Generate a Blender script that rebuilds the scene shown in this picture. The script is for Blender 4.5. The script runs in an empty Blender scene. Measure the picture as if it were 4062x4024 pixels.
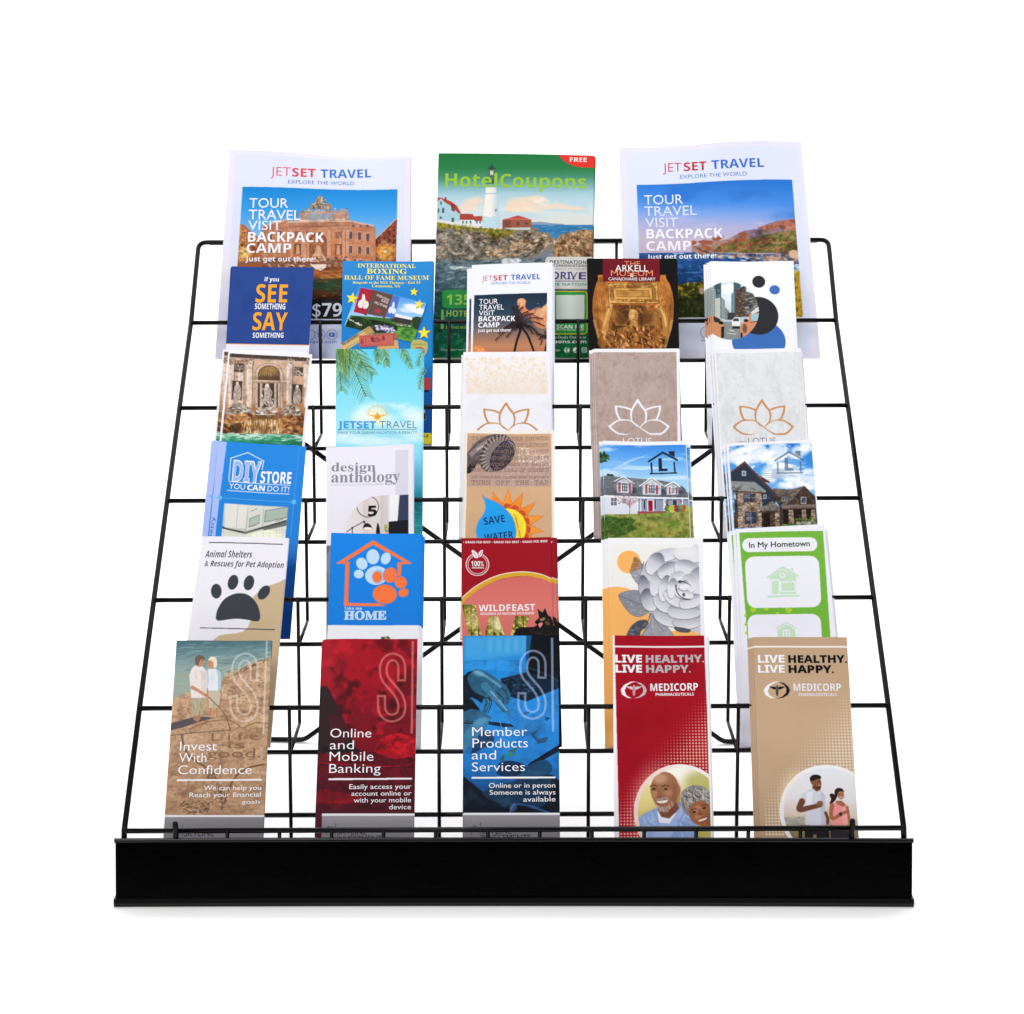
"""Wire countertop leaflet rack filled with printed leaflets, on a white studio sweep."""
import bpy, math, random
import numpy as np
from mathutils import Vector, Quaternion

# ------------------------------------------------------------------ camera, world, lights, exposure
sc = bpy.context.scene
COL = sc.collection
cam_data = bpy.data.cameras.new('camera')
cam_data.sensor_width = 36.0
cam_data.lens = 70.901
cam_data.clip_start = 0.05
cam_data.clip_end = 100.0
cam = bpy.data.objects.new('camera', cam_data)
COL.objects.link(cam)
cam.location = (-0.0018, -1.8061, 0.7895)
cam.rotation_euler = (math.radians(90) - 0.21674, 0, 0)
sc.camera = cam

world = bpy.data.worlds.new('World')
sc.world = world
world.use_nodes = True
bg = world.node_tree.nodes['Background']
bg.inputs['Color'].default_value = (1.0, 1.0, 1.0, 1)
bg.inputs['Strength'].default_value = 0.22

def area(name, loc, aim, sx, sy, power, col=(1, 1, 1)):
    l = bpy.data.lights.new(name, 'AREA')
    l.shape = 'RECTANGLE'; l.size = sx; l.size_y = sy; l.energy = power; l.color = col
    o = bpy.data.objects.new(name, l)
    COL.objects.link(o)
    o.location = loc
    o.rotation_euler = (Vector(aim) - Vector(loc)).to_track_quat('-Z', 'Y').to_euler()
    return o
area('key_softbox', (-1.05, -1.35, 2.15), (0.0, 0.25, 0.2), 1.5, 1.5, 27, (1, 0.985, 0.97))
area('fill_softbox', (1.5, -1.5, 1.55), (0.0, 0.25, 0.2), 1.2, 1.4, 12.5, (0.99, 0.99, 1))
area('top_softbox', (0.0, 1.1, 2.4), (0.0, 0.7, 0.0), 5.2, 2.4, 82)
area('backdrop_lamp', (0.0, 1.5, 2.3), (0.0, 2.6, 0.75), 5.2, 0.6, 58)

sc.view_settings.view_transform = 'Standard'
sc.view_settings.look = 'None'
sc.view_settings.exposure = 0.0
sc.view_settings.gamma = 1.0
sc.view_settings.use_curve_mapping = False

# ------------------------------------------------------------------ helpers
def srgb(h):
    v = np.array([int(h[i:i + 2], 16) for i in (0, 2, 4)]) / 255.0
    return v
def lin(v):
    v = np.clip(np.asarray(v, dtype=np.float64), 0, 1)
    return np.where(v <= 0.04045, v / 12.92, ((v + 0.055) / 1.055) ** 2.4)

def node_mat(name):
    m = bpy.data.materials.new(name)
    m.use_nodes = True
    nt = m.node_tree
    return m, nt, nt.nodes['Principled BSDF']

def paper_material(name, rough, spec):
    m, nt, b = node_mat(name)
    at = nt.nodes.new('ShaderNodeAttribute'); at.attribute_name = 'print_colour'
    no = nt.nodes.new('ShaderNodeTexNoise'); no.inputs['Scale'].default_value = 900; no.inputs['Detail'].default_value = 2
    tc = nt.nodes.new('ShaderNodeTexCoord')
    nt.links.new(tc.outputs['Object'], no.inputs['Vector'])
    mr = nt.nodes.new('ShaderNodeMapRange')
    mr.inputs['To Min'].default_value = 0.95; mr.inputs['To Max'].default_value = 1.05
    nt.links.new(no.outputs['Fac'], mr.inputs['Value'])
    mx = nt.nodes.new('ShaderNodeVectorMath'); mx.operation = 'SCALE'
    nt.links.new(at.outputs['Color'], mx.inputs[0])
    nt.links.new(mr.outputs['Result'], mx.inputs['Scale'])
    nt.links.new(mx.outputs['Vector'], b.inputs['Base Color'])
    b.inputs['Roughness'].default_value = rough
    b.inputs['Specular IOR Level'].default_value = spec
    return m
PAPER = paper_material('coated_paper', 0.42, 0.09)
NEWSPRINT = paper_material('matt_paper', 0.7, 0.06)

def black_material(name, rough, spec, base, wavy=0.0):
    m, nt, b = node_mat(name)
    no = nt.nodes.new('ShaderNodeTexNoise'); no.inputs['Scale'].default_value = 160; no.inputs['Detail'].default_value = 3
    tc = nt.nodes.new('ShaderNodeTexCoord')
    nt.links.new(tc.outputs['Object'], no.inputs['Vector'])
    mr = nt.nodes.new('ShaderNodeMapRange')
    mr.inputs['To Min'].default_value = rough - 0.05; mr.inputs['To Max'].default_value = rough + 0.06
    nt.links.new(no.outputs['Fac'], mr.inputs['Value'])
    nt.links.new(mr.outputs['Result'], b.inputs['Roughness'])
    bp = nt.nodes.new('ShaderNodeBump'); bp.inputs['Strength'].default_value = 0.04; bp.inputs['Distance'].default_value = 0.001
    nt.links.new(no.outputs['Fac'], bp.inputs['Height'])
    if wavy:                                # sheet metal is never quite flat: the reflection's edge wanders
        nw = nt.nodes.new('ShaderNodeTexNoise'); nw.inputs['Scale'].default_value = 7; nw.inputs['Detail'].default_value = 1
        nt.links.new(tc.outputs['Object'], nw.inputs['Vector'])
        b2 = nt.nodes.new('ShaderNodeBump'); b2.inputs['Strength'].default_value = 1.0; b2.inputs['Distance'].default_value = wavy
        nt.links.new(nw.outputs['Fac'], b2.inputs['Height'])
        nt.links.new(b2.outputs['Normal'], bp.inputs['Normal'])
    nt.links.new(bp.outputs['Normal'], b.inputs['Normal'])
    b.inputs['Base Color'].default_value = (base, base, base, 1)
    b.inputs['Specular IOR Level'].default_value = spec
    return m
WIRE = black_material('black_powder_coat', 0.2, 0.16, 0.002)
TRAY = black_material('black_gloss_trim', 0.2, 0.3, 0.002)
PANEL = black_material('black_gloss_sheet', 0.09, 0.03, 0.0005, 0.0009)

def mesh_object(name, verts, faces, mat, parent=None, smooth=False):
    me = bpy.data.meshes.new(name)
    me.from_pydata([tuple(v) for v in verts], [], faces)
    me.materials.append(mat)
    if smooth:
        me.polygons.foreach_set('use_smooth', [True] * len(me.polygons))
    me.update()
    o = bpy.data.objects.new(name, me)
    COL.objects.link(o)
    if parent is not None:
        o.parent = parent
    return o

def fillet(pts, r, n=6):
    """round the inner corners of a polyline with radius r"""
    out = [Vector(pts[0])]
    for i in range(1, len(pts) - 1):
        a, b, c = (Vector(pts[i - 1]), Vector(pts[i]), Vector(pts[i + 1]))
        u, v = (a - b).normalized(), (c - b).normalized()
        ang = u.angle(v)
        t = min(r / math.tan(ang / 2), 0.45 * (a - b).length, 0.45 * (c - b).length)
        p, q = b + u * t, b + v * t
        for k in range(n + 1):
            s = k / n
            out.append(p * (1 - s) ** 2 + b * (2 * s * (1 - s)) + q * s * s)
    out.append(Vector(pts[-1]))
    return out

def tube(name, pts, r, parent, n=12, bend=None, round_end=False):
    """a wire of radius r swept along a polyline, closed at both ends"""
    pts = [Vector(p) for p in pts]
    if bend:
        pts = fillet(pts, bend)
    rad = [r] * len(pts)
    if round_end:
        d = (pts[-1] - pts[-2]).normalized(); e = pts[-1].copy()
        pts[-1] = e - d * r
        for a in (30, 60, 85):
            pts.append(e - d * r + d * r * math.sin(math.radians(a))); rad.append(r * math.cos(math.radians(a)))
    verts, faces = [], []
    up = Vector((1, 0, 0)) if abs((pts[1] - pts[0]).normalized().x) < 0.8 else Vector((0, 0, 1))
    for i, p in enumerate(pts):
        t = (pts[min(i + 1, len(pts) - 1)] - pts[max(i - 1, 0)]).normalized()
        up = (up - t * up.dot(t)).normalized()
        w = t.cross(up)
        for k in range(n):
            a = 2 * math.pi * k / n
            verts.append(p + (up * math.cos(a) + w * math.sin(a)) * rad[i])
    m = len(pts)
    for i in range(m - 1):
        for k in range(n):
            k2 = (k + 1) % n
            faces.append((i * n + k, i * n + k2, (i + 1) * n + k2, (i + 1) * n + k))
    faces.append(tuple(range(n - 1, -1, -1)))
    faces.append(tuple((m - 1) * n + k for k in range(n)))
    o = mesh_object(name, verts, faces, WIRE, parent, True)
    me = o.data
    me.polygons[len(faces) - 1].use_smooth = False
    me.polygons[len(faces) - 2].use_smooth = False
    return o

def extrude_profile(name, prof, x0, x1, mat, parent, bow=0.0, nx=24):
    """closed (y, z) profile swept along x; bow pushes the middle back"""
    verts, faces = [], []
    n = len(prof)
    for i in range(nx + 1):
        t = i / nx
        b = bow * (1 - (2 * t - 1) ** 2)
        for (y, z) in prof:
            verts.append((x0 + (x1 - x0) * t, y + b, z))
    for i in range(nx):
        for k in range(n):
            k2 = (k + 1) % n
            faces.append((i * n + k, (i + 1) * n + k, (i + 1) * n + k2, i * n + k2))
    faces.append(tuple(range(n)))
    faces.append(tuple(nx * n + k for k in range(n - 1, -1, -1)))
    return mesh_object(name, verts, faces, mat, parent)

# ------------------------------------------------------------------ the setting: white paper sweep
def build_backdrop():
    prof = [(-6.0, 0.0), (1.5, 0.0)]
    R = 0.8
    for k in range(1, 17):
        a = math.pi / 2 * k / 16
        prof.append((1.5 + R * math.sin(a), R - R * math.cos(a)))
    prof.append((1.5 + R, 4.0))
    verts, faces = [], []
    for (y, z) in prof:
        verts += [(-4.5, y, z), (4.5, y, z)]
    for i in range(len(prof) - 1):
        faces.append((2 * i, 2 * i + 1, 2 * i + 3, 2 * i + 2))
    m, nt, b = node_mat('white_sweep_paper')
    no = nt.nodes.new('ShaderNodeTexNoise'); no.inputs['Scale'].default_value = 40
    mr = nt.nodes.new('ShaderNodeMapRange')
    mr.inputs['To Min'].default_value = 0.90; mr.inputs['To Max'].default_value = 0.93
    nt.links.new(no.outputs['Fac'], mr.inputs['Value'])
    cb = nt.nodes.new('ShaderNodeCombineColor')
    for i in range(3):
        nt.links.new(mr.outputs['Result'], cb.inputs[i])
    nt.links.new(cb.outputs['Color'], b.inputs['Base Color'])
    b.inputs['Roughness'].default_value = 0.6
    b.inputs['Specular IOR Level'].default_value = 0.2
    o = mesh_object('backdrop', verts, faces, m, None, True)
    o['kind'] = 'structure'
build_backdrop()

# ------------------------------------------------------------------ the wire rack
LIPS = [(0.02, 0.0701), (0.1215, 0.1603), (0.223, 0.2449), (0.3245, 0.3287), (0.426, 0.4131), (0.5274, 0.4962)]          # (y, z) of each pocket's front rail, bottom tier first
FLOORS = [(0.0158, 0.0242), (0.1173, 0.1138), (0.2188, 0.1968), (0.3203, 0.2824), (0.4218, 0.3664), (0.5232, 0.4498)]      # (y, z) of each pocket's floor rail
TOP = (0.6087, 0.5822)            # (y, z) of the top rail
HALF = 0.375          # half width of the side frame
SKEW = 0.0042          # the rack stands a touch crooked
def sk(x, y, z):
    return (x, y, z + SKEW * x)

rack = bpy.data.objects.new('leaflet_rack', None)
COL.objects.link(rack)
rack['label'] = 'black wire countertop rack with six stepped tiers holding all the leaflets'
rack['category'] = 'leaflet rack'

def build_rack():
    TW = 0.766 / 2
    ty, tz = (0.0135, 0.0611)
    tray = extrude_profile('front_panel', [(ty * 0.22, 0.008), (ty * 0.95, tz - 0.0015), (ty * 0.95 + 0.0022, tz - 0.0015), (ty * 0.22 + 0.0022, 0.008)], -TW + 0.001, TW - 0.001, PANEL, rack, 0.0022)
    def bead(z, r):
        return [(ty + 0.0005 + r * math.cos(a), z + r * math.sin(a)) for a in [2 * math.pi * k / 14 for k in range(14)]]
    extrude_profile('rolled_edge', bead(tz, 0.0024), -TW, TW, TRAY, tray, 0.0022)
    extrude_profile('rolled_edge', [(-0.002, 0.0), (-0.0035, 0.004), (-0.002, 0.0082), (0.0075, 0.0082), (0.03, 0.003), (0.03, 0.0)], -TW, TW, TRAY, tray, 0.0022)
    # side frame: one bent rod up the left, across the top, down the right
    y0, z0 = LIPS[0]
    sl = ((LIPS[1][0] - y0), (LIPS[1][1] - z0))
    yb, zb = y0 - 0.001, z0 - 0.0115
    path = [sk(-HALF, yb, zb)]
    for (y, z) in LIPS:
        path.append(sk(-HALF, y + 0.003, z))
    path += [sk(-HALF, TOP[0], TOP[1]), sk(HALF, TOP[0], TOP[1])]
    for (y, z) in reversed(LIPS):
        path.append(sk(HALF, y + 0.003, z))
    path.append(sk(HALF, yb, zb))
    tube('side_frame', path, 0.0029, rack, bend=0.010)
    tube('top_rail', [sk(-HALF + 0.012, TOP[0] + 0.006, TOP[1] - 0.002), sk(HALF - 0.012, TOP[0] + 0.006, TOP[1] - 0.002)], 0.0023, rack)
    for (y, z) in LIPS:
        tube('pocket_rail', [sk(-HALF + 0.001, y, z), sk(HALF - 0.001, y, z)], 0.0026, rack)
    for k, (y, z) in enumerate(FLOORS):
        if k == 0:
            continue
        tube('floor_rail', [sk(-0.318, y + 0.0035, z), sk(0.318, y + 0.0035, z)], 0.0025, rack)
    y, z = (0.1175, 0.048)
    tube('floor_rail', [sk(-0.318, y, z), sk(0.318, y, z)], 0.0025, rack)
    # L-shaped pocket wires: from a pocket's front rail down to the next floor, then forward
    for k in range(1, 6):
        ly, lz = LIPS[k]
        fy, fz = FLOORS[k]
        ny, nz = FLOORS[k - 1]
        d = ((fy - ly) / (fz - lz))
        by = ly + (nz - lz) * d
        for x in (-0.2245, -0.075, 0.075, 0.2245):
            tube('pocket_wire', [sk(x, ly - 0.0012, lz + 0.003), sk(x, by - 0.0012, nz), sk(x, ny, nz)], 0.0019, rack, bend=0.003)
    ny, nz = FLOORS[5]
    for x in (-0.1228, 0.1228):
        tube('pocket_wire', [sk(x, TOP[0], TOP[1] + 0.001), sk(x, TOP[0] - 0.012, nz), sk(x, ny, nz)], 0.0019, rack, bend=0.003)
    # short wires of the front basket
    for n in range(-6, 6):
        x = (n + 0.5) * 0.05005
        tube('basket_wire', [sk(x, LIPS[0][0] - 0.001, LIPS[0][1] + 0.001), sk(x, LIPS[0][0] - 0.006, 0.012)], 0.0019, rack)
    for x in (-0.3245, 0.3245):
        tube('end_post', [sk(x, 0.0168, 0.05), sk(x, 0.0158, LIPS[0][1] + 0.0115)], 0.0028, rack, round_end=True)
    # easel legs crossing behind the rack, each ending in a foot on the table
    for s in (-1, 1):
        pts = [(s * 0.262, (0.456, 0.3831)[0], (0.456, 0.3831)[1]), (-s * 0.2485, 0.4736, 0.0035), (-s * 0.325, 0.4736 + 0.004, 0.0032)]
        pts = [(p[0], p[1] + (0.0035 if s > 0 else -0.0035), p[2]) for p in pts]
        tube('easel_leg', pts, 0.003, rack, bend=0.02)
build_rack()

# ------------------------------------------------------------------ printing: a small painter in millimetres
def catmull(pts, closed, n=6):
    P = np.asarray(pts, float); m = len(P)
    out = []
    rng = range(m if closed else m - 1)
    for i in rng:
        if closed:
            a, b, c, d = P[(i - 1) % m], P[i], P[(i + 1) % m], P[(i + 2) % m]
        else:
            a, b, c, d = P[max(i - 1, 0)], P[i], P[i + 1], P[min(i + 2, m - 1)]
        for k in range(n):
            t = k / n
            out.append(0.5 * ((2 * b) + (c - a) * t + (2 * a - 5 * b + 4 * c - d) * t * t + (3 * b - a - 3 * c + d) * t ** 3))
    if not closed:
        out.append(P[-1])
    return np.array(out)

def pairs(f):
    """point lists are written in tenths of a millimetre"""
    return np.asarray(f, float).reshape(-1, 2) / 10.0

class Canvas:
    def __init__(self, w, h, step, base):
        self.s = step / 2.0
        self.nx = int(round(w / step)); self.ny = int(round(h / step))
        self.W, self.H = 2 * self.nx + 1, 2 * self.ny + 1
        self.w, self.h = w, h
        self.sx, self.sy = w / (self.W - 1), h / (self.H - 1)
        self.img = np.empty((self.H, self.W, 3)); self.img[:] = srgb(base)
        self.clip = None
    def box(self, x0, y0, x1, y1):
        i0 = max(int(math.floor(x0 / self.sx)), 0); i1 = min(int(math.ceil(x1 / self.sx)) + 1, self.W)
        j0 = max(int(math.floor(y0 / self.sy)), 0); j1 = min(int(math.ceil(y1 / self.sy)) + 1, self.H)
        if i1 <= i0 or j1 <= j0:
            return None
        return i0, i1, j0, j1
    def grid(self, b):
        return np.meshgrid(np.arange(b[0], b[1]) * self.sx, np.arange(b[2], b[3]) * self.sy)
    def inside(self, P):
        b = self.box(P[:, 0].min(), P[:, 1].min(), P[:, 0].max(), P[:, 1].max())
        if b is None:
            return None, None
        X, Y = self.grid(b)
        m = np.zeros(X.shape, bool)
        n = len(P)
        for i in range(n):
            x0, y0 = P[i]; x1, y1 = P[(i + 1) % n]
            if y0 == y1:
                continue
            lo, hi = (y0, y1) if y0 < y1 else (y1, y0)
            ja = int(np.searchsorted(Y[:, 0], lo, 'right')); jb = int(np.searchsorted(Y[:, 0], hi, 'right'))
            if jb > ja:
                ys = Y[ja:jb, 0]
                xi = x0 + (ys - y0) * (x1 - x0) / (y1 - y0)
                m[ja:jb] ^= X[ja:jb] < xi[:, None]
        return b, m.astype(float)
    def put(self, b, m, col, a=1.0):
        if b is None:
            return
        if self.clip is not None:
            m = m * self.clip[b[2]:b[3], b[0]:b[1]]
        m = (m * a)[..., None]
        r = self.img[b[2]:b[3], b[0]:b[1]]
        r[:] = r * (1 - m) + col * m
    def soft(self, m):
        p = np.pad(m, 1, mode='edge')
        p = (p[:-2] + 2 * p[1:-1] + p[2:]) / 4
        return (p[:, :-2] + 2 * p[:, 1:-1] + p[:, 2:]) / 4
    # ---- operations
    def p(self, f, col, a=1.0, s=0):
        P = pairs(f)
        if s:
            P = catmull(P, True)
        b, m = self.inside(P)
        self.put(b, m, srgb(col), a) if b else None
    def g(self, f, axis, stops, a=1.0, s=0):
        """polygon filled by a gradient along axis (x0, y0, x1, y1)"""
        P = pairs(f)
        if s:
            P = catmull(P, True)
        b, m = self.inside(P)
        if b is None:
            return
        X, Y = self.grid(b)
        x0, y0, x1, y1 = [q / 10.0 for q in axis]
        L = (x1 - x0) ** 2 + (y1 - y0) ** 2
        t = np.clip(((X - x0) * (x1 - x0) + (Y - y0) * (y1 - y0)) / L, 0, 1)
        ts = [q[0] for q in stops]; cs = np.array([srgb(q[1]) for q in stops])
        col = np.stack([np.interp(t, ts, cs[:, c]) for c in range(3)], -1)
        self.put(b, m, col, a)
    def fbm(self, b, sx, sy, seed, oct=4):
        rs = np.random.RandomState(seed)
        X, Y = self.grid(b)
        out = np.zeros(X.shape); amp = 1.0; tot = 0
        for o in range(oct):
            U, V = X / sx * 2 ** o, Y / sy * 2 ** o
            U = U - U.min(); V = V - V.min()
            L = rs.rand(int(V.max()) + 3, int(U.max()) + 3)
            iu, iv = U.astype(int), V.astype(int)
            fu, fv = U - iu, V - iv
            fu = fu * fu * (3 - 2 * fu); fv = fv * fv * (3 - 2 * fv)
            out += amp * ((L[iv, iu] * (1 - fu) + L[iv, iu + 1] * fu) * (1 - fv) + (L[iv + 1, iu] * (1 - fu) + L[iv + 1, iu + 1] * fu) * fv)
            tot += amp; amp *= 0.55
        return out / tot
    def n(self, f, col, sx, sy, lo, hi, a=1.0, seed=1, s=0, oct=4, ft=0):
        """fractal patches of a colour inside a polygon"""
        P = pairs(f)
        if s:
            P = catmull(P, True)
        b, m = self.inside(P)
        if b is None:
            return
        v = self.fbm(b, sx, sy, seed, oct)
        if ft:
            k = max(1, int(ft / self.sx))
            for ax in (0, 1):
                pad = [(0, 0), (0, 0)]; pad[ax] = (k + 1, k); n = m.shape[ax]
                c = np.cumsum(np.pad(m, pad), axis=ax)
                m = (np.take(c, range(2 * k, 2 * k + n), axis=ax) - np.take(c, range(n), axis=ax)) / (2 * k)
            m = np.clip(m * 4 - 2.6, 0, 1)
        t = np.clip((v - lo) / (hi - lo), 0, 1)
        self.put(b, m * t * t * (3 - 2 * t), srgb(col), a)
    def e(self, x, y, rx, ry, col, a=1.0, rot=0.0, blur=0.0):
        R = max(rx, ry) * (1 + blur)
        b = self.box(x - R, y - R, x + R, y + R)
        if b is None:
            return
        X, Y = self.grid(b)
        c, s = math.cos(rot), math.sin(rot)
        U = ((X - x) * c + (Y - y) * s) / rx; V = (-(X - x) * s + (Y - y) * c) / ry
        d = np.sqrt(U * U + V * V)
        w = blur if blur > 0 else self.sx / min(rx, ry)
        m = np.clip((1 + w / 2 - d) / w, 0, 1)
        self.put(b, m * m * (3 - 2 * m), srgb(col), a)
    def dist(self, P, pad):
        b = self.box(P[:, 0].min() - pad, P[:, 1].min() - pad, P[:, 0].max() + pad, P[:, 1].max() + pad)
        if b is None:
            return None, None, None
        X, Y = self.grid(b)
        D = np.full(X.shape, 1e9); T = np.zeros(X.shape)
        n = len(P) - 1
        for i in range(n):
            d = P[i + 1] - P[i]; L = max(d @ d, 1e-9)
            t = np.clip(((X - P[i, 0]) * d[0] + (Y - P[i, 1]) * d[1]) / L, 0, 1)
            q = np.hypot(X - P[i, 0] - t * d[0], Y - P[i, 1] - t * d[1])
            k = q < D
            D[k] = q[k]; T[k] = (i + t[k]) / n
        return b, D, T
    def l(self, f, w, col, a=1.0, s=0, w1=None):
        P = pairs(f)
        if s:
            P = catmull(P, False)
        b, D, T = self.dist(P, max(w, w1 or 0))
        if b is None:
            return
        r = w / 2 if w1 is None else (w + (w1 - w) * T) / 2
        cov = np.minimum(1.0, 2 * np.maximum(r, 0.02) / self.sx)
        r = np.maximum(r, self.sx * 0.5)
        self.put(b, np.clip((r - D) / self.sx + 0.5, 0, 1) * cov, srgb(col), a)
    def o(self, f, w, t, col, a=1.0):
        """hollow outline of a thick flat-ended stroke"""
        P = catmull(pairs(f), False)
        d0 = (P[0] - P[1]); d0 /= np.hypot(*d0); d1 = (P[-1] - P[-2]); d1 /= np.hypot(*d1)
        b, D, T = self.dist(P, w)
        if b is None:
            return
        X, Y = self.grid(b)
        e0 = (X - P[0, 0]) * d0[0] + (Y - P[0, 1]) * d0[1]; e1 = (X - P[-1, 0]) * d1[0] + (Y - P[-1, 1]) * d1[1]
        cap = np.maximum(np.where(T < 0.06, e0, -9), np.where(T > 0.94, e1, -9))
        sd = np.maximum(D - w / 2, cap)
        m = np.clip(-sd / self.sx + 0.5, 0, 1) * np.clip((sd + t) / self.sx + 0.5, 0, 1)
        self.put(b, m, srgb(col), a)
    def d(self, f, n, r0, r1, asp, ang, spread, cols, a=1.0, seed=1, s=0):
        """n small brush dabs inside a polygon"""
        P = pairs(f)
        if s:
            P = catmull(P, True)
        rs = random.Random(seed)
        b, m = self.inside(P)
        if b is None:
            return
        J, I = np.nonzero(m > 0.5)
        if len(J) == 0:
            return
        for k in range(n):
            q = rs.randrange(len(J))
            r = rs.uniform(r0, r1)
            self.e((I[q] + b[0]) * self.sx, (J[q] + b[2]) * self.sy, r, max(r * asp, 0.12), cols[rs.randrange(len(cols))], a * rs.uniform(0.6, 1), ang + rs.uniform(-spread, spread))
    def fr(self, f, n, ln, w, col, droop, a=1.0, seed=1):
        """a palm frond: spine plus leaflets"""
        P = catmull(pairs(f), False, 8)
        rs = random.Random(seed)
        self.l(P.ravel() * 10, w * 1.4, col[0], a)
        m = len(P)
        for k in range(n):
            t = 0.08 + 0.92 * k / n
            i = min(int(t * (m - 1)), m - 2)
            p = P[i]; d = P[i + 1] - P[i]; d = d / max(np.hypot(*d), 1e-6)
            for sgn in (-1, 1):
                L = ln * (1 - 0.55 * t) * rs.uniform(0.75, 1.1)
                nrm = np.array([-d[1], d[0]]) * sgn
                e = p + d * L * 0.65 + nrm * L * 0.7 + np.array([0, droop * L])
                mid = (p + e) / 2 - np.array([0, droop * L * 0.25])
                self.l(np.array([*p, *mid, *e]) * 10, w, col[rs.randrange(len(col))], a, 0, w * 0.3)
    def ht(self, x0, y0, x1, y1, step, fx, fy, f0, rmax, col, circ):
        """halftone dots that grow away from a diagonal, outside a circle"""
        y = y0
        while y < y1:
            x = x0
            while x < x1:
                s = (x - x0) * fx + (y - y0) * fy - f0
                if s > 0 and ((x - circ[0]) / circ[2]) ** 2 + ((y - circ[1]) / circ[3]) ** 2 > 1:
                    self.e(x, y, rmax * min(1, 0.5 + s * 1.1), rmax * min(1, 0.5 + s * 1.1), col, min(1, s * 3.2))
                x += step
            y += step
    def cl(self, f=None, s=0):
        """limit what follows to a polygon"""
        if f is None:
            self.clip = None
            return
        P = pairs(f)
        if s:
            P = catmull(P, True)
        b, m = self.inside(P)
        self.clip = np.zeros((self.H, self.W))
        if b:
            self.clip[b[2]:b[3], b[0]:b[1]] = m
    def ce(self, x, y, rx, ry):
        a = np.linspace(0, 2 * math.pi, 72, endpoint=False)
        self.cl(np.stack([x + rx * np.cos(a), y + ry * np.sin(a)], -1).ravel() * 10)
    def bl(self, f, r):
        """blur a region (out-of-focus printing)"""
        b, m = self.inside(pairs(f))
        if b is None:
            return
        R = self.img[b[2]:b[3], b[0]:b[1]].copy()
        k = max(1, int(r / self.sx))
        for ax in (0, 1):
            for _ in range(2):
                pad = [(0, 0)] * 3; pad[ax] = (k, k)
                n = R.shape[ax]
                z = [(0, 0)] * 3; z[ax] = (1, 0)
                c = np.pad(np.cumsum(np.pad(R, pad, mode='edge'), axis=ax), z)
                R = (np.take(c, range(2 * k, 2 * k + n), axis=ax) - np.take(c, range(n), axis=ax)) / (2 * k)
        self.put(b, m, R)
    def colours(self):
        I = self.img
        p = np.pad(I, ((1, 1), (1, 1), (0, 0)), mode='edge')
        p = (p[:-2] + 2 * p[1:-1] + p[2:]) / 4
        p = (p[:, :-2] + 2 * p[:, 1:-1] + p[:, 2:]) / 4
        return lin(p[::2, ::2])

# ------------------------------------------------------------------ lettering
FONTS = {'b': (0x1D5D4, 0x1D5EE, 0x1D7EC), 's': (0x1D400, 0x1D41A, 0x1D7CE), 'i': (0x1D63C, 0x1D656, None),
         'm': (0x1D670, 0x1D68A, 0x1D7F6), 'h': (0x1D5D4, 0x1D5EE, 0x1D7EC)}
def styled(txt, font):
    if font not in FONTS:
        return txt
    up, lo, dg = FONTS[font]
    r = ''
    for ch in txt:
        if 'A' <= ch <= 'Z': r += chr(up + ord(ch) - 65)
        elif 'a' <= ch <= 'z': r += chr(lo + ord(ch) - 97)
        elif dg and '0' <= ch <= '9': r += chr(dg + int(ch))
        else: r += ch
    return r

def text_shape(txt, font, weight):
    cu = bpy.data.curves.new('lettering', 'FONT')
    cu.body = styled(txt, font); cu.size = 1.0; cu.offset = min(weight, 0.0); cu.resolution_u = 3
    ob = bpy.data.objects.new('lettering', cu)
    COL.objects.link(ob)
    dg = bpy.context.evaluated_depsgraph_get()
    me = bpy.data.meshes.new_from_object(ob.evaluated_get(dg))
    n = len(me.vertices)
    co = np.empty(n * 3); me.vertices.foreach_get('co', co); co = co.reshape(-1, 3)
    polys = [tuple(p.vertices) for p in me.polygons]
    bpy.data.objects.remove(ob); bpy.data.curves.remove(cu); bpy.data.meshes.remove(me)
    return co, polys

# ------------------------------------------------------------------ one leaflet
def bilinear(quad, u, v):
    """quad: TL, TR, BR, BL in the leaflet's own plane (metres); u right, v down, both 0..1"""
    TL, TR, BR, BL = [np.array(q) for q in quad]
    u = np.asarray(u)[..., None]; v = np.asarray(v)[..., None]
    return TL * (1 - u) * (1 - v) + TR * u * (1 - v) + BR * u * v + BL * (1 - u) * v

def curl(bend, u, v):
    z = np.zeros(np.broadcast(u, v).shape)
    for (amp, fu, pu, pv) in bend:
        z = z + amp * np.sin(math.pi * (fu * u + pu)) * (1 - v) ** pv
    return z

def colour_attr(me, cols):
    at = me.color_attributes.new('print_colour', 'FLOAT_COLOR', 'POINT')
    buf = np.ones((len(me.vertices), 4), np.float32)
    buf[:, :3] = cols
    at.data.foreach_set('color', buf.ravel())

def raw_mesh(name, verts, quads):
    me = bpy.data.meshes.new(name)
    me.vertices.add(len(verts)); me.vertices.foreach_set('co', np.asarray(verts, np.float32).ravel())
    nq = len(quads)
    me.loops.add(nq * 4); me.loops.foreach_set('vertex_index', np.asarray(quads, np.int32).ravel())
    me.polygons.add(nq)
    me.polygons.foreach_set('loop_start', np.arange(0, nq * 4, 4, dtype=np.int32))
    me.update(calc_edges=True)
    return me

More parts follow.
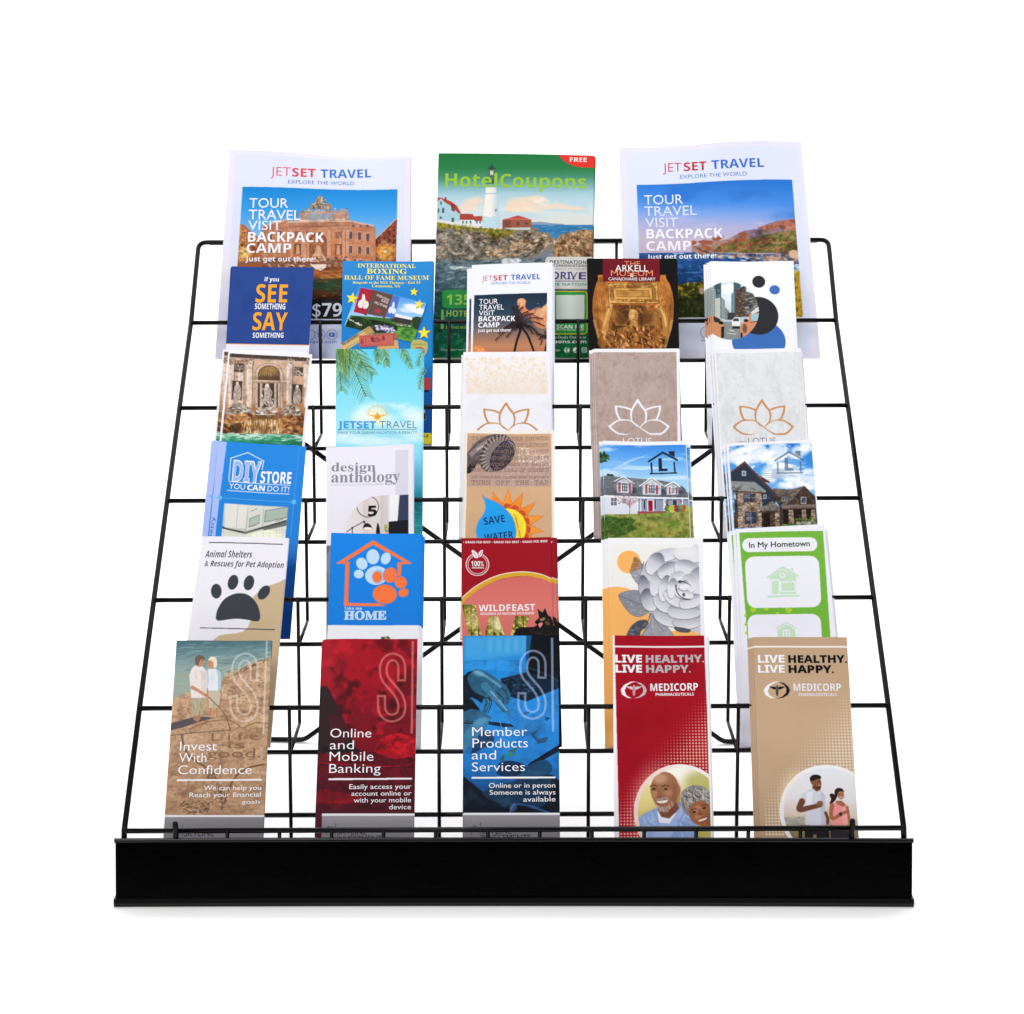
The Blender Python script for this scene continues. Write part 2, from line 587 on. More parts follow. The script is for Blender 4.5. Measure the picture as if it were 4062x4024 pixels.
def leaflet(d):
    w, h = d['size']                        # nominal size in mm
    vis, step = d['fine'], d['step']        # the printing is fine down to here, plain below (hidden in the pocket)
    c = Canvas(w, min(vis, h), step, d['base'])
    for op in d['ops']:
        getattr(c, op[0])(*op[1:])
    cols = c.colours()
    nx, ny = c.nx, c.ny
    us = np.linspace(0, 1, nx + 1)
    vs = np.linspace(0, min(vis, h) / h, ny + 1)
    if vis < h - 4:
        extra = np.linspace(vis / h, 1, 12)[1:]
        vs = np.concatenate([vs, extra])
        last = cols[-1:]
        cols = np.concatenate([cols, np.repeat(last, len(extra), 0)], 0)
    U, V = np.meshgrid(us, vs)
    def surf(U, V, lift):
        P = bilinear(d['quad'], U, V)
        return np.concatenate([P, (curl(d['bend'], U, V) + lift)[..., None]], -1)
    P = surf(U, V, 0.0)
    n_r, n_c = U.shape
    idx = np.arange(n_r * n_c).reshape(n_r, n_c)
    q = np.stack([idx[1:, :-1], idx[1:, 1:], idx[:-1, 1:], idx[:-1, :-1]], -1)
    pic = d.get('picture')
    pic_q = None
    if pic:
        jx0, jx1 = np.searchsorted(us * w, [pic[0] - .01, pic[2] - .01]); jy0, jy1 = np.searchsorted(vs * h, [pic[1] - .01, pic[3] - .01])
        jx1 = min(jx1, n_c - 2); jy1 = min(jy1, n_r - 2)
        keep = np.ones(q.shape[:2], bool); keep[jy0:jy1, jx0:jx1] = False
        pic_q = q[~keep].reshape(-1, 4)
        q_cover = q[keep].reshape(-1, 4)
    else:
        q_cover = q.reshape(-1, 4)
    verts = P.reshape(-1, 3); vc = cols.reshape(-1, 3)
    # back and edges of the folded sheet
    t = d['thick'] / 1000.0
    ring = np.concatenate([idx[0, :], idx[1:, -1], idx[-1, -2::-1], idx[-2:0:-1, 0]])
    off = len(verts)
    back = verts[ring].copy(); back[:, 2] -= t
    edge = lin(srgb(d['edge']))
    front_ring = verts[ring]
    # two extra rings so that the edge shows paper white, not a smear of the print
    verts2 = np.concatenate([verts, front_ring, back]); vc2 = np.concatenate([vc, np.tile(edge, (2 * len(ring), 1))])
    m = len(ring); a = off + np.arange(m); b = off + m + np.arange(m)
    sides = np.stack([a, np.roll(a, -1), np.roll(b, -1), b], -1)
    nb = 12
    ub, vb = np.meshgrid(np.linspace(0, 1, nb + 1), np.linspace(0, 1, nb + 1))
    PB = surf(ub, vb, -t).reshape(-1, 3)
    ib = (np.arange((nb + 1) ** 2) + len(verts2)).reshape(nb + 1, nb + 1)
    qb = np.stack([ib[:-1, :-1], ib[:-1, 1:], ib[1:, 1:], ib[1:, :-1]], -1).reshape(-1, 4)
    verts2 = np.concatenate([verts2, PB]); vc2 = np.concatenate([vc2, np.tile(edge, (len(PB), 1))])
    mat = NEWSPRINT if d.get('matt') else PAPER
    me = raw_mesh(d['name'], verts2, np.concatenate([q_cover, sides, qb]))
    me.materials.append(mat); colour_attr(me, vc2)
    root = bpy.data.objects.new(d['name'], me)
    COL.objects.link(root)
    root.location = d['loc']; root.rotation_euler = (math.pi / 2 - d['lean'], 0, 0)
    root['label'] = d['label']; root['category'] = d['cat']
    if d.get('group'):
        root['group'] = d['group']
    kids = []
    if pic_q is not None and len(pic_q):
        used, inv = np.unique(pic_q, return_inverse=True)
        pm = raw_mesh('picture', verts[used], inv.reshape(-1, 4))
        pm.materials.append(mat); colour_attr(pm, vc[used])
        o = bpy.data.objects.new('picture', pm); COL.objects.link(o); o.parent = root
        kids.append(o)
    # lettering and logos, printed on top: one mesh per piece of writing
    pieces = {}
    for (part, txt, font, x0, y0, x1, y1, hh, col, weight) in d['text']:
        co, polys = text_shape(txt, font, weight)
        if len(co) == 0:
            continue
        mx, Mx = co[:, 0].min(), co[:, 0].max(); My = co[:, 1].max()
        L = math.hypot(x1 - x0, y1 - y0)
        a = (co[:, 0] - mx) / (Mx - mx) * L; bb = co[:, 1] / My * hh
        ux, uy = (x1 - x0) / L, (y1 - y0) / L
        X = x0 + a * ux + bb * uy; Y = y0 + a * uy - bb * ux
        shifts = [(0, 0)]
        if weight > 0:                      # heavier than bold: the same letters printed again a hair to each side
            sx_, sy_ = weight / (Mx - mx) * L, weight / My * hh
            shifts = [(sx_ * math.cos(q * math.pi / 4), sy_ * math.sin(q * math.pi / 4)) for q in range(8)]
        for (qx, qy) in shifts:
            pieces.setdefault(part, []).append((X + qx, Y + qy, polys, col))
    for part, lst in pieces.items():
        vv, ff, cc = [], [], []
        n = 0
        for k, (X, Y, polys, col) in enumerate(lst):
            Pt = surf(X / w, Y / h, 0.00010 + 0.00001 * k)
            vv.append(Pt); cc.append(np.tile(lin(srgb(col)), (len(X), 1)))
            ff += [tuple(i + n for i in f) for f in polys]
            n += len(X)
        tm = bpy.data.meshes.new(part)
        tm.from_pydata([tuple(p) for p in np.concatenate(vv)], [], ff)
        tm.materials.append(mat); colour_attr(tm, np.concatenate(cc))
        o = bpy.data.objects.new(part, tm); COL.objects.link(o); o.parent = root
        kids.append(o)
    # copies behind the front one: same sheet, slipped sideways in its pocket
    for k, (dx, dy, dz, rot, lab, letters) in enumerate(d['copies']):
        r = root.copy(); COL.objects.link(r)
        up = Vector((0, math.sin(d['lean']), math.cos(d['lean']))); nrm = Vector((0, -math.cos(d['lean']), math.sin(d['lean'])))
        r.location = Vector(d['loc']) + Vector((dx, 0, 0)) / 1000 + up * (dy / 1000) + nrm * (dz / 1000)
        r.rotation_mode = 'QUATERNION'
        r.rotation_quaternion = root.rotation_euler.to_quaternion() @ Quaternion((0, 0, 1), math.radians(rot))
        r['label'] = lab
        for ch in kids:
            if ch.name.startswith('picture') or letters:
                o = ch.copy(); COL.objects.link(o); o.parent = r

# ------------------------------------------------------------------ the leaflets (sizes and printing in mm)
LEAFLETS = [
 dict(name='travel_magazine', label='large white travel flyer with a floodlit baroque fountain facade, leftmost on the top tier', cat='magazine', group='magazines on the top tier', size=(222.2, 261.4), loc=(-0.23581, 0.53274, 0.4528), lean=0.4911, quad=[(-0.10572, 0.26534), (0.11232, 0.25741), (0.11316, 0.0), (-0.11316, 0.0)], bend=[(0.004, 2.0, 0.1, 2.2), (-0.003, 1.0, 0.0, 3)], thick=0.5, edge='e9e9f0', base='e8e5f3', matt=True, step=0.6, fine=265.5, picture=[13.4, 48.5, 204.2, 212.1],
  copies=[(1.3,-0.7,-1.1,0,'white flyer sheet behind the fountain flyer, showing as a thin pale edge',0)],
  text=[('heading','JET','r',52.01,31.78,76.45,31.01,11.17,'e0606a',-0.008),
   ('heading','SET','b',77.86,31.34,106.33,30.45,11.21,'dc4a50',0),
   ('heading','TRAVEL','b',112.45,30.63,173.92,27.54,11.26,'3f76d0',0),
   ('tagline','EXPLORE THE WORLD','r',73.43,40.8,153.58,38.37,4.84,'5b86cf',0),
   ('slogan','TOUR','r',28.5,73.67,75.14,72.3,12.15,'f6f5fb',0),
   ('slogan','TRAVEL','r',28.55,88.71,90.34,87.26,12.47,'f6f5fb',0),
   ('slogan','VISIT','r',28.83,101.87,68.27,100.83,11.71,'f6f5fb',0),
   ('slogan','BACKPACK','b',29.39,116.81,119.95,114.83,12.4,'f6f5fb',0),
   ('slogan','CAMP','b',28.53,130.81,81.64,129.68,12,'f6f5fb',0),
   ('slogan','Just get out there!','b',27.83,141.69,110.68,140.15,6.52,'f6f5fb',0),
   ('price','$799','b',109.53,209.68,156.25,208.98,16.97,'dfe2ee',0),
   ('web_address','www.jetsettravel.com','r',68.65,243.32,138.97,243.15,4.27,'3f66b8',0)],
  ops=[
['p',[76,62,2147,47,2177,2583,101,2584],'dfe3f5'],
['n',[76,62,2147,47,2177,2583,101,2584],'d6daf0',105.4,92.8,0.5,0.8,0.5,3,0,4],
['g',[189,472,2065,439,2059,2121,185,2133],[951,454,992,1431],[(0,'1b86d4'),(0.3,'3d9be4'),(0.55,'6db0e8'),(0.75,'a8b4d0'),(1,'caa080')]],
['cl',[189,472,2065,439,2059,2121,185,2133],0],
['p',[181,944,233,952,323,1033,369,1077,467,1148,485,1475,189,1480],'b0613a'],
['p',[181,954,289,1033,316,1478,189,1480],'d08a50'],
['d',[183,990,290,1052,314,1442,195,1444],60,0.88,1.59,0.6,1.6,0.1,['6a3a28','8a4a30','e0a860'],1,4,0],
['p',[1814,1093,2070,813,2062,1450,1822,1454],'9a4c38'],
['p',[1797,1103,1834,1074,1842,1454,1805,1454],'6a3a34'],
['l',[1814,1093,2067,816],0.89,'e8b890'],
['l',[1815,1112,2067,845],0.71,'4a2a28'],
['p',[1856,1120,1876,1105,1877,1146,1856,1157],'4a2c2c'],
['p',[1910,1069,1930,1053,1931,1094,1910,1106],'4a2c2c'],
['p',[1964,1017,1984,1002,1985,1043,1964,1055],'4a2c2c'],
['p',[2018,966,2038,950,2039,991,2018,1003],'4a2c2c'],
['p',[1857,1198,1877,1183,1878,1224,1858,1235],'4a2c2c'],
['p',[1911,1147,1931,1132,1932,1173,1912,1184],'4a2c2c'],
['p',[1965,1096,1985,1080,1986,1121,1965,1133],'4a2c2c'],
['p',[2019,1044,2039,1029,2040,1070,2019,1081],'4a2c2c'],
['p',[1859,1276,1879,1261,1880,1302,1860,1313],'4a2c2c'],
['p',[1912,1225,1933,1210,1933,1251,1913,1262],'4a2c2c'],
['p',[1966,1174,1986,1158,1987,1199,1967,1211],'4a2c2c'],
['p',[2020,1122,2040,1107,2041,1148,2021,1160],'4a2c2c'],
['p',[1860,1354,1880,1339,1881,1379,1861,1391],'4a2c2c'],
['p',[1914,1303,1934,1288,1935,1328,1915,1340],'4a2c2c'],
['p',[1968,1252,1988,1237,1988,1277,1968,1289],'4a2c2c'],
['p',[2021,1201,2042,1185,2042,1226,2022,1238],'4a2c2c'],
['p',[1862,1431,1882,1416,1883,1457,1863,1468],'4a2c2c'],
['p',[1915,1381,1935,1365,1936,1406,1916,1418],'4a2c2c'],
['p',[1969,1330,1989,1314,1990,1355,1969,1367],'4a2c2c'],
['p',[2022,1279,2043,1263,2043,1304,2023,1316],'4a2c2c'],
['e',26.8,130.7,7.8,7.2,'ffd070',0.8,0,1],
['e',26.8,130.7,2.4,2.2,'ffe8a0',1,0,0.8],
['e',193.2,126.7,11.9,11.1,'ffb850',0.85,0,1],
['e',193.7,125.6,2.4,2.2,'fff0b0',1,0,0.8],
['p',[466,975,626,903,762,876,808,1470,468,1475],'c4866a'],
['p',[1477,859,1779,913,1806,963,1822,1454,1494,1459],'c8886a'],
['l',[458,977,626,903,765,870],1.42,'d8b4a0'],
['l',[1485,859,1783,917],1.43,'d8b4a0'],
['l',[1486,890,1784,947],0.72,'8a6458'],
['l',[470,1006,767,900],0.71,'8a6458'],
['g',[754,895,900,873,895,756,1464,723,1485,853,1503,868,1511,1441,807,1452],[-590,789,-534,1455],[(0,'c09a8a'),(0.5,'d49a7c'),(1,'c88058')]],
['p',[991,787,1284,767,1287,850,995,870],'9aa0ae'],
['p',[895,753,1464,719,1465,749,896,782],'a89890'],
['p',[891,873,1493,831,1494,849,892,893],'d8c0b0'],
['d',[893,725,1472,697,1473,738,895,764],26,0.72,1.43,1.4,1.6,0.2,['8a7468','c8b8b0'],1,2,0],
['p',[763,900,1499,858,1501,923,766,962],'b47a5e'],
['l',[755,907,1506,864],1.24,'ddb8a4'],
['l',[767,966,1501,927],0.89,'7a5244'],
['p',[786,986,817,985,837,1379,803,1379],'d6aa96'],
['p',[817,985,824,985,844,1379,837,1379],'9a6a58'],
['p',[776,958,828,957,823,991,782,991],'b98872'],
['p',[915,983,946,982,965,1376,931,1377],'d6aa96'],
['p',[946,982,953,982,971,1376,965,1376],'9a6a58'],
['p',[905,956,957,954,951,988,910,989],'b98872'],
['p',[949,982,980,982,999,1376,965,1376],'d6aa96'],
['p',[980,982,987,981,1005,1376,999,1376],'9a6a58'],
['p',[940,955,991,954,986,987,945,988],'b98872'],
['p',[1241,976,1272,975,1288,1371,1254,1372],'d6aa96'],
['p',[1272,975,1279,975,1294,1371,1288,1371],'9a6a58'],
['p',[1232,948,1283,947,1278,980,1236,981],'b98872'],
['p',[1370,973,1401,972,1415,1369,1381,1369],'d6aa96'],
['p',[1401,972,1408,972,1422,1369,1415,1369],'9a6a58'],
['p',[1361,945,1412,944,1406,978,1365,979],'b98872'],
['p',[1413,972,1444,971,1458,1368,1424,1369],'d6aa96'],
['p',[1444,971,1451,971,1464,1368,1458,1368],'9a6a58'],
['p',[1404,944,1455,943,1449,977,1408,978],'b98872'],
['p',[1456,971,1487,970,1500,1367,1466,1368],'d6aa96'],
['p',[1487,970,1494,970,1507,1367,1500,1367],'9a6a58'],
['p',[1446,943,1498,942,1492,976,1451,977],'b98872'],
['e',112.5,113.5,11.3,12.1,'7a4a38',1,0,0],
['p',[1023,1137,1228,1133,1245,1372,1024,1375],'8a5644'],
['e',112.5,112.6,7.5,7.7,'a87058',1,0,0],
['l',[1021,1376,1011,1137,1029,1073,1078,1026,1121,1010,1164,1024,1217,1069,1240,1133,1249,1372],1.41,'d8ac96',1,1],
['p',[1079,1246,1181,1244,1185,1364,1083,1365],'6a4436'],
['p',[1111,1200,1148,1199,1173,1263,1210,1354,1066,1366,1097,1273],'dcb8a0',1,1],
['d',[1086,1209,1171,1208,1202,1354,1074,1356],20,0.71,1.59,0.5,1,0.7,['f0d4c0','9a7060'],1,9,0],
['p',[847,1177,929,1176,935,1322,853,1324],'6a4638'],
['p',[875,1191,902,1191,918,1313,870,1314],'d4ac98'],
['p',[843,1021,918,1020,922,1102,847,1104],'8a5e4e'],
['d',[850,1030,912,1029,915,1095,853,1097],8,0.71,1.24,0.6,0.5,1,['c49a84','e0bca8'],1,845,0],
['p',[1328,1168,1410,1166,1415,1314,1333,1315],'6a4638'],
['p',[1356,1182,1384,1182,1398,1305,1350,1306],'d4ac98'],
['p',[1327,1011,1402,1009,1405,1092,1329,1094],'8a5e4e'],
['d',[1334,1020,1396,1019,1398,1085,1336,1086],8,0.71,1.25,0.6,0.5,1,['c49a84','e0bca8'],1,1127,0],
['p',[1482,985,1540,984,1544,1099,1485,1100],'d8b0a0'],
['p',[1493,1000,1531,999,1533,1095,1496,1096],'4a4862'],
['p',[1589,996,1647,994,1650,1110,1592,1111],'d8b0a0'],
['p',[1600,1010,1637,1010,1640,1106,1602,1107],'4a4862'],
['p',[1687,1008,1745,1007,1748,1122,1690,1124],'d8b0a0'],
['p',[1698,1023,1735,1022,1738,1119,1700,1120],'4a4862'],
['p',[1488,1170,1546,1169,1549,1284,1491,1285],'d8b0a0'],
['p',[1498,1185,1536,1184,1538,1280,1501,1281],'4a4862'],
['p',[1594,1177,1652,1176,1655,1291,1597,1292],'d8b0a0'],
['p',[1604,1192,1642,1191,1644,1287,1607,1288],'4a4862'],
['p',[1691,1187,1749,1185,1752,1300,1694,1301],'d8b0a0'],
['p',[1702,1201,1739,1200,1742,1297,1704,1297],'4a4862'],
['p',[526,1025,584,1023,590,1137,532,1138],'d8b0a0'],
['p',[537,1039,574,1038,579,1133,542,1134],'4a4862'],
['p',[636,1004,694,1003,700,1116,642,1117],'d8b0a0'],
['p',[647,1018,685,1017,690,1113,652,1113],'4a4862'],
['p',[535,1198,593,1197,599,1310,541,1311],'d8b0a0'],
['p',[546,1212,584,1212,589,1306,551,1307],'4a4862'],
['p',[645,1187,704,1186,709,1299,651,1300],'d8b0a0'],
['p',[656,1201,694,1200,699,1295,661,1296],'4a4862'],
['p',[1556,987,1577,987,1587,1357,1566,1357],'c89c8a'],
['p',[1659,985,1680,984,1689,1355,1668,1355],'c89c8a'],
['p',[1762,983,1783,982,1791,1353,1770,1354],'c89c8a'],
['p',[492,1011,513,1010,533,1375,512,1375],'c89c8a'],
['p',[604,1008,624,1008,643,1373,623,1373],'c89c8a'],
['p',[715,1006,736,1005,754,1371,733,1371],'c89c8a'],
['p',[1523,908,1554,915,1555,945,1524,938],'5a5470'],
['p',[1609,906,1640,913,1641,943,1610,936],'5a5470'],
['p',[1695,904,1726,911,1727,941,1696,934],'5a5470'],
['n',[458,975,766,876,886,757,1473,723,1499,853,1779,917,1822,1454,468,1475],'4a2418',10.3,7.7,0.5,0.72,0.17,301,0,4],
['n',[458,975,766,876,886,757,1473,723,1499,853,1779,917,1822,1454,468,1475],'4a2418',3.1,3.3,0.52,0.75,0.14,302,0,3],
['n',[458,975,766,876,886,757,1473,723,1499,853,1779,917,1822,1454,468,1475],'fff4e4',5.2,4.4,0.54,0.76,0.14,303,0,4],
['n',[155,954,289,1024,466,1130,485,1475,189,1480],'2a1008',6.9,5.1,0.5,0.72,0.35,305,0,4],
['n',[155,954,289,1024,466,1130,485,1475,189,1480],'2a1008',2.1,2.2,0.52,0.75,0.28,306,0,3],
['n',[155,954,289,1024,466,1130,485,1475,189,1480],'fff4e4',3.4,2.9,0.54,0.76,0.28,307,0,4],
['n',[1814,1093,2070,813,2062,1450,1822,1454],'2a1008',6.8,5.2,0.5,0.72,0.35,309,0,4],
['n',[1814,1093,2070,813,2062,1450,1822,1454],'2a1008',2.1,2.2,0.52,0.75,0.28,310,0,3],
['n',[1814,1093,2070,813,2062,1450,1822,1454],'fff4e4',3.4,3,0.54,0.76,0.28,311,0,4],
['g',[440,966,1811,935,1821,1417,466,1439],[-573,988,-534,1455],[(0,'7a3a20'),(1,'e07828')],0.22,0],
['p',[1023,722,1037,638,1063,655,1087,580,1128,538,1179,587,1205,642,1245,632,1259,710],'978674',1,1],
['d',[1031,716,1062,618,1128,542,1209,614,1252,706],70,0.72,1.79,0.5,1.2,0.9,['6e6054','b8a898','d8ccc0','544a44'],1,7,0],
['p',[956,862,960,788,972,751,990,797,998,861],'a08c80',1,1],
['d',[960,779,987,778,991,858,963,858],8,0.54,1.07,0.5,1,0.7,['d0c0b4','6a584e'],1,905,0],
['p',[1275,854,1279,780,1292,743,1309,789,1316,853],'a08c80',1,1],
['d',[1279,771,1306,770,1309,850,1282,851],8,0.54,1.07,0.5,1,0.7,['d0c0b4','6a584e'],1,1090,0],
['p',[1439,851,1443,776,1456,738,1473,784,1480,850],'a08c80',1,1],
['d',[1443,767,1470,766,1473,846,1445,847],8,0.54,1.08,0.5,1,0.7,['d0c0b4','6a584e'],1,1185,0],
['p',[1451,850,1455,776,1468,738,1485,784,1492,849],'a08c80',1,1],
['d',[1455,766,1483,766,1485,846,1457,846],8,0.54,1.08,0.5,1,0.7,['d0c0b4','6a584e'],1,1192,0],
['p',[194,1425,481,1394,683,1354,872,1387,1093,1402,1295,1334,1467,1386,1824,1390,2062,1395,2063,1460,198,1489],'8a5a44'],
['d',[463,1376,1499,1321,1824,1399,1826,1509,471,1530],230,0.88,2.63,0.55,0.3,0.9,['d8b098','f0d4c0','7a4a38','5a382c','c08868'],1,11,0],
['p',[187,1447,483,1435,488,1529,184,1534],'a05a30'],
['g',[147,1489,2054,1460,2055,1883,182,1902],[1164,1474,1180,1892],[(0,'7a3a20'),(0.12,'c06a34'),(0.3,'8a4a26'),(0.4,'38452c'),(0.6,'2c4a34'),(0.8,'5a3018'),(1,'1c1414')]],
['p',[1044,1439,1239,1430,1232,1473,1166,1519,1096,1484],'f0dccc'],
['p',[1168,1574,1420,1543,1422,1603,1186,1614],'c87a40'],
['d',[1046,1485,1435,1479,1448,1880,1062,1884],120,1.05,4.22,0.3,0,0.2,['d08848','5a3018','406048','24382a','a06030'],0.55,13,0],
['p',[173,1893,2060,1874,2059,2126,185,2139],'1a1618'],
['n',[173,1893,2060,1874,2059,2126,185,2139],'2e2a2c',10.1,5.4,0.4,0.7,1,5,0,4],
['cl'],
['l',[1137,2325,1136,2341,1131,2356,1122,2369,1111,2379,1097,2385,1082,2388,1067,2385,1053,2379,1040,2369,1030,2356,1024,2341,1021,2325,1023,2309,1028,2294,1036,2281,1048,2271,1062,2264,1077,2262,1092,2264,1106,2270,1119,2280,1128,2293,1135,2308,1137,2325],0.6,'5b7ec8'],
['l',[1254,2324,1252,2340,1247,2356,1238,2369,1226,2379,1213,2385,1198,2387,1183,2385,1168,2379,1156,2369,1146,2356,1140,2341,1137,2325,1139,2308,1144,2293,1153,2280,1164,2270,1178,2264,1193,2262,1208,2264,1223,2270,1235,2280,1245,2293,1251,2308,1254,2324],0.6,'5b7ec8'],
['l',[1391,2324,1390,2340,1384,2355,1376,2368,1364,2378,1350,2385,1335,2387,1320,2385,1306,2378,1294,2368,1284,2356,1278,2340,1275,2324,1277,2308,1282,2293,1291,2280,1302,2270,1316,2263,1331,2261,1346,2263,1360,2269,1373,2279,1382,2292,1389,2307,1391,2324],0.6,'5b7ec8'],
['p',[1352,2297,1358,2298,1363,2302,1366,2307,1368,2313,1368,2335,1367,2341,1364,2346,1360,2350,1354,2351,1314,2351,1308,2350,1303,2346,1300,2341,1299,2335,1298,2313,1299,2307,1302,2302,1307,2298,1312,2297],'4a70c4'],
['p',[1321,2308,1350,2324,1322,2340],'e0e3f5'],
['p',[1208,2294,1213,2295,1218,2299,1222,2304,1223,2310,1224,2339,1223,2345,1220,2350,1216,2354,1210,2355,1183,2355,1178,2354,1173,2350,1169,2345,1168,2339,1167,2310,1168,2304,1171,2299,1175,2295,1181,2294],'4a70c4'],
['p',[1205,2303,1209,2304,1212,2306,1214,2309,1215,2314,1216,2335,1215,2339,1213,2343,1210,2345,1206,2346,1186,2346,1182,2345,1179,2343,1177,2339,1176,2335,1175,2314,1176,2310,1178,2306,1181,2304,1185,2303],'e0e3f5'],
['e',119.5,232.4,1.3,1.4,'4a70c4',1,0,0],
  ]),
 dict(name='coupon_magazine', label='green coupon magazine with a white lighthouse on rocks, middle of the top tier', cat='magazine', group='magazines on the top tier', size=(185.6, 258.4), loc=(-0.00275, 0.53274, 0.4528), lean=0.47776, quad=[(-0.08736, 0.25992), (0.09975, 0.25674), (0.09199, 0.0), (-0.09199, 0.0)], bend=[(0.0015, 1.0, 0.0, 2.5)], thick=1.6, edge='b8b0a0', base='2b7d43', matt=True, step=0.6, fine=258.9,
  copies=[(1.3,-0.4,-1.9,0,'green coupon magazine copy directly behind the lighthouse magazine, its spine edge showing right',0),
   (2.1,-1.3,-3.8,0,'rearmost green coupon magazine copy behind the lighthouse magazine, showing farthest right',0)],
  text=[('title','HotelCoupons','b',8.86,43.25,177.01,43.26,18.12,'93c43c',0),
   ('corner_flash','FREE','b',156.68,8.95,176.84,8.62,5.63,'f4ece8',0),
   ('panel_text','DESTINATION','b',135.94,140.16,178.95,140.19,4.38,'4c4a4e',0),
   ('panel_text','RECOMMENDATIONS','b',135.35,144.17,179.03,144.02,3.1,'5a585c',0),
   ('panel_text','BROUGHT TO YOU BY','r',135.77,147.63,179.1,147.31,1.64,'7a787c',0),
   ('panel_text','DRI','b',139.44,159.96,160.67,160,9.45,'4b3f80',0),
   ('panel_text','E','b',170.35,159.94,178.84,159.89,9.1,'4b3f80',0),
   ('panel_text','THE NATION','b',134.85,167.79,179.51,167.52,3.08,'3c9a82',0),
   ('scan_prompt','SCAN ME','b',145.54,221.8,177.56,221.72,4.66,'e6efe4',0),
   ('scan_prompt','FOR THE DIGITAL GUIDE','b',145.59,224.3,177.61,224.41,1.79,'cfe4cc',0),
   ('hotel_count','135','b',14.62,192.53,43.46,192.4,12.89,'93c050',0),
   ('hotel_count','HOTEL','b',15.02,207.17,45.54,207.06,7.49,'8fb84a',0),
   ('hotel_count','IN THIS GUIDE','b',14.93,222.29,44.24,222.22,3.02,'8fb84a',0),
   ('small_print','We use paper sourced','r',9.07,249.21,40.72,249.19,2.3,'b8d0bc',0),
   ('online_offer','More Deals Online at','r',134.3,234.34,180.86,234.09,3.39,'c4d8c6',0),
   ('online_offer','hotelcoupons.com','b',105.65,240.09,181.15,239.99,4.28,'dce8dc',0),
   ('follow_prompt','Follow Us:','r',132.11,250.03,150.39,250.02,2.85,'cfdccf',0)],
  ops=[
['g',[-77,-17,1880,-51,1932,2607,-21,2607],[778,-13,841,2589],[(0,'24753f'),(0.08,'2f7f4b'),(0.125,'4f8f74'),(0.165,'7fb0b0'),(0.205,'a6cbd8'),(0.28,'cfe0e6'),(0.34,'dcdcd6'),(1,'dcdcd6')]],
['n',[-152,392,1982,360,1992,881,-137,905],'b8d4e0',85.4,11.1,0.5,0.75,0.6,8,0,4,10.2],
['e',104.9,61.5,20.5,6.3,'f2d6bc',0.75,0,0.9],
['e',96.5,67.2,13.6,7.4,'f2d6bc',0.75,0,0.9],
['e',118.4,57.6,10.2,4.8,'f2d6bc',0.75,0,0.9],
['e',89.8,71,8.5,4.4,'f2d6bc',0.75,0,0.9],
['e',40.2,65.1,10.2,7.4,'f2d6bc',0.75,0,0.9],
['e',33.5,70.7,6.8,4.8,'f2d6bc',0.75,0,0.9],
['e',48.6,60.4,6.8,4.8,'f2d6bc',0.75,0,0.9],
['e',139.1,66.6,15.3,3.7,'f2d6bc',0.75,0,0.9],
['e',161.3,69.1,15.3,2.6,'f2d6bc',0.75,0,0.9],
['e',110.2,69.8,18.8,4.8,'f2d6bc',0.75,0,0.9],
['n',[774,526,1473,517,1478,758,780,766],'f8e8d8',27.3,11.1,0.5,0.7,0.8,21,0,4,6.8],
['n',[245,552,553,548,558,769,251,773],'f4dcc8',20.5,9.2,0.52,0.7,0.7,22,0,4,6.8],
['p',[1123,876,1242,868,1379,888,1515,894,1516,905,1124,909],'8a9cae'],
['g',[783,910,1890,901,1894,1104,788,1115],[-392,919,-386,1126],[(0,'4a86b4'),(0.5,'2f74aa'),(1,'3f86b0')]],
['d',[1124,919,1882,910,1885,1085,1145,1093],120,1.42,4.6,0.12,0,0.1,['2a6498','6aa4c8','9ac4d8'],0.6,14,0],
['p',[-51,922,170,920,427,963,666,988,835,959,1074,974,1141,937,1210,949,1220,1010,1313,999,1400,1090,1395,1219,1251,1275,1117,1349,811,1360,-39,1376],'7f7a6e'],
['p',[-10,876,187,920,426,950,699,973,836,977,972,957,905,1040,703,1115,564,1007,291,974,-8,949],'8f8434'],
['d',[-1,904,801,959,787,1078,652,1116,564,998,1,958],140,1.06,3.17,0.4,1.7,0.9,['a8942c','6a6a2a','c0a43a','586028'],1,15,0],
['d',[-41,977,564,1016,702,1097,1074,984,1220,1000,1400,1099,1251,1266,811,1355,-31,1367],420,1.06,3.52,0.5,0.5,0.7,['a89684','6a6258','c8a884','4a4642','8a7e72','585048'],1,16,0],
['d',[570,1263,908,1168,1077,1075,1211,1000,1392,1090,1318,1201,980,1304,640,1326],150,1.41,4.57,0.35,-0.3,0.3,['d8b088','c49870','e0c0a0','a8805c'],1,17,0],
['d',[-30,1086,635,1116,1144,1038,1384,1109,1116,1331,-6,1340],90,0.88,3.17,0.3,-0.5,0.3,['3a3834','2c2c2c','4a3c30'],0.7,18,0],
['n',[-41,977,564,1016,1141,937,1400,1090,1251,1266,811,1355,-31,1367],'20180f',11.9,8.9,0.5,0.72,0.45,321,0,4],
['n',[-41,977,564,1016,1141,937,1400,1090,1251,1266,811,1355,-31,1367],'20180f',3.6,3.8,0.52,0.75,0.36,322,0,3],
['n',[-41,977,564,1016,1141,937,1400,1090,1251,1266,811,1355,-31,1367],'fff4e4',6,5.1,0.54,0.76,0.36,323,0,4],
['p',[1386,1200,1418,1108,1493,1025,1620,1005,1713,962,1875,971,1890,1315,1388,1319],'b88c64'],
['d',[1394,1200,1501,1034,1704,973,1875,984,1881,1306,1397,1310],200,1.06,3.53,0.5,0.9,0.9,['d8ac80','8a6448','a87c54','e4c098','6a4c3a'],1,19,0],
['n',[1386,1200,1493,1025,1713,962,1875,971,1890,1315,1388,1319],'2a1a0c',11.9,9,0.5,0.72,0.4,325,0,4],
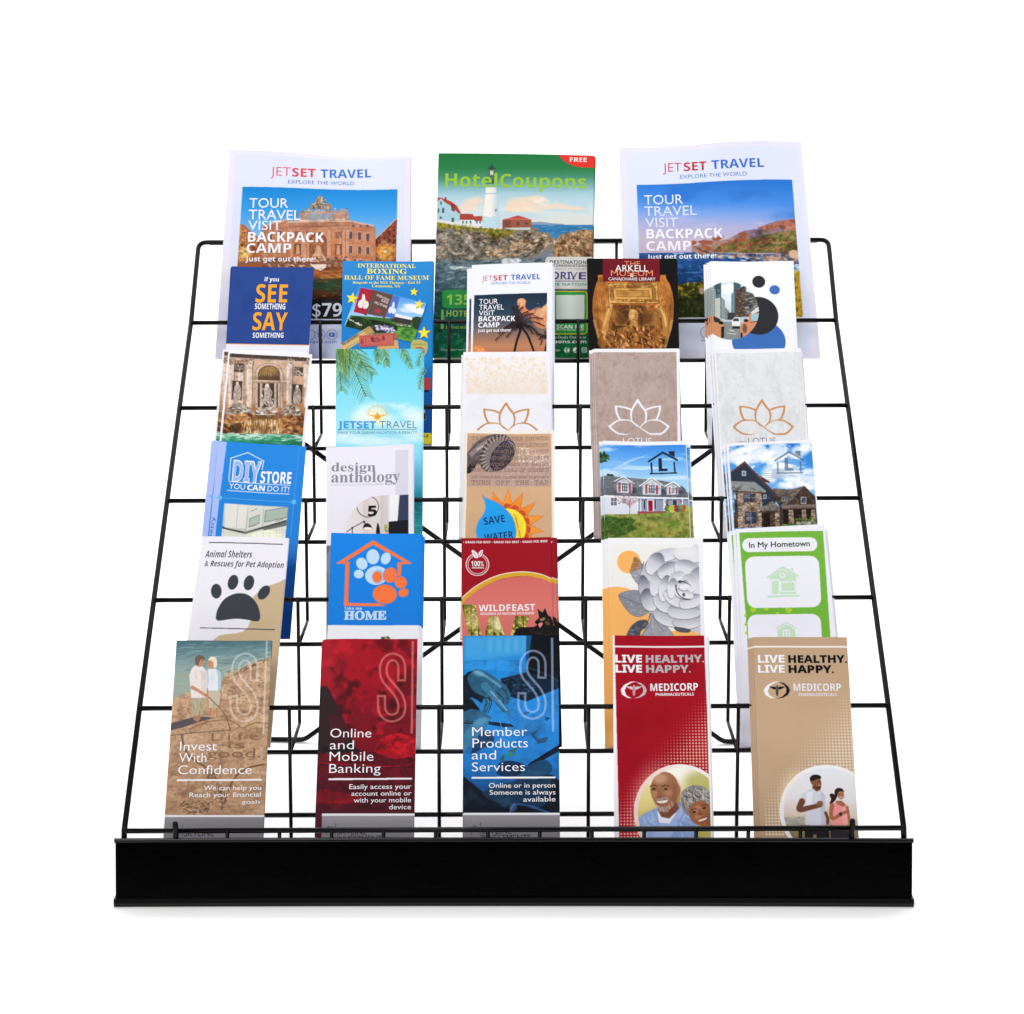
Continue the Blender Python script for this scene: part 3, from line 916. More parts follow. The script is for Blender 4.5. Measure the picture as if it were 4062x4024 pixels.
['n',[1386,1200,1493,1025,1713,962,1875,971,1890,1315,1388,1319],'2a1a0c',3.6,3.8,0.52,0.75,0.32,326,0,3],
['n',[1386,1200,1493,1025,1713,962,1875,971,1890,1315,1388,1319],'fff4e4',6,5.1,0.54,0.76,0.32,327,0,4],
['g',[-56,1367,811,1360,1117,1340,1251,1266,1386,1210,1397,1319,1890,1315,1916,2607,-21,2607],[810,1333,841,2589],[(0,'7a8288'),(0.15,'56707a'),(0.4,'35585c'),(0.6,'1d5546'),(1,'0c6a36')]],
['d',[-39,1385,1151,1339,1387,1255,1399,1401,1805,1726,380,1770,-11,1754],200,1.75,5.96,0.22,-0.1,0.2,['8a9aa4','3a5058','a8b4bc','2a4044','5a727a'],0.6,20,0],
['d',[794,1342,998,1350,982,1395,812,1397],60,1.41,3.87,0.35,-0.2,0.3,['e8ecee','c8d4da','f4f4f4'],1,24,0],
['d',[184,1438,423,1463,407,1500,185,1483],40,1.4,3.5,0.3,0,0.3,['dfe6e8','c0ccd2'],1,25,0],
['d',[-19,1772,380,1770,400,2554,-6,2554],150,2.09,6.97,0.2,-0.1,0.3,['0a5c40','2a7050','14503c','1f8048'],0.5,26,0],
['n',[-39,1367,1890,1315,1916,2607,-21,2607],'061a18',8.5,6.3,0.5,0.72,0.3,331,0,4],
['n',[-39,1367,1890,1315,1916,2607,-21,2607],'061a18',2.6,2.7,0.52,0.75,0.24,332,0,3],
['n',[-39,1367,1890,1315,1916,2607,-21,2607],'b0c4c8',4.3,3.6,0.54,0.76,0.24,333,0,4],
['p',[-5,629,45,582,164,682,277,772,276,879,-2,858],'a9cdd9'],
['p',[0,570,45,573,162,618,235,672,289,769,260,776,172,682,85,628,45,582,2,629],'b8453a'],
['p',[162,636,214,667,213,755,174,737],'7a3a34'],
['p',[87,567,113,567,114,618,88,613],'9a4034'],
['p',[60,707,87,707,89,769,62,769],'4a5a66'],
['p',[37,623,54,623,56,663,39,663],'4a5a66'],
['p',[178,828,208,828,210,883,179,883],'4a5a66'],
['p',[11,711,28,711,29,766,12,766],'4a5a66'],
['p',[178,707,209,707,209,740,179,740],'4a5a66'],
['e',5,83,1.4,1.5,'445060',1,0,0],
['p',[279,846,449,853,560,861,562,934,280,897],'dfe8ea'],
['p',[277,776,430,780,455,855,274,857],'a8443c'],
['p',[440,807,585,805,625,864,450,869],'b04a40'],
['p',[303,867,324,869,325,904,304,900],'5a6670'],
['p',[346,867,366,868,367,903,347,900],'5a6670'],
['p',[393,866,414,868,415,903,394,899],'5a6670'],
['p',[468,865,489,867,490,902,469,898],'5a6670'],
['p',[508,865,528,867,529,901,508,898],'5a6670'],
['p',[543,865,564,866,565,901,544,898],'5a6670'],
['l',[-6,858,289,915,562,934,784,954],0.71,'e8e8e4'],
['l',[-5,882,290,933,563,951,784,965],0.53,'d8d8d2'],
['l',[-2,858,-1,889],0.35,'dcdcd8'],
['l',[34,862,35,893],0.35,'dcdcd8'],
['l',[70,867,70,897],0.35,'dcdcd8'],
['l',[106,871,106,901],0.35,'dcdcd8'],
['l',[141,875,142,905],0.35,'dcdcd8'],
['l',[177,880,178,909],0.35,'dcdcd8'],
['l',[213,884,214,913],0.35,'dcdcd8'],
['l',[249,888,250,917],0.35,'dcdcd8'],
['l',[285,893,286,921],0.35,'dcdcd8'],
['l',[321,897,322,925],0.35,'dcdcd8'],
['l',[357,902,358,929],0.35,'dcdcd8'],
['l',[393,906,393,933],0.35,'dcdcd8'],
['l',[429,910,429,937],0.35,'dcdcd8'],
['l',[465,915,465,941],0.35,'dcdcd8'],
['l',[500,919,501,945],0.35,'dcdcd8'],
['l',[536,923,537,949],0.35,'dcdcd8'],
['l',[572,928,573,953],0.35,'dcdcd8'],
['l',[608,932,609,957],0.35,'dcdcd8'],
['l',[644,936,645,961],0.35,'dcdcd8'],
['l',[680,941,681,965],0.35,'dcdcd8'],
['l',[716,945,716,969],0.35,'dcdcd8'],
['l',[752,950,752,973],0.35,'dcdcd8'],
['g',[577,437,697,435,767,946,542,949],[530,-365,722,-369],[(0,'f4ead8'),(0.5,'eceae6'),(1,'b4c8d4')]],
['p',[562,511,722,509,719,520,564,522],'9cb8c0'],
['p',[590,334,692,333,702,388,579,390],'3a5a4c'],
['p',[592,195,689,194,687,342,602,344],'52705e'],
['p',[582,205,698,203,640,150],'2f4a3c'],
['l',[639,124,640,166],0.71,'2f4a3c'],
['p',[618,223,661,222,659,278,623,278],'c8d2c0'],
['p',[542,797,645,823,695,789,754,822,767,946,542,949],'b4d4e2',0.8,0],
['p',[693,712,710,712,711,749,694,749],'6a7a84'],
['p',[782,849,1127,845,1130,950,784,954],'9a5a46'],
['p',[782,849,884,848,886,953,784,954],'7a4034',0.6,0],
['p',[775,853,968,792,1136,847],'b8483e'],
['l',[781,836,1105,840],0.53,'e0b0a0'],
['p',[820,880,854,879,855,916,821,917],'5a4a4a'],
['p',[953,878,987,878,988,915,954,915],'5a4a4a'],
['p',[1052,877,1086,877,1086,914,1052,914],'5a4a4a'],
['p',[789,954,1125,943,1108,976,904,974],'c8ccca'],
['p',[1431,-15,1455,35,1507,91,1576,129,1653,152,1748,160,1884,154,1881,-23],'e2392f'],
['p',[1959,1309,1975,1312,1989,1322,1998,1336,2001,1353,2007,1676,2005,1692,1996,1707,1983,1716,1967,1720,1353,1723,1337,1720,1324,1711,1315,1697,1311,1680,1304,1358,1307,1342,1315,1327,1328,1318,1344,1314],'d6d4d1'],
['p',[1412,1619,1794,1617,1794,1624,1412,1627],'5a4a86'],
['l',[1632,1593,1681,1505],1.58,'4a4f58',1,0,0.53],
['l',[1644,1593,1685,1509],0.53,'5aa06a'],
['p',[1768,1744,1785,1748,1799,1758,1809,1773,1813,1791,1822,2244,1819,2262,1810,2277,1796,2287,1779,2291,1423,2291,1406,2288,1392,2278,1382,2263,1378,2245,1368,1794,1371,1776,1380,1760,1394,1750,1411,1746],'2f9a48'],
['p',[1768,1744,1785,1748,1799,1758,1809,1773,1813,1791,1822,2244,1819,2262,1810,2277,1796,2287,1779,2291,1423,2291,1406,2288,1392,2278,1382,2263,1378,2245,1368,1794,1371,1776,1380,1760,1394,1750,1411,1746],'d8c030'],
['p',[1766,1757,1779,1760,1790,1768,1798,1779,1801,1793,1810,2242,1808,2256,1801,2268,1790,2275,1777,2278,1433,2279,1420,2276,1409,2268,1401,2257,1398,2243,1388,1795,1391,1781,1398,1770,1409,1762,1422,1759],'2f9848'],
['p',[1762,1795,1767,1796,1772,1799,1775,1804,1776,1810,1781,2086,1780,2091,1778,2096,1773,2099,1768,2100,1460,2101,1454,2100,1450,2097,1447,2092,1446,2087,1440,1811,1441,1806,1443,1801,1448,1798,1453,1797],'d3ddd6'],
['p',[470,1739,487,1742,502,1752,512,1768,516,1785,519,1920,516,1938,507,1953,493,1963,476,1967,141,1968,124,1965,109,1955,99,1940,95,1922,92,1788,94,1770,104,1755,118,1744,134,1741],'2c8f42'],
['p',[89,1990,114,1990,121,2227,90,2227],'8fb84a'],
['e',158.3,248.6,3.2,3.4,'e4ece6',1,0,0],
['e',168.5,248.6,3.2,3.4,'e4ece6',1,0,0],
['p',[1802,2454,1808,2455,1813,2458,1817,2463,1818,2470,1819,2502,1818,2508,1814,2513,1810,2517,1804,2518,1773,2518,1767,2517,1762,2513,1759,2508,1758,2502,1757,2470,1758,2464,1761,2458,1766,2455,1772,2454],'e4ece6'],
['p',[1799,2463,1803,2463,1806,2466,1809,2469,1810,2473,1810,2498,1809,2502,1807,2506,1804,2508,1800,2509,1776,2509,1773,2508,1769,2506,1767,2502,1766,2498,1766,2473,1766,2469,1768,2466,1772,2463,1776,2463],'0f6a38'],
['e',178.8,248.6,1.4,1.4,'e4ece6',1,0,0],
['e',178.8,248.6,0.7,0.7,'0f6a38',1,0,0],
['p',[1577,2522,1576,2482,1566,2482,1566,2470,1576,2470,1579,2457,1599,2457,1600,2468,1588,2470,1588,2482,1589,2522],'0f6a38'],
['p',[1668,2500,1685,2497,1695,2473,1705,2475,1695,2500,1677,2507],'0f6a38',1,1],
['l',[1610,1509,1649,1596],1.58,'4b3f80'],
  ]),
 dict(name='travel_magazine', label='large white travel flyer with a blue sea coast and hills, on the top tier', cat='magazine', group='magazines on the top tier', size=(223.5, 273.2), loc=(0.24533, 0.53274, 0.4528), lean=0.4911, quad=[(-0.11754, 0.2695), (0.10198, 0.27669), (0.11371, 0.0), (-0.11371, 0.0)], bend=[(-0.0045, 2.0, 0.05, 2.2), (0.003, 1.0, 0, 3)], thick=0.5, edge='e9e9f0', base='e8e6f4', matt=True, step=0.6, fine=277.3, picture=[26.3, 48.8, 205.4, 223.1],
  copies=[(-0.4,-0.6,-1.1,0,'pale flyer sheet just behind the sea coast flyer on the top tier',0)],
  text=[('heading','JET','r',51.98,33.59,74.68,34.04,11.36,'c85058',-0.008),
   ('heading','SET','b',77.31,33.93,104.92,34.14,11.33,'c63a40',0),
   ('heading','TRAVEL','b',111.06,33.75,174.38,33.47,11.28,'3a70ce',0),
   ('tagline','EXPLORE THE WORLD','r',72.49,43.6,153.05,43.9,4.9,'5b86cf',0),
   ('slogan','TOUR','r',27.74,76.14,74.43,76.48,12.42,'e8eaf6',0),
   ('slogan','TRAVEL','r',27.56,91.15,90.09,91.57,12.38,'e4e6f4',0),
   ('slogan','VISIT','r',28.06,106.12,67.03,106.15,12.15,'e4e6f4',0),
   ('slogan','BACKPACK','b',28.74,120.67,119.7,121.75,12.3,'f6f5fb',0),
   ('slogan','CAMP','b',28.18,136.45,81.34,136.76,12.25,'f6f5fb',0),
   ('slogan','Just get out there!','b',28.63,147.57,110.21,147.68,6.29,'f6f5fb',0),
   ('web_address','f','b',91.94,244.75,95.25,244.76,7.56,'4a70c4',0),
   ('web_address','www.jetsettravel.com','r',86.73,252.63,160.82,252.1,3.59,'4a6cbc',0)],
  ops=[
['p',[82,74,2185,73,2146,2632,46,2683],'dfe5f7'],
['g',[194,501,2077,494,2071,2227,190,2227],[1071,490,1029,1251],[(0,'2c78d4'),(0.35,'4a8ee6'),(0.55,'7fa6ea'),(0.75,'b0b2da'),(1,'c8b8d0')]],
['cl',[194,501,2077,494,2071,2227,190,2227],0],
['n',[190,788,1222,885,1204,1181,178,1162],'b8bce8',51.8,13.1,0.45,0.75,0.7,31,0,4,13.8],
['n',[959,954,1767,971,1752,1191,948,1176],'d0c4dc',37.8,9.3,0.5,0.75,0.6,32,0,4,10.3],
['n',[32,291,2270,318,2240,1090,10,1046],'2468c4',69.9,38,0.5,0.8,0.5,33,0,4,15.7],
['p',[1270,1228,1447,1139,1602,1118,1727,1062,1850,1018,2076,992,2090,1451,1260,1402],'8f7a90'],
['p',[1604,1100,1761,1063,1936,1015,2075,996,2088,1160,1894,1120,1721,1135],'b5705c'],
['p',[821,1318,1028,1274,1269,1237,1543,1242,1705,1373,1190,1419,817,1395],'a8887c'],
['p',[1092,1345,1267,1283,1509,1241,1717,1190,1926,1148,2089,1142,2085,1415,1531,1425,1123,1400],'6a6a3a'],
['n',[824,1248,2105,1051,2085,1415,817,1395],'9c5a40',15.4,7.4,0.5,0.65,1,34,0,4],
['d',[1092,1345,1507,1260,1891,1166,2089,1151,2078,1397,1531,1416,1124,1391],260,1.06,3.54,0.35,-0.3,0.3,['7a7a34','a06a44','5a5a2a','c08060','8a8a3e'],1,35,0],
['n',[1622,1078,2075,1005,2088,1160,1720,1154],'b06a58',20.6,9.2,0.5,0.7,1,36,0,4],
['g',[179,1394,851,1396,1190,1419,2090,1451,2074,1866,173,1828],[1021,1399,1000,1801],[(0,'2a5a98'),(0.5,'1f4f8c'),(1,'173f78')]],
['d',[186,1413,2090,1451,2071,1794,183,1773],160,1.78,6.04,0.14,0,0.1,['2f68a8','123a6c','5a90c4','16447c'],0.7,37,0],
['d',[851,1396,1189,1447,1497,1424,1699,1455,1869,1448,2079,1379,2083,1542,1658,1554,1492,1488,1289,1476,901,1424],180,1.06,2.83,0.6,0.3,0.7,['c49a82','e0bca4','8a5a48','a07058','d8b49c'],1,38,0],
['n',[821,1318,1270,1228,1727,1062,2075,996,2090,1451,986,1416],'2a1a14',13.6,10.3,0.5,0.72,0.4,341,0,4],
['n',[821,1318,1270,1228,1727,1062,2075,996,2090,1451,986,1416],'2a1a14',4.1,4.4,0.52,0.75,0.32,342,0,3],
['n',[821,1318,1270,1228,1727,1062,2075,996,2090,1451,986,1416],'e0b090',6.8,5.9,0.54,0.76,0.32,343,0,4],
['n',[178,1404,2090,1451,2077,1830,173,1810],'061838',10.2,7.8,0.5,0.72,0.35,345,0,4],
['n',[178,1404,2090,1451,2077,1830,173,1810],'061838',3.1,3.3,0.52,0.75,0.28,346,0,3],
['n',[178,1404,2090,1451,2077,1830,173,1810],'88b4e0',5.1,4.4,0.54,0.76,0.28,347,0,4],
['e',115.8,145.9,3.7,2.9,'b88a70',1,0,0],
['e',178,151,5.8,4,'c8a088',1,0,0],
['e',202.3,144.1,5.8,5.4,'d8b498',1,0,0],
['d',[443,1393,1529,1452,1863,1530,2082,1560,2059,1632,1692,1555,1186,1502,442,1412],50,1.06,3.9,0.2,0,0.2,['e4eaf2','c8d8e8'],1,39,0],
['d',[1929,1558,2090,1560,2087,1704,1955,1667],40,1.05,4.2,0.25,-0.1,0.2,['e8eef4','b4cce0'],1,40,0],
['p',[180,1847,494,1795,764,1789,951,1764,1100,1820,1337,1804,2022,1668,2100,1650,2070,2238,190,2227],'4a4a1c'],
['d',[189,1856,663,1797,951,1773,1336,1822,2021,1686,2099,1659,2067,2233,193,2222],900,0.88,2.64,0.7,1,1,['a8902a','6a6420','3a401a','c0a434','86802c','2c3416'],1,41,0],
['n',[180,1865,950,1782,2098,1668,2067,2233,190,2222],'0c1004',10.1,7.7,0.5,0.72,0.5,349,0,4],
['n',[180,1865,950,1782,2098,1668,2067,2233,190,2222],'0c1004',3,3.3,0.52,0.75,0.4,350,0,3],
['n',[180,1865,950,1782,2098,1668,2067,2233,190,2222],'e8c840',5,4.4,0.54,0.76,0.4,351,0,4],
['d',[2022,1668,2100,1650,2067,2233,1978,2232],200,1.05,2.44,0.7,1,1,['d0a82a','e0b830','b89020'],1,42,0],
['e',91.1,189.1,3,3.6,'c0a08c',1,0,0],
['d',[621,1979,957,1982,944,2226,610,2224],300,1.4,3.15,0.7,1,1,['2a3214','1e2610','3c4018'],0.7,43,0],
['cl'],
['l',[1014,2415,1011,2435,1002,2454,990,2470,975,2482,957,2490,939,2492,920,2490,903,2482,889,2470,879,2454,873,2435,871,2415,875,2395,883,2376,895,2360,910,2348,928,2340,947,2338,965,2341,982,2348,996,2361,1007,2377,1013,2395,1014,2415],0.6,'5b7ec8'],
  ]),
 dict(name='trifold_leaflet', label='navy safety leaflet lettered SEE SAY in orange, in front of the fountain flyer', cat='leaflet', group='leaflets on the fifth tier', size=(95.9, 228.2), loc=(-0.28469, 0.43125, 0.36938), lean=0.61107, quad=[(-0.0452, 0.22885), (0.05089, 0.22751), (0.04781, 0.0), (-0.04781, 0.0)], bend=[(-0.0012, 1.0, 0, 3)], thick=0.8, edge='3a5498', base='e4e4ee', step=0.5, fine=117.3,
  copies=[(0.6,0,-1.1,0.5,'navy leaflet edge peeking right behind the SEE SAY leaflet',0),
   (1.2,-0.4,-2.2,0.8,'rearmost navy leaflet behind the SEE SAY leaflet',0)],
  text=[('message','if you','b',39.07,18.94,55.81,18.91,5.72,'eef0f8',0),
   ('message','SEE','b',30.24,47.08,66.91,46.86,24.25,'f4a41f',0),
   ('message','SOMETHING','b',29.94,55.94,65.25,55.94,7.54,'eef0f8',0),
   ('message','SAY','b',28.64,83.46,68.61,83.48,23.58,'f4a41f',0),
   ('message','SOMETHING','b',29.76,93.49,65.35,93.2,6.7,'eef0f8',0)],
  ops=[
['p',[-14,-34,969,-29,956,1024,-4,1013],'25448c'],
['n',[-14,-34,969,-29,956,1024,-4,1013],'1e3a80',20.1,22.9,0.4,0.8,0.5,2,0,4],
['l',[-2,1015,956,1026],0.87,'f0a024'],
  ]),
 dict(name='trifold_leaflet', label='blue boxing museum leaflet with yellow stars and old tickets', cat='leaflet', group='leaflets on the fifth tier', size=(104.5, 235.8), loc=(-0.14481, 0.43125, 0.36938), lean=0.61107, quad=[(-0.05563, 0.23576), (0.05045, 0.23576), (0.05145, 0.0), (-0.05145, 0.0)], bend=[(-0.00041, 1.0, 0.0, 2), (0.00061, 2.0, 0.14, 1.5)], thick=0.8, edge='2a6cb0', base='1c7cc8', step=0.5, fine=235.8,
  copies=[(0.9,-0.3,-1.1,0,'blue boxing leaflet copy directly behind the boxing museum leaflet',0),
   (1.3,-0.7,-2.2,0,'rearmost blue boxing leaflet, a thin edge right of the boxing museum leaflet',0)],
  text=[('address_strip','NY 13032','b',69.47,227.26,101.55,227.26,3.39,'1c1c20',0),
   ('title','INTERNATIONAL','s',17.37,8.83,84.69,8.83,5.56,'f2e448',0),
   ('title','BOXING','s',27.92,16.86,74.34,16.86,6.89,'f2e448',0),
   ('title','HALL OF FAME MUSEUM','s',2.35,24.88,99.62,24.88,5.72,'f2e448',0),
   ('directions','Ringside to the NYS Thruway - Exit 34','s',12.03,30.4,90.23,29.83,3.43,'f2e448',0),
   ('directions','Canastota, NY','s',34.29,34.77,67.42,34.77,3.61,'f2e448',0),
   ('banner_text','INTERNATIONAL','r',39.58,46.34,54.07,53.33,2.96,'f0e8e0',0),
   ('banner_text','BOXING','r',44.97,53.33,52.46,56.73,3.33,'f0e8e0',0),
   ('banner_text','HALL OF FAME','r',37.22,55.79,51.21,62.38,3.33,'f0e8e0',0),
   ('ticket_text','6','b',22.57,109.46,25.87,109.28,7.43,'a02830',0),
   ('ticket_text','LOUIS -','b',35.71,103.9,44.79,103.15,2.6,'6a2030',0),
   ('ticket_text','WALCOTT','b',35.75,106.87,46.15,106.12,2.6,'6a2030',0),
   ('ticket_text','WILLARD DEMPSEY','s',1.95,111.87,20.76,98.32,3.62,'4a2a18',0)],
  ops=[
['g',[-30,-23,1065,-23,1074,2397,-11,2397],[401,-4,433,2361],[(0,'2c88cc'),(0.3,'1d7cc6'),(0.55,'1a80c4'),(0.75,'0e5cae'),(1,'0a4a98')]],
['p',[212,342,988,569,842,1087,46,871],'123a6a',0.5,0],
['g',[199,331,975,558,828,1072,32,858],[572,416,544,755],[(0,'3f8ee0'),(0.5,'7ab4ec'),(1,'a0c8f0')]],
['cl',[199,331,975,558,828,1072,32,858],0],
['e',82.3,61.4,11.6,4.5,'f0f4fa',0.9,0.24,0.7],
['e',89,66.1,9.9,3.8,'f4f6fa',0.9,0.24,0.6],
['e',74.1,65.2,8.3,2.6,'dfeaf6',0.8,0.24,0.7],
['p',[32,868,105,718,544,755,940,737,828,1072],'3a6a2c'],
['g',[446,905,578,849,893,905,828,1076,414,998],[578,868,811,1017],[(0,'3c7a30'),(1,'5a9a3c')]],
['d',[545,886,876,905,828,1063,514,1017],120,1.41,3.86,0.4,0.2,0.3,['4a8a34','68a848','386e28'],1,5,0],
['p',[592,684,816,746,808,778,585,727],'e8e8ea'],
['p',[585,727,808,778,793,840,569,793],'3a3438'],
['d',[577,808,809,853,810,868,578,834],26,0.7,1.58,0.5,0.2,0.3,['e8e8ea','8a8a90','c04040'],1,6,0],
['p',[49,868,81,765,179,737,296,774,412,783,627,849,612,924,381,942,49,886],'1c3018',1,1],
['d',[57,858,97,755,412,793,611,868,380,933],60,1.41,3.51,0.8,0,1,['14240f','2c4a20','203818'],1,7,0],
['p',[816,755,891,737,941,812,893,905,826,868],'2a3c20',1,1],
['p',[212,355,357,386,262,708,137,675],'ac2238'],
['p',[573,450,666,477,601,759,497,733],'4a70c0'],
['p',[348,382,382,389,287,722,259,718],'6a4038'],
['p',[553,435,586,446,494,765,471,755],'6a4038'],
['p',[382,389,556,439,477,737,295,703],'62463f'],
['e',22.2,56.7,3.6,5.7,'e8e0dc',1,0.26,0],
['e',27.3,58.2,3.5,5.3,'e8e0dc',1,0.17,0],
['e',24.8,57.9,0.7,4.5,'b8a8a8',0.6,0.21,0],
['p',[235,439,261,446,273,533,226,530],'e8e0dc'],
['e',56.2,64.6,2.6,4.5,'dce4f2',1,0.26,0],
['e',59.9,65.8,2.5,4.1,'dce4f2',1,0.17,0],
['p',[587,539,607,545,605,616,572,613],'dce4f2'],
['e',41,66.1,4,2.8,'c03848',1,0.21,0],
['e',41.9,68,8.3,5.6,'6a4a40',0.3,0,0],
['d',[330,868,445,830,611,886,629,961,480,942],80,0.7,1.58,0.8,0,1,['e8e0f0','a08cd0','7a64b8','f4f0f4'],1,8,0],
['d',[56,755,89,765,247,849,214,858],16,0.7,1.23,0.8,0,1,['f4f0ea','e8c0c8'],1,9,0],
['cl'],
['p',[364,961,645,942,663,1017,415,1054],'9a6a50'],
['p',[416,1082,646,1035,661,1146,417,1158],'d8a860'],
['p',[-6,1095,322,855,384,942,94,1150,-5,1165],'d4b478'],
['p',[248,914,322,855,384,942,307,998],'b8945a'],
['l',[27,1091,322,877],0.35,'6a4a2c'],
['l',[61,1143,364,942],0.35,'6a4a2c'],
['p',[213,991,606,959,611,1113,218,1139],'7a3430',0.5,0],
['p',[203,983,592,952,601,1100,210,1128],'c8645a'],
['p',[335,998,368,994,372,1054,339,1058],'8a3a40'],
['p',[467,987,497,985,501,1039,471,1043],'8a3a40'],
['l',[216,998,579,966],0.35,'8a3030'],
['l',[223,1113,589,1085],0.35,'8a3030'],
['l',[279,983,287,1119],0.35,'8a3030'],
['p',[135,419,145,478,197,491,151,520,157,579,118,538,70,562,92,508,57,463,109,471],'3a3a20'],
['p',[130,414,140,473,192,486,146,514,152,574,113,533,65,556,87,502,52,457,104,465],'f6e23c'],
['p',[838,352,848,393,886,399,855,422,862,464,832,438,800,458,812,418,785,389,822,390],'3a3a20'],
['p',[833,346,843,387,880,393,850,417,857,459,827,432,795,452,807,412,780,383,817,385],'f6e23c'],
['p',[903,512,912,559,953,569,916,592,921,640,890,607,852,626,869,583,841,547,883,553],'3a3a20'],
['p',[898,506,907,553,948,564,911,586,916,634,885,601,847,620,864,577,836,541,878,547],'f6e23c'],
['p',[955,864,975,923,1031,926,988,965,1003,1026,956,991,910,1026,924,965,880,926,936,923],'3a3a20'],
['p',[950,858,970,917,1026,920,983,959,998,1020,951,985,905,1020,919,959,875,920,931,917],'f6e23c'],
['p',[812,1054,878,1032,944,1045,994,1091,979,1202,913,1276,830,1239,800,1165],'b8b060',1,1],
['e',89.6,118.3,6.6,5.5,'c0503c',1,0,0],
['e',89.6,116.9,5,1.8,'d8cc80',1,0,0],
['l',[829,1091,969,1091],0.52,'5a5030'],
['p',[900,1527,1032,1524,1037,1669,902,1684],'b8403c'],
['p',[902,1688,1017,1680,1017,1706,902,1709],'1c1014'],
['p',[921,1905,970,1932,992,2049,923,2067],'c8b890'],
['p',[946,1959,979,1977,985,2049,947,2049],'281c18'],
['p',[-63,2221,1072,2219,1074,2388,-60,2388],'e6d22c'],
['l',[951,1384,961,1406],0.7,'e8dc50'],
['l',[973,1421,983,1443],0.7,'e8dc50'],
['l',[958,1458,969,1480],0.7,'e8dc50'],
  ]),
 dict(name='trifold_leaflet', label='white travel leaflet with a palm against an orange sunset, in front of the lighthouse magazine', cat='leaflet', group='leaflets on the fifth tier', size=(94.2, 232.1), loc=(-0.00273, 0.43125, 0.36938), lean=0.61107, quad=[(-0.04617, 0.23038), (0.04857, 0.23383), (0.04676, 0.0), (-0.04676, 0.0)], bend=[(0.0012, 1.0, 0, 3)], thick=0.8, edge='e9e9f0', base='eaecf7', step=0.5, fine=120.1, picture=[3.2, 38.9, 87.2, 128.3],
  copies=[(-5.3,-4.4,-1.1,0,'white sunset palm leaflet copy peeking out left of the front one',0),
   (1.8,-3.8,-2.2,0,'white sunset palm leaflet copy peeking out right of the front one',0),
   (2.5,-5,-3.3,0,'rearmost white sunset palm leaflet, showing farthest right',0)],
  text=[('heading','JET','r',11.9,22.16,24.08,22.37,6.91,'b84a50',-0.008),
   ('heading','SET','b',25.24,22.22,41.93,22.01,6.9,'c43a40',0),
   ('heading','TRAVEL','b',45.76,21.95,79.98,21.75,6.88,'3a62b8',0),
   ('tagline','EXPLORE THE WORLD','r',22.95,27.3,68.31,27.82,3.44,'5b86cf',0),
   ('slogan','TOUR','r',9.01,52.38,30.63,52.61,6.46,'f6f5fb',0),
   ('slogan','TRAVEL','r',8.91,60.14,37.66,60.55,6.64,'f6f5fb',0),
   ('slogan','VISIT','r',8.82,67.51,26.91,67.79,6.43,'f6f5fb',0),
   ('slogan','BACKPACK','b',8.56,75.24,50.69,75.9,6.79,'f6f5fb',0),
   ('slogan','CAMP','b',8.3,83.32,32.83,83.52,6.59,'f6f5fb',0),
   ('slogan','Just get out there!','b',7.86,89.12,46.12,89.43,4.13,'f6f5fb',0)],
  ops=[
['g',[32,404,878,398,869,1283,19,1268],[442,398,446,1202],[(0,'182c40'),(0.3,'2c4054'),(0.5,'5a5a66'),(0.68,'96705e'),(0.85,'c08460'),(1,'b06a50')]],
['cl',[32,404,878,398,869,1283,19,1268],0],
['p',[534,485,592,464,629,507,626,577,676,630,759,586,809,615,878,552,879,841,759,838,676,743,593,666,543,589],'d88a5c',1,1],
['n',[542,476,878,561,879,841,593,666],'f0b080',11.7,9.4,0.45,0.65,1,51,0,4],
['n',[542,514,878,617,879,859,593,703],'8a5a58',11.6,9.4,0.55,0.7,1,52,0,4],
['e',59.2,50.6,4.3,3.8,'eab088',0.7,0,0.7],
['e',80,65.2,6,5.6,'f4c090',0.7,0,0.7],
['e',85,60.7,3.3,4.1,'f2b884',0.8,0,0.7],
['p',[20,1120,49,1074,107,1066,140,1100,174,1151,174,1197,17,1194],'e0854c',1,1],
['d',[24,1092,115,1075,165,1150,33,1157],20,1.05,2.46,0.6,0,0.7,['f0a868','d07840'],1,53,0],
['l',[557,833,569,889,528,1018,499,1166],2.99,'1c1216',1,0,2.46],
['l',[564,824,644,928,694,1059,744,1207],2.81,'1c1216',1,1,2.29],
['fr',[557,811,495,643,484,573],16,6,0.6,['20141a','2c1a1e','3a2020','180f14'],0.35,1,60],
['fr',[557,811,523,637,543,561],16,6,0.6,['20141a','2c1a1e','3a2020','180f14'],0.35,1,61],
['fr',[557,811,551,644,596,576],16,6,0.6,['20141a','2c1a1e','3a2020','180f14'],0.35,1,62],
['fr',[557,811,589,676,659,639],16,6,0.6,['20141a','2c1a1e','3a2020','180f14'],0.35,1,63],
['fr',[557,811,621,691,717,669],16,6,0.6,['20141a','2c1a1e','3a2020','180f14'],0.35,1,64],
['fr',[557,811,687,725,834,737],16,6,0.6,['20141a','2c1a1e','3a2020','180f14'],0.35,1,65],
['fr',[557,811,705,772,850,831],16,6,0.6,['20141a','2c1a1e','3a2020','180f14'],0.35,1,66],
['fr',[557,811,705,850,818,984],16,6,0.6,['20141a','2c1a1e','3a2020','180f14'],0.35,1,67],
['fr',[557,811,681,832,776,950],16,6,0.6,['20141a','2c1a1e','3a2020','180f14'],0.35,1,68],
['fr',[557,811,646,822,710,930],16,6,0.6,['20141a','2c1a1e','3a2020','180f14'],0.35,1,69],
['fr',[557,811,439,859,280,1004],16,6,0.6,['20141a','2c1a1e','3a2020','180f14'],0.35,1,70],
['fr',[557,811,451,818,321,921],16,6,0.6,['20141a','2c1a1e','3a2020','180f14'],0.35,1,71],
['fr',[557,811,466,795,362,875],16,6,0.6,['20141a','2c1a1e','3a2020','180f14'],0.35,1,72],
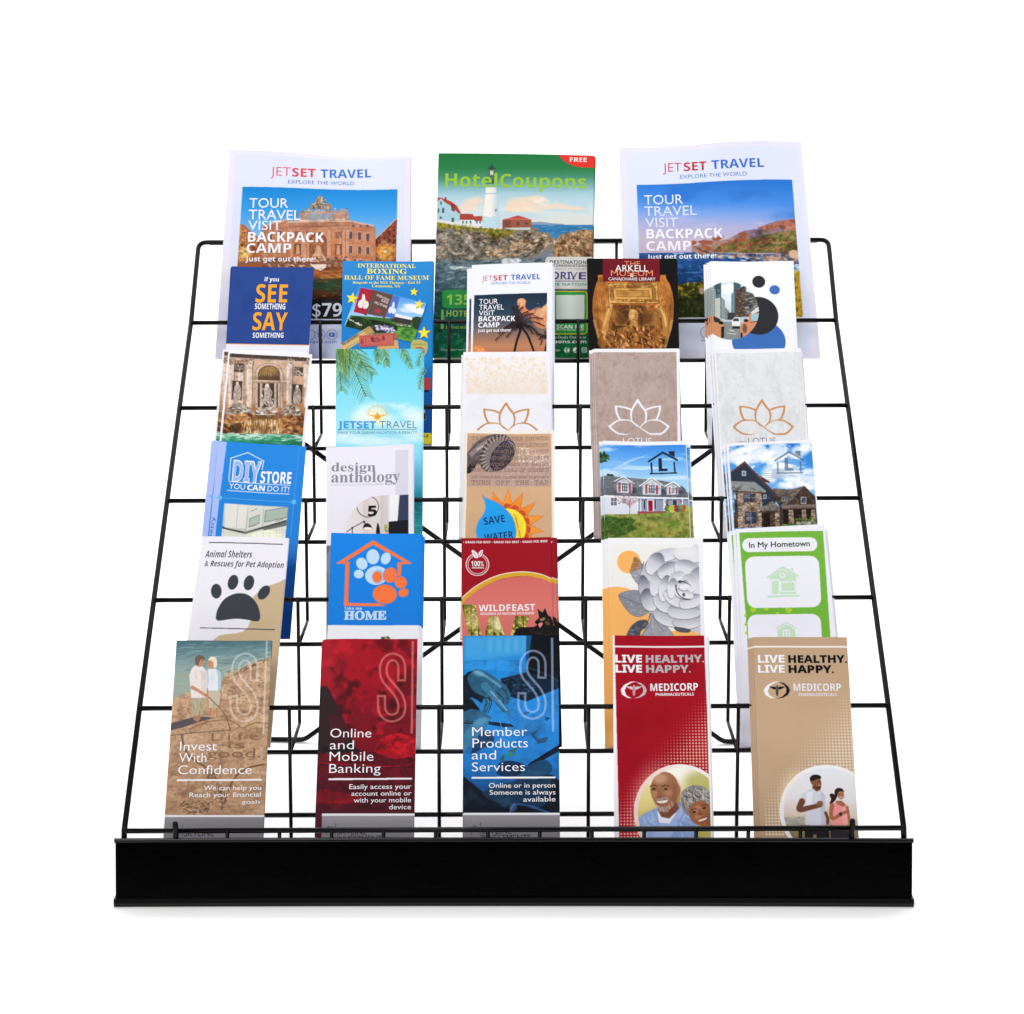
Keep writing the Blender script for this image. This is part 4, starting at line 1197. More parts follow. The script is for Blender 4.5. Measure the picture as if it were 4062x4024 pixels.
['fr',[557,811,501,842,412,970],16,6,0.6,['20141a','2c1a1e','3a2020','180f14'],0.35,1,73],
['fr',[557,811,499,772,436,830],16,6,0.6,['20141a','2c1a1e','3a2020','180f14'],0.35,1,74],
['fr',[557,811,491,697,452,681],16,6,0.6,['20141a','2c1a1e','3a2020','180f14'],0.35,1,75],
['e',55.7,81.8,3.6,3.7,'160e12',1,0,0],
['fr',[892,989,842,955,793,931],12,4.5,0.5,['20141a','2c1a1e','3a2020','180f14'],0.35,1,80],
['fr',[892,989,838,955,784,1005],12,4.5,0.5,['20141a','2c1a1e','3a2020','180f14'],0.35,1,81],
['fr',[892,989,846,955,801,1079],12,4.5,0.5,['20141a','2c1a1e','3a2020','180f14'],0.35,1,82],
['fr',[892,989,871,955,851,896],12,4.5,0.5,['20141a','2c1a1e','3a2020','180f14'],0.35,1,83],
['l',[884,1007,851,1191],2.45,'160e12'],
['cl'],
  ]),
 dict(name='trifold_leaflet', label='black museum leaflet with a golden winged relief under a maroon heading', cat='leaflet', group='leaflets on the fifth tier', size=(103.8, 239), loc=(0.13907, 0.43125, 0.36938), lean=0.61107, quad=[(-0.05276, 0.23902), (0.05254, 0.23902), (0.05111, -0.0), (-0.05111, -0.0)], bend=[(0.00062, 1.0, 0.0, 2), (0.0004, 2.0, 0.3, 1.5)], thick=0.8, edge='1a1618', base='0c0a0c', step=0.5, fine=122.5,
  copies=[(-0.4,-0.6,-1.1,0,'black museum leaflet copy directly behind the golden relief leaflet',0),
   (-1,0.3,-2.2,-0.4,'rearmost black museum leaflet behind the golden relief leaflet',0)],
  text=[('title','THE','r',42.85,9.6,61.44,9.6,5.95,'e08c62',0),
   ('title','MUSEUM','r',27.12,23.38,75.71,23.38,7.65,'e08c62',0),
   ('title','ARKELL','r',32.23,17.26,70.39,17.26,8.43,'f2ecec',0),
   ('title','&','r',49.48,24.52,53.13,24.52,4.78,'f2ecec',0),
   ('title','CANAJOHARIE LIBRARY','r',24.17,29.29,78.39,29.29,4,'f2ecec',0)],
  ops=[
['p',[119,224,177,217,192,268,183,306,838,306,836,259,844,220,904,217,909,268,945,335,976,449,989,591,979,769,955,938,905,1068,841,1179,156,1179,101,1031,64,863,47,694,54,543,82,392,123,274],'c87830'],
['l',[159,262,104,392,69,600,72,769,107,975,165,1161],0.53,'6a3a12',0.8,1],
['l',[864,262,919,392,967,600,959,769,908,975,834,1161],0.53,'6a3a12',0.8,1],
['l',[166,262,110,392,76,600,79,769,114,975,171,1161],0.44,'d8984a',0.7,1],
['l',[858,262,912,392,960,600,953,769,901,975,827,1161],0.44,'e2a656',0.7,1],
['l',[171,268,120,392,89,600,89,769,121,975,173,1161],0.53,'6a3a12',0.8,1],
['l',[852,268,902,392,947,600,943,769,895,975,825,1161],0.53,'6a3a12',0.8,1],
['l',[178,268,127,392,96,600,95,769,127,975,179,1161],0.44,'d8984a',0.7,1],
['l',[846,268,896,392,940,600,936,769,888,975,819,1161],0.44,'e2a656',0.7,1],
['l',[182,274,137,392,109,600,105,769,134,975,181,1161],0.53,'6a3a12',0.8,1],
['l',[841,274,886,392,927,600,926,769,881,975,817,1161],0.53,'6a3a12',0.8,1],
['l',[189,274,143,392,116,600,112,769,141,975,188,1161],0.44,'d8984a',0.7,1],
['l',[834,274,879,392,921,600,920,769,875,975,811,1161],0.44,'e2a656',0.7,1],
['l',[194,280,153,392,129,600,122,769,147,975,189,1161],0.53,'6a3a12',0.8,1],
['l',[829,280,869,392,907,600,910,769,868,975,809,1161],0.53,'6a3a12',0.8,1],
['l',[201,280,160,392,136,600,129,769,154,975,196,1161],0.44,'d8984a',0.7,1],
['l',[822,280,863,392,901,600,903,769,861,975,802,1161],0.44,'e2a656',0.7,1],
['l',[205,285,170,392,149,600,138,769,160,975,198,1161],0.53,'6a3a12',0.8,1],
['l',[817,285,853,392,887,600,893,769,855,975,801,1161],0.53,'6a3a12',0.8,1],
['l',[212,285,177,392,155,600,145,769,167,975,204,1161],0.44,'d8984a',0.7,1],
['l',[811,285,846,392,881,600,886,769,848,975,794,1161],0.44,'e2a656',0.7,1],
['l',[217,291,186,392,169,600,155,769,174,975,206,1161],0.53,'6a3a12',0.8,1],
['l',[805,291,836,392,868,600,877,769,842,975,792,1161],0.53,'6a3a12',0.8,1],
['l',[223,291,193,392,175,600,162,769,180,975,212,1161],0.44,'d8984a',0.7,1],
['l',[799,291,830,392,861,600,870,769,835,975,786,1161],0.44,'e2a656',0.7,1],
['l',[228,297,203,392,189,600,172,769,187,975,214,1161],0.53,'6a3a12',0.8,1],
['l',[794,297,820,392,848,600,860,769,828,975,784,1161],0.53,'6a3a12',0.8,1],
['l',[235,297,210,392,195,600,178,769,193,975,221,1161],0.44,'d8984a',0.7,1],
['l',[787,297,813,392,841,600,853,769,822,975,778,1161],0.44,'e2a656',0.7,1],
['l',[240,302,220,392,208,600,188,769,200,975,222,1161],0.53,'6a3a12',0.8,1],
['l',[782,302,803,392,828,600,843,769,815,975,776,1161],0.53,'6a3a12',0.8,1],
['l',[246,302,226,392,215,600,195,769,207,975,229,1161],0.44,'d8984a',0.7,1],
['l',[775,302,796,392,821,600,837,769,809,975,769,1161],0.44,'e2a656',0.7,1],
['l',[251,308,236,392,228,600,205,769,213,975,231,1161],0.53,'6a3a12',0.8,1],
['l',[770,308,786,392,808,600,827,769,802,975,768,1161],0.53,'6a3a12',0.8,1],
['l',[258,308,243,392,235,600,211,769,220,975,237,1161],0.44,'d8984a',0.7,1],
['l',[764,308,780,392,801,600,820,769,795,975,761,1161],0.44,'e2a656',0.7,1],
['e',7.1,82.5,2.3,1.7,'d8a860',0.7,0.7,0],
['e',95.8,82.5,2.3,1.7,'e0b470',0.7,-0.7,0],
['e',7.7,85.5,2.3,1.7,'d8a860',0.7,0.7,0],
['e',95,85.5,2.3,1.7,'e0b470',0.7,-0.7,0],
['e',8.3,88.5,2.3,1.7,'d8a860',0.7,0.7,0],
['e',94.3,88.5,2.3,1.7,'e0b470',0.7,-0.7,0],
['e',8.9,91.5,2.3,1.7,'d8a860',0.7,0.7,0],
['e',93.6,91.5,2.3,1.7,'e0b470',0.7,-0.7,0],
['e',9.5,94.5,2.3,1.7,'d8a860',0.7,0.7,0],
['e',92.8,94.5,2.3,1.7,'e0b470',0.7,-0.7,0],
['e',10.1,97.5,2.3,1.7,'d8a860',0.7,0.7,0],
['e',92.1,97.5,2.3,1.7,'e0b470',0.7,-0.7,0],
['e',10.7,100.5,2.3,1.7,'d8a860',0.7,0.7,0],
['e',91.4,100.5,2.3,1.7,'e0b470',0.7,-0.7,0],
['e',11.3,103.4,2.3,1.7,'d8a860',0.7,0.7,0],
['e',90.6,103.4,2.3,1.7,'e0b470',0.7,-0.7,0],
['e',11.9,106.4,2.3,1.7,'d8a860',0.7,0.7,0],
['e',89.9,106.4,2.3,1.7,'e0b470',0.7,-0.7,0],
['e',12.5,109.4,2.3,1.7,'d8a860',0.7,0.7,0],
['e',89.2,109.4,2.3,1.7,'e0b470',0.7,-0.7,0],
['e',13.1,112.4,2.3,1.7,'d8a860',0.7,0.7,0],
['e',88.4,112.4,2.3,1.7,'e0b470',0.7,-0.7,0],
['e',13.7,115.3,2.3,1.7,'d8a860',0.7,0.7,0],
['e',87.7,115.3,2.3,1.7,'e0b470',0.7,-0.7,0],
['p',[243,619,831,619,870,713,872,938,818,1142,206,1142,194,938,208,713],'5a3416'],
['n',[243,619,831,619,870,713,872,938,818,1142,206,1142,194,938],'a8642a',9.9,11.3,0.4,0.65,1,91,0,4],
['g',[216,312,813,312,822,619,243,619],[523,306,516,628],[(0,'d88a3c'),(0.5,'c0702c'),(1,'a45a22')]],
['p',[228,323,813,316,816,600,235,600],'8a5c26'],
['p',[237,335,801,327,805,589,245,589],'dca858'],
['p',[249,346,788,339,792,577,257,577],'9c6a30'],
['p',[286,388,745,380,751,547,296,547],'6a4218'],
['p',[294,396,737,388,743,540,304,540],'d09a50'],
['p',[325,426,703,418,711,509,336,509],'8a5a26'],
['p',[331,434,696,426,704,502,343,502],'b98440'],
['d',[249,335,796,327,812,384,264,388],60,0.71,1.42,0.7,0,1,['e4b468','7a5020'],1,92,0],
['d',[261,553,799,547,807,585,265,589],50,0.71,1.41,0.7,0,1,['e4b468','7a5020'],1,93,0],
['n',[119,224,907,224,989,591,902,1068,841,1179,156,1179,47,694],'3a1c08',11.6,9.4,0.5,0.72,0.26,361,0,4],
['n',[119,224,907,224,989,591,902,1068,841,1179,156,1179,47,694],'3a1c08',3.5,4,0.52,0.75,0.21,362,0,3],
['n',[119,224,907,224,989,591,902,1068,841,1179,156,1179,47,694],'ffd898',5.8,5.3,0.54,0.76,0.21,363,0,4],
['p',[275,641,446,769,443,891,311,882,256,769],'9a6830'],
['p',[805,634,628,769,625,891,774,882,844,750],'a06c34'],
['l',[283,656,397,732,446,797],0.53,'6a4218',1,1],
['l',[797,656,679,732,628,797],0.53,'6a4218',1,1],
['l',[296,675,397,758,445,812],0.53,'6a4218',1,1],
['l',[783,675,678,758,627,812],0.53,'6a4218',1,1],
['l',[309,694,396,784,445,827],0.53,'6a4218',1,1],
['l',[769,694,678,784,627,827],0.53,'6a4218',1,1],
['l',[322,713,396,810,445,842],0.53,'6a4218',1,1],
['l',[755,713,677,810,627,842],0.53,'6a4218',1,1],
['l',[335,732,395,837,444,857],0.53,'6a4218',1,1],
['l',[742,732,676,837,626,857],0.53,'6a4218',1,1],
['l',[251,641,223,750,196,863,185,975],6,'c48a46',1,1,7.77],
['l',[240,656,211,769,179,882],2.12,'e0b068',1,1],
['l',[817,641,869,750,887,863,888,975],6.36,'b8803e',1,1,7.77],
['l',[830,656,877,769,890,882],2.12,'e4b46c',1,1],
['e',24.3,62.8,4,3.4,'cc9450',1,0,0],
['e',81,63.4,4.3,3.4,'cc9450',1,0,0],
['d',[218,609,276,609,275,656,217,656],10,0.71,1.41,0.5,1,0.7,['7a4e20','ecc080'],1,94,0],
['d',[781,615,847,615,846,660,780,660],10,0.71,1.41,0.5,1,0.7,['7a4e20','ecc080'],1,95,0],
['p',[444,882,593,882,673,956,822,975,887,1012,817,1175,164,1175,126,1012,227,956,376,956],'8a5a26',1,1],
['e',51.7,71.3,10.3,9.8,'5a3618',1,0,0],
['d',[424,656,520,609,614,656,615,769,571,732,464,732,426,788],40,1.06,2.47,0.5,0.7,1,['a06c30','c48e48','4a2a10','7a4e20'],1,96,0],
['p',[481,825,561,825,567,919,468,919],'c08844'],
['e',51.9,75.4,5.6,8.6,'cf9852',1,0,0],
['e',50.7,73.5,2.3,4.5,'e4b878',0.7,0,0.8],
['e',55.2,77.9,2.3,5.6,'8a5a28',0.6,0,0.8],
['l',[485,735,512,735],0.71,'4a2a10'],
['l',[484,719,514,717],0.53,'6a4018'],
['l',[530,735,556,735],0.71,'4a2a10'],
['l',[529,719,558,717],0.53,'6a4018'],
['l',[525,735,529,777,516,780],0.53,'7a4e22'],
['l',[505,805,538,805],0.7,'6a2e14'],
['d',[160,975,393,919,468,900,567,900,674,938,887,993,842,1170,164,1170],320,1.05,3.86,0.35,1.2,0.9,['cc843e','6a3614','e8ac6c','3e1e0a','98582a','b06e30'],1,97,0],
['n',[201,638,863,638,887,993,833,1179,164,1179],'2a1004',6.6,5.3,0.5,0.72,0.14,365,0,4],
['n',[201,638,863,638,887,993,833,1179,164,1179],'2a1004',2,2.3,0.52,0.75,0.11,366,0,3],
['n',[201,638,863,638,887,993,833,1179,164,1179],'ffd090',3.3,3,0.54,0.76,0.11,367,0,4],
['e',37.9,79.7,7.4,7.5,'2a1206',0.4,0,1],
['e',66.9,79.7,7.4,7.5,'2a1206',0.4,0,1],
['e',51,73.2,3.3,5.6,'f0c080',0.4,0,0.8],
['g',[11,201,94,201,139,1179,-9,1179],[-88,220,-108,1179],[(0,'3a1c08'),(1,'2a1206')],0.2,0],
['g',[974,201,1073,201,1048,1179,883,1179],[-88,220,-108,1179],[(0,'3a1c08'),(1,'2a1206')],0.2,0],
['p',[182,-19,840,-19,832,308,175,308],'6e1222'],
  ]),
 dict(name='trifold_leaflet', label='white leaflet with a round city street photo and blue and black circles', cat='leaflet', group='leaflets on the fifth tier', size=(97.9, 235.5), loc=(0.27633, 0.43125, 0.36938), lean=0.61107, quad=[(-0.04501, 0.23576), (0.05178, 0.23518), (0.04948, 0.0), (-0.04948, 0.0)], bend=[(-0.0012, 1.5, 0, 3)], thick=0.8, edge='e9e9f0', base='f0f1f5', step=0.5, fine=119.9,
  copies=[(-2.1,-0.3,-1.1,0,'white circles leaflet copy just left of the front circles leaflet',0),
   (-4.7,-1.2,-2.2,0,'white circles leaflet copy, third in its stack and further left',0),
   (-7.4,-2.7,-3.3,0.2,'rearmost white circles leaflet, its left edge farthest out',0)],
  text=[],
  ops=[
['e',53.5,105.1,31,27.8,'3d6db6',1,0,0],
['e',54.3,71.9,23.1,24.8,'2b2b31',1,0,0],
['e',56.1,27,7.6,8,'2b2b31',1,0,0],
['e',74.3,38,6.1,6.1,'3d6db6',1,0,0],
['ce',21,65,34,38.2],
['g',[-194,265,583,261,557,1051,-205,1053],[220,272,208,735],[(0,'c4d4d8'),(0.5,'dfe9ec'),(1,'b8c4c8')]],
['n',[76,273,313,272,304,584,69,585],'f4f6f6',15.2,11.4,0.45,0.7,1,3,0,4],
['p',[-25,264,118,263,113,491,108,754,-34,755],'3c5560'],
['d',[-17,273,113,273,103,735,-26,736],60,1.08,2.87,0.25,0,0.1,['5a7680','2a3e48','88a0a8'],1,4,0],
['p',[-128,359,17,283,48,396,41,754,-135,755],'a4aca8'],
['p',[46,491,105,481,99,754,41,754],'b8beb8'],
['p',[114,472,158,519,152,763,107,763],'8a9494'],
['p',[156,604,202,660,199,772,152,773],'7a8486'],
['l',[-112,388,39,406],0.45,'6a7472'],
['l',[-112,422,39,438],0.45,'6a7472'],
['l',[-113,456,38,470],0.45,'6a7472'],
['l',[-114,490,37,502],0.45,'6a7472'],
['l',[-114,524,37,534],0.44,'6a7472'],
['l',[-115,558,36,566],0.44,'6a7472'],
['l',[-115,592,36,598],0.44,'6a7472'],
['l',[-116,625,35,630],0.44,'6a7472'],
['l',[-116,659,34,662],0.44,'6a7472'],
['l',[-117,693,34,694],0.44,'6a7472'],
['l',[-117,727,33,726],0.44,'6a7472'],
['l',[-84,359,-91,755],0.45,'5a6464'],
['l',[-61,359,-68,755],0.45,'5a6464'],
['l',[-37,359,-44,755],0.45,'5a6464'],
['l',[-14,359,-21,755],0.45,'5a6464'],
['l',[10,359,2,754],0.45,'5a6464'],
['l',[34,359,26,754],0.45,'5a6464'],
['p',[265,272,346,290,333,734,253,735],'3f5c66'],
['p',[233,424,272,414,263,753,224,754],'6a8890'],
['p',[282,471,310,357,404,319,409,734,275,735],'4a3c36'],
['p',[394,395,560,451,551,733,384,734],'57504a'],
['d',[290,367,412,338,409,715,284,716],120,0.72,1.61,0.6,0,0.1,['6a584a','3a302a','5a4c42','8a7460'],1,5,0],
['d',[410,423,551,460,545,658,401,697],80,0.89,2.86,0.25,-0.2,0.1,['8a9490','2c302e','a8b0aa'],1,6,0],
['p',[184,679,268,678,266,772,182,772],'3a3c3e'],
['p',[107,801,332,800,341,1051,101,1052],'868a88'],
['l',[196,903,253,922],0.88,'e4e4e0'],
['l',[178,950,277,959],0.88,'d8d8d4'],
['p',[232,782,258,744,308,744,329,787,326,875,230,875],'e4e4e2'],
['p',[256,753,306,753,319,791,242,791],'3a4248'],
['p',[234,856,323,856,323,888,233,888],'1c1c1e'],
['p',[-101,727,25,717,107,773,139,857,132,996,26,1052,-106,1053],'c98a62'],
['p',[16,726,91,763,106,820,23,801],'2c2c30'],
['p',[105,866,140,857,134,1006,102,1015],'1e1a1a'],
['e',10.6,81.4,2.7,2.2,'1a1818',1,0,0],
['p',[325,903,339,819,433,762,435,696,556,677,543,1051,322,1033],'d08c66'],
['p',[460,700,552,687,549,780,457,790],'9ac0cc'],
['p',[448,799,549,786,549,797,448,811],'7a4634'],
['e',39.6,78.1,2.7,2.1,'1e1a1a',1,0,0],
['p',[328,940,351,940,348,1033,325,1033],'241e1e'],
['e',37.9,88.4,2.7,6,'1c1a1c',0.5,0,0],
['p',[452,678,538,606,558,606,557,658,468,700],'d8d8d8'],
['cl'],
  ]),
 dict(name='trifold_leaflet', label='leaflet with a fountain of white statues and green water, white border', cat='leaflet', group='leaflets on the fourth tier', size=(95, 224.4), loc=(-0.28306, 0.32976, 0.28536), lean=0.60781, quad=[(-0.03941, 0.22627), (0.05536, 0.22228), (0.04753, 0.0), (-0.04753, 0.0)], bend=[(0.00058, 1.0, 0.0, 2), (0.00031, 2.0, 0.85, 1.5)], thick=0.8, edge='e9e9f0', base='eeecf3', step=0.5, fine=119.7, picture=[-3, 6.4, 97, 127.6],
  copies=[(-6.5,2.7,-1.1,0,'fountain statue leaflet copy peeking out upper left behind the front one',0)],
  text=[('inscription','PERFECIT   BENEDICTVS  XIV   PON·MAX','s',4.3,6.11,92.24,7.23,3.05,'2c221c',0)],
  ops=[
['g',[19,26,926,48,920,1277,26,1293],[454,8,509,1075],[(0,'b4937a'),(0.1,'d2ad92'),(0.5,'c8a184'),(0.62,'b07c52'),(1,'96582c')]],
['cl',[19,26,926,48,920,1277,26,1293],0],
['p',[15,23,929,47,926,98,16,73],'55453a'],
['p',[12,73,932,97,930,116,12,91],'c4ab9c'],
['p',[215,144,296,145,333,692,265,687],'dcc6b8'],
['p',[283,145,299,144,336,692,323,693],'a08474'],
['p',[228,153,238,152,286,676,277,676],'f0e0d4'],
['d',[197,87,301,90,294,155,216,155],24,0.85,2.05,0.4,0.9,0.9,['6a5244','e4d0c0','8a7060'],1,500,0],
['p',[117,148,199,148,237,695,169,690],'dcc6b8'],
['p',[186,149,202,148,240,695,227,695],'a08474'],
['p',[131,156,141,156,190,679,180,679],'f0e0d4'],
['d',[99,91,204,94,196,159,118,159],24,0.85,2.04,0.4,0.9,0.9,['6a5244','e4d0c0','8a7060'],1,440,0],
['p',[665,126,749,127,782,679,711,674],'dcc6b8'],
['p',[736,127,753,126,785,679,772,680],'a08474'],
['p',[678,135,688,134,732,663,723,663],'f0e0d4'],
['d',[647,69,755,72,747,138,666,137],24,0.86,2.05,0.4,0.9,0.9,['6a5244','e4d0c0','8a7060'],1,778,0],
['p',[7,152,89,153,128,698,60,693],'dcc6b8'],
['p',[76,153,92,152,131,698,118,699],'a08474'],
['p',[21,161,31,160,81,682,71,682],'f0e0d4'],
['d',[-11,96,94,99,86,163,8,163],24,0.85,2.04,0.4,0.9,0.9,['6a5244','e4d0c0','8a7060'],1,372,0],
['p',[862,118,947,119,978,674,906,668],'dcc6b8'],
['p',[934,119,950,119,981,673,968,674],'a08474'],
['p',[876,127,886,127,928,657,918,657],'f0e0d4'],
['d',[845,61,953,64,944,130,863,129],24,0.86,2.06,0.4,0.9,0.9,['6a5244','e4d0c0','8a7060'],1,900,0],
['p',[332,337,329,230,361,171,416,140,477,128,546,142,601,183,635,245,649,335,578,337,571,256,502,205,438,207,385,263,387,339],'d0b8a8'],
['e',48.3,26.3,12.3,10.4,'7a5a38',1,0,0],
['p',[359,273,608,273,614,348,362,350],'5c4430'],
['l',[372,300,443,180],0.42,'c49c60'],
['l',[372,300,404,191],0.42,'b08850'],
['l',[400,299,453,180],0.42,'c49c60'],
['l',[400,299,420,190],0.42,'b08850'],
['l',[427,298,463,179],0.42,'c49c60'],
['l',[427,298,436,189],0.42,'b08850'],
['l',[455,297,473,179],0.42,'c49c60'],
['l',[455,297,452,189],0.42,'b08850'],
['l',[482,296,482,179],0.43,'c49c60'],
['l',[482,296,468,188],0.43,'b08850'],
['l',[510,295,492,178],0.43,'c49c60'],
['l',[510,295,485,188],0.43,'b08850'],
['l',[537,294,502,178],0.43,'c49c60'],
['l',[537,294,501,187],0.43,'b08850'],
['l',[564,293,511,178],0.43,'c49c60'],
['l',[564,293,517,186],0.43,'b08850'],
['l',[592,292,521,177],0.43,'c49c60'],
['l',[592,292,533,186],0.43,'b08850'],
['l',[332,346,330,238,362,178,419,145,477,134,546,146,602,189,636,250,649,336],0.68,'8a705e',1,1],
['l',[312,352,676,357],1.36,'d8c2b2'],
['l',[313,370,678,375],0.68,'8a705e'],
['p',[348,381,601,381,618,684,367,684],'3e2e28'],
['p',[341,387,370,386,392,691,366,691],'c4aa9a'],
['p',[365,386,371,386,394,691,389,691],'8a6e60'],
['p',[389,385,418,384,440,689,415,690],'c4aa9a'],
['p',[413,384,420,384,442,689,437,689],'8a6e60'],
['p',[550,379,579,378,601,685,575,685],'c4aa9a'],
['p',[575,378,581,378,602,685,597,685],'8a6e60'],
['p',[591,378,620,377,641,683,615,684],'c4aa9a'],
['p',[615,377,621,377,642,683,638,684],'8a6e60'],
['p',[623,377,652,376,673,683,647,683],'c4aa9a'],
['p',[647,376,654,376,674,682,670,683],'8a6e60'],
['p',[456,395,485,391,505,438,539,500,533,580,579,671,521,680,484,617,443,668,420,654,449,547,445,458],'c8bab0',1,1],
['d',[424,441,521,438,572,668,427,663],60,0.68,2.2,0.4,1.2,0.7,['efe6e0','8a786c','b8a89c','5a4a42'],1,12,0],
['e',47.4,41.6,2.1,2.9,'e8dcd4',1,0,0],
['p',[78,140,189,143,192,261,82,258],'8a7262'],
['p',[85,151,183,153,185,251,87,249],'4a3a32'],
['d',[89,158,180,158,181,244,93,244],24,0.68,1.87,0.5,0.9,1,['c8b4a4','8a7464','e0d0c0'],1,402,0],
['p',[762,162,866,166,868,285,764,282],'8a7262'],
['p',[769,173,860,175,861,274,770,272],'4a3a32'],
['d',[773,180,857,180,857,267,776,267],24,0.68,1.88,0.5,0.9,1,['c8b4a4','8a7464','e0d0c0'],1,822,0],
['p',[71,357,198,363,210,608,83,601],'a48a7a'],
['p',[82,367,189,371,199,597,92,590],'43342e'],
['p',[122,401,151,400,183,470,184,591,113,589,106,473],'b4a396',1,1],
['d',[113,410,158,409,177,580,122,579],26,0.68,1.86,0.4,1.3,0.5,['e0d4cb','7a685c','9c8b7f','cfc2b8'],1,458,0],
['e',13.6,39.4,1.6,2.1,'dcd0c8',1,0,0],
['p',[746,376,879,382,887,630,755,623],'a48a7a'],
['p',[756,386,870,390,877,619,764,612],'43342e'],
['p',[799,421,828,420,859,491,859,613,788,611,782,493],'b4a396',1,1],
['d',[790,430,835,429,852,602,797,600],26,0.68,1.87,0.4,1.3,0.5,['e0d4cb','7a685c','9c8b7f','cfc2b8'],1,878,0],
['e',81.3,41.3,1.6,2.2,'dcd0c8',1,0,0],
['p',[26,771,124,698,286,711,387,762,612,764,703,699,915,747,920,1030,12,1051],'8a5c3a'],
['p',[32,745,76,700,110,628,165,609,203,679,285,694,353,736,364,771,195,767,84,787],'b8a698',1,1],
['p',[664,718,700,655,763,644,845,669,879,730,855,793,759,796,677,771],'b8a698',1,1],
['d',[39,736,165,618,285,694,361,745,195,776],110,0.84,2.68,0.5,0.3,0.9,['e8ddd4','8a7668','b09c8e','5e4a3c','9a8474'],1,14,0],
['d',[664,718,763,644,874,730,759,796,677,775],110,0.84,2.7,0.5,-0.3,0.9,['e8ddd4','8a7668','b09c8e','5e4a3c','9a8474'],1,15,0],
['d',[373,691,605,684,611,755,379,762],90,0.84,2.35,0.5,0,1,['f0e6e0','b8a89c','7a6a60'],1,16,0],
['d',[12,789,364,776,393,832,249,836,200,1012,26,1033],200,1.34,4.01,0.5,0.2,0.7,['c47a3c','8a4e24','e0a868','5a3418','b08a64','6a4020'],1,17,0],
['d',[670,789,902,783,911,1013,695,1009,668,860],150,1.35,4.04,0.5,0.2,0.7,['c47a3c','6a4020','e0a868','4a2c18','a06a3a'],1,18,0],
['g',[265,835,389,788,565,783,689,824,688,1015,240,1014],[455,813,472,1014],[(0,'8a5a2c'),(0.33,'c08a48'),(0.67,'b0743a'),(1,'c89a60')]],
['d',[266,849,682,842,675,1001,247,1002],150,1.67,4.35,0.14,1.5,0.1,['f0dcb8','e0b878','a8682c','fff0d8'],1,19,0],
['p',[380,776,580,774,578,823,392,825],'5a4a2e',0.7,0],
['l',[380,772,596,770],0.84,'e8e4d8'],
['p',[97,927,204,872,224,924,183,1004,120,1005],'3a2614',0.7,1],
['g',[-40,1009,919,1009,923,1277,-13,1293],[471,997,484,1163],[(0,'d8ecdc'),(0.2,'4fa07c'),(0.5,'2a8a62'),(1,'1a6a4c')]],
['d',[-8,1008,919,1004,912,1084,-9,1086],150,1.33,4.32,0.25,0,0.2,['e8f4ec','7ac0a0','1f6e50','c8e4d4'],0.8,20,0],
['d',[-1,1086,916,1075,916,1189,2,1207],90,1.33,4.32,0.25,0,0.2,['2f9a6c','14583e','5ab890'],0.6,21,0],
['n',[12,73,932,97,899,747,17,754],'3a2418',8.1,6.3,0.5,0.72,0.2,371,0,4],
['n',[12,73,932,97,899,747,17,754],'3a2418',2.4,2.7,0.52,0.75,0.16,372,0,3],
['n',[12,73,932,97,899,747,17,754],'fff4e4',4.1,3.6,0.54,0.76,0.16,373,0,4],
['n',[7,737,907,747,911,1004,18,1025],'24120a',9.6,7.3,0.5,0.72,0.3,375,0,4],
['n',[7,737,907,747,911,1004,18,1025],'24120a',2.9,3.1,0.52,0.75,0.24,376,0,3],
['n',[7,737,907,747,911,1004,18,1025],'f0d0a0',4.8,4.2,0.54,0.76,0.24,377,0,4],
['cl'],
  ]),
 dict(name='trifold_leaflet', label='turquoise travel leaflet with palm fronds over a sunny sea', cat='leaflet', group='leaflets on the fourth tier', size=(96.4, 229), loc=(-0.14738, 0.32976, 0.28536), lean=0.60781, quad=[(-0.05377, 0.22899), (0.04496, 0.22899), (0.04705, -0.0), (-0.04705, 0.0)], bend=[(0.00046, 1.0, 0.0, 2), (0.00067, 2.0, 0.79, 1.5)], thick=0.8, edge='e9e9f0', base='6fd4ec', step=0.5, fine=232.1,
  copies=[(1.2,0,-1.1,0,'turquoise palm leaflet copy, a thin white edge right of the front one',0)],
  text=[('title','JETSET','b',2.78,98.56,44.96,98.56,8.79,'3f9fdc',0.012),
   ('title','TRAVEL','r',48.94,98.56,90.32,98.39,8.79,'4a7c94',-0.012),
   ('tagline','MAKE YOUR DREAM VACATION A REALITY','r',2.49,105.4,90.69,105.23,3.16,'5a90a8',0)],
  ops=[
['g',[-32,-18,983,-18,987,2521,-22,2521],[460,0,474,2455],[(0,'62ccea'),(0.12,'74d8f2'),(0.3,'8fe0f4'),(0.4,'ace6f4'),(0.52,'86d8ee'),(0.6,'7ad0ea'),(0.68,'58b8d4'),(0.73,'2c98b0'),(0.78,'187888'),(0.85,'2a9aa0'),(1,'48b8b0')]],
['e',38.5,78.8,15.9,10.6,'f0fafc',0.7,0,1],
['e',30.6,84.1,12.7,7.1,'f0fafc',0.6,0,1],
['e',49.7,87.7,17.5,7,'f0fafc',0.6,0,1],
['e',84.6,80.6,12.7,8.8,'f0fafc',0.65,0,1],
['e',91,87.7,9.5,7,'f0fafc',0.6,0,1],
['e',11.6,110.5,15.9,7,'f0fafc',0.5,0,1],
['e',35.5,114,19.1,6.3,'f0fafc',0.6,0,1],
['e',62.6,115.7,15.9,5.2,'f0fafc',0.5,0,1],
['e',78.4,96.5,19.1,5.3,'f0fafc',0.4,0,1],
['e',88,108.7,12.7,7,'f0fafc',0.5,0,1],
['n',[114,629,1099,629,1102,982,115,982],'f8fcfc',19.1,10.7,0.5,0.7,0.6,4,0,4,9.5],
['n',[-172,877,1133,877,1138,1435,-170,1435],'e8f8fa',23.9,10.6,0.5,0.7,0.5,5,0,4,11.1],
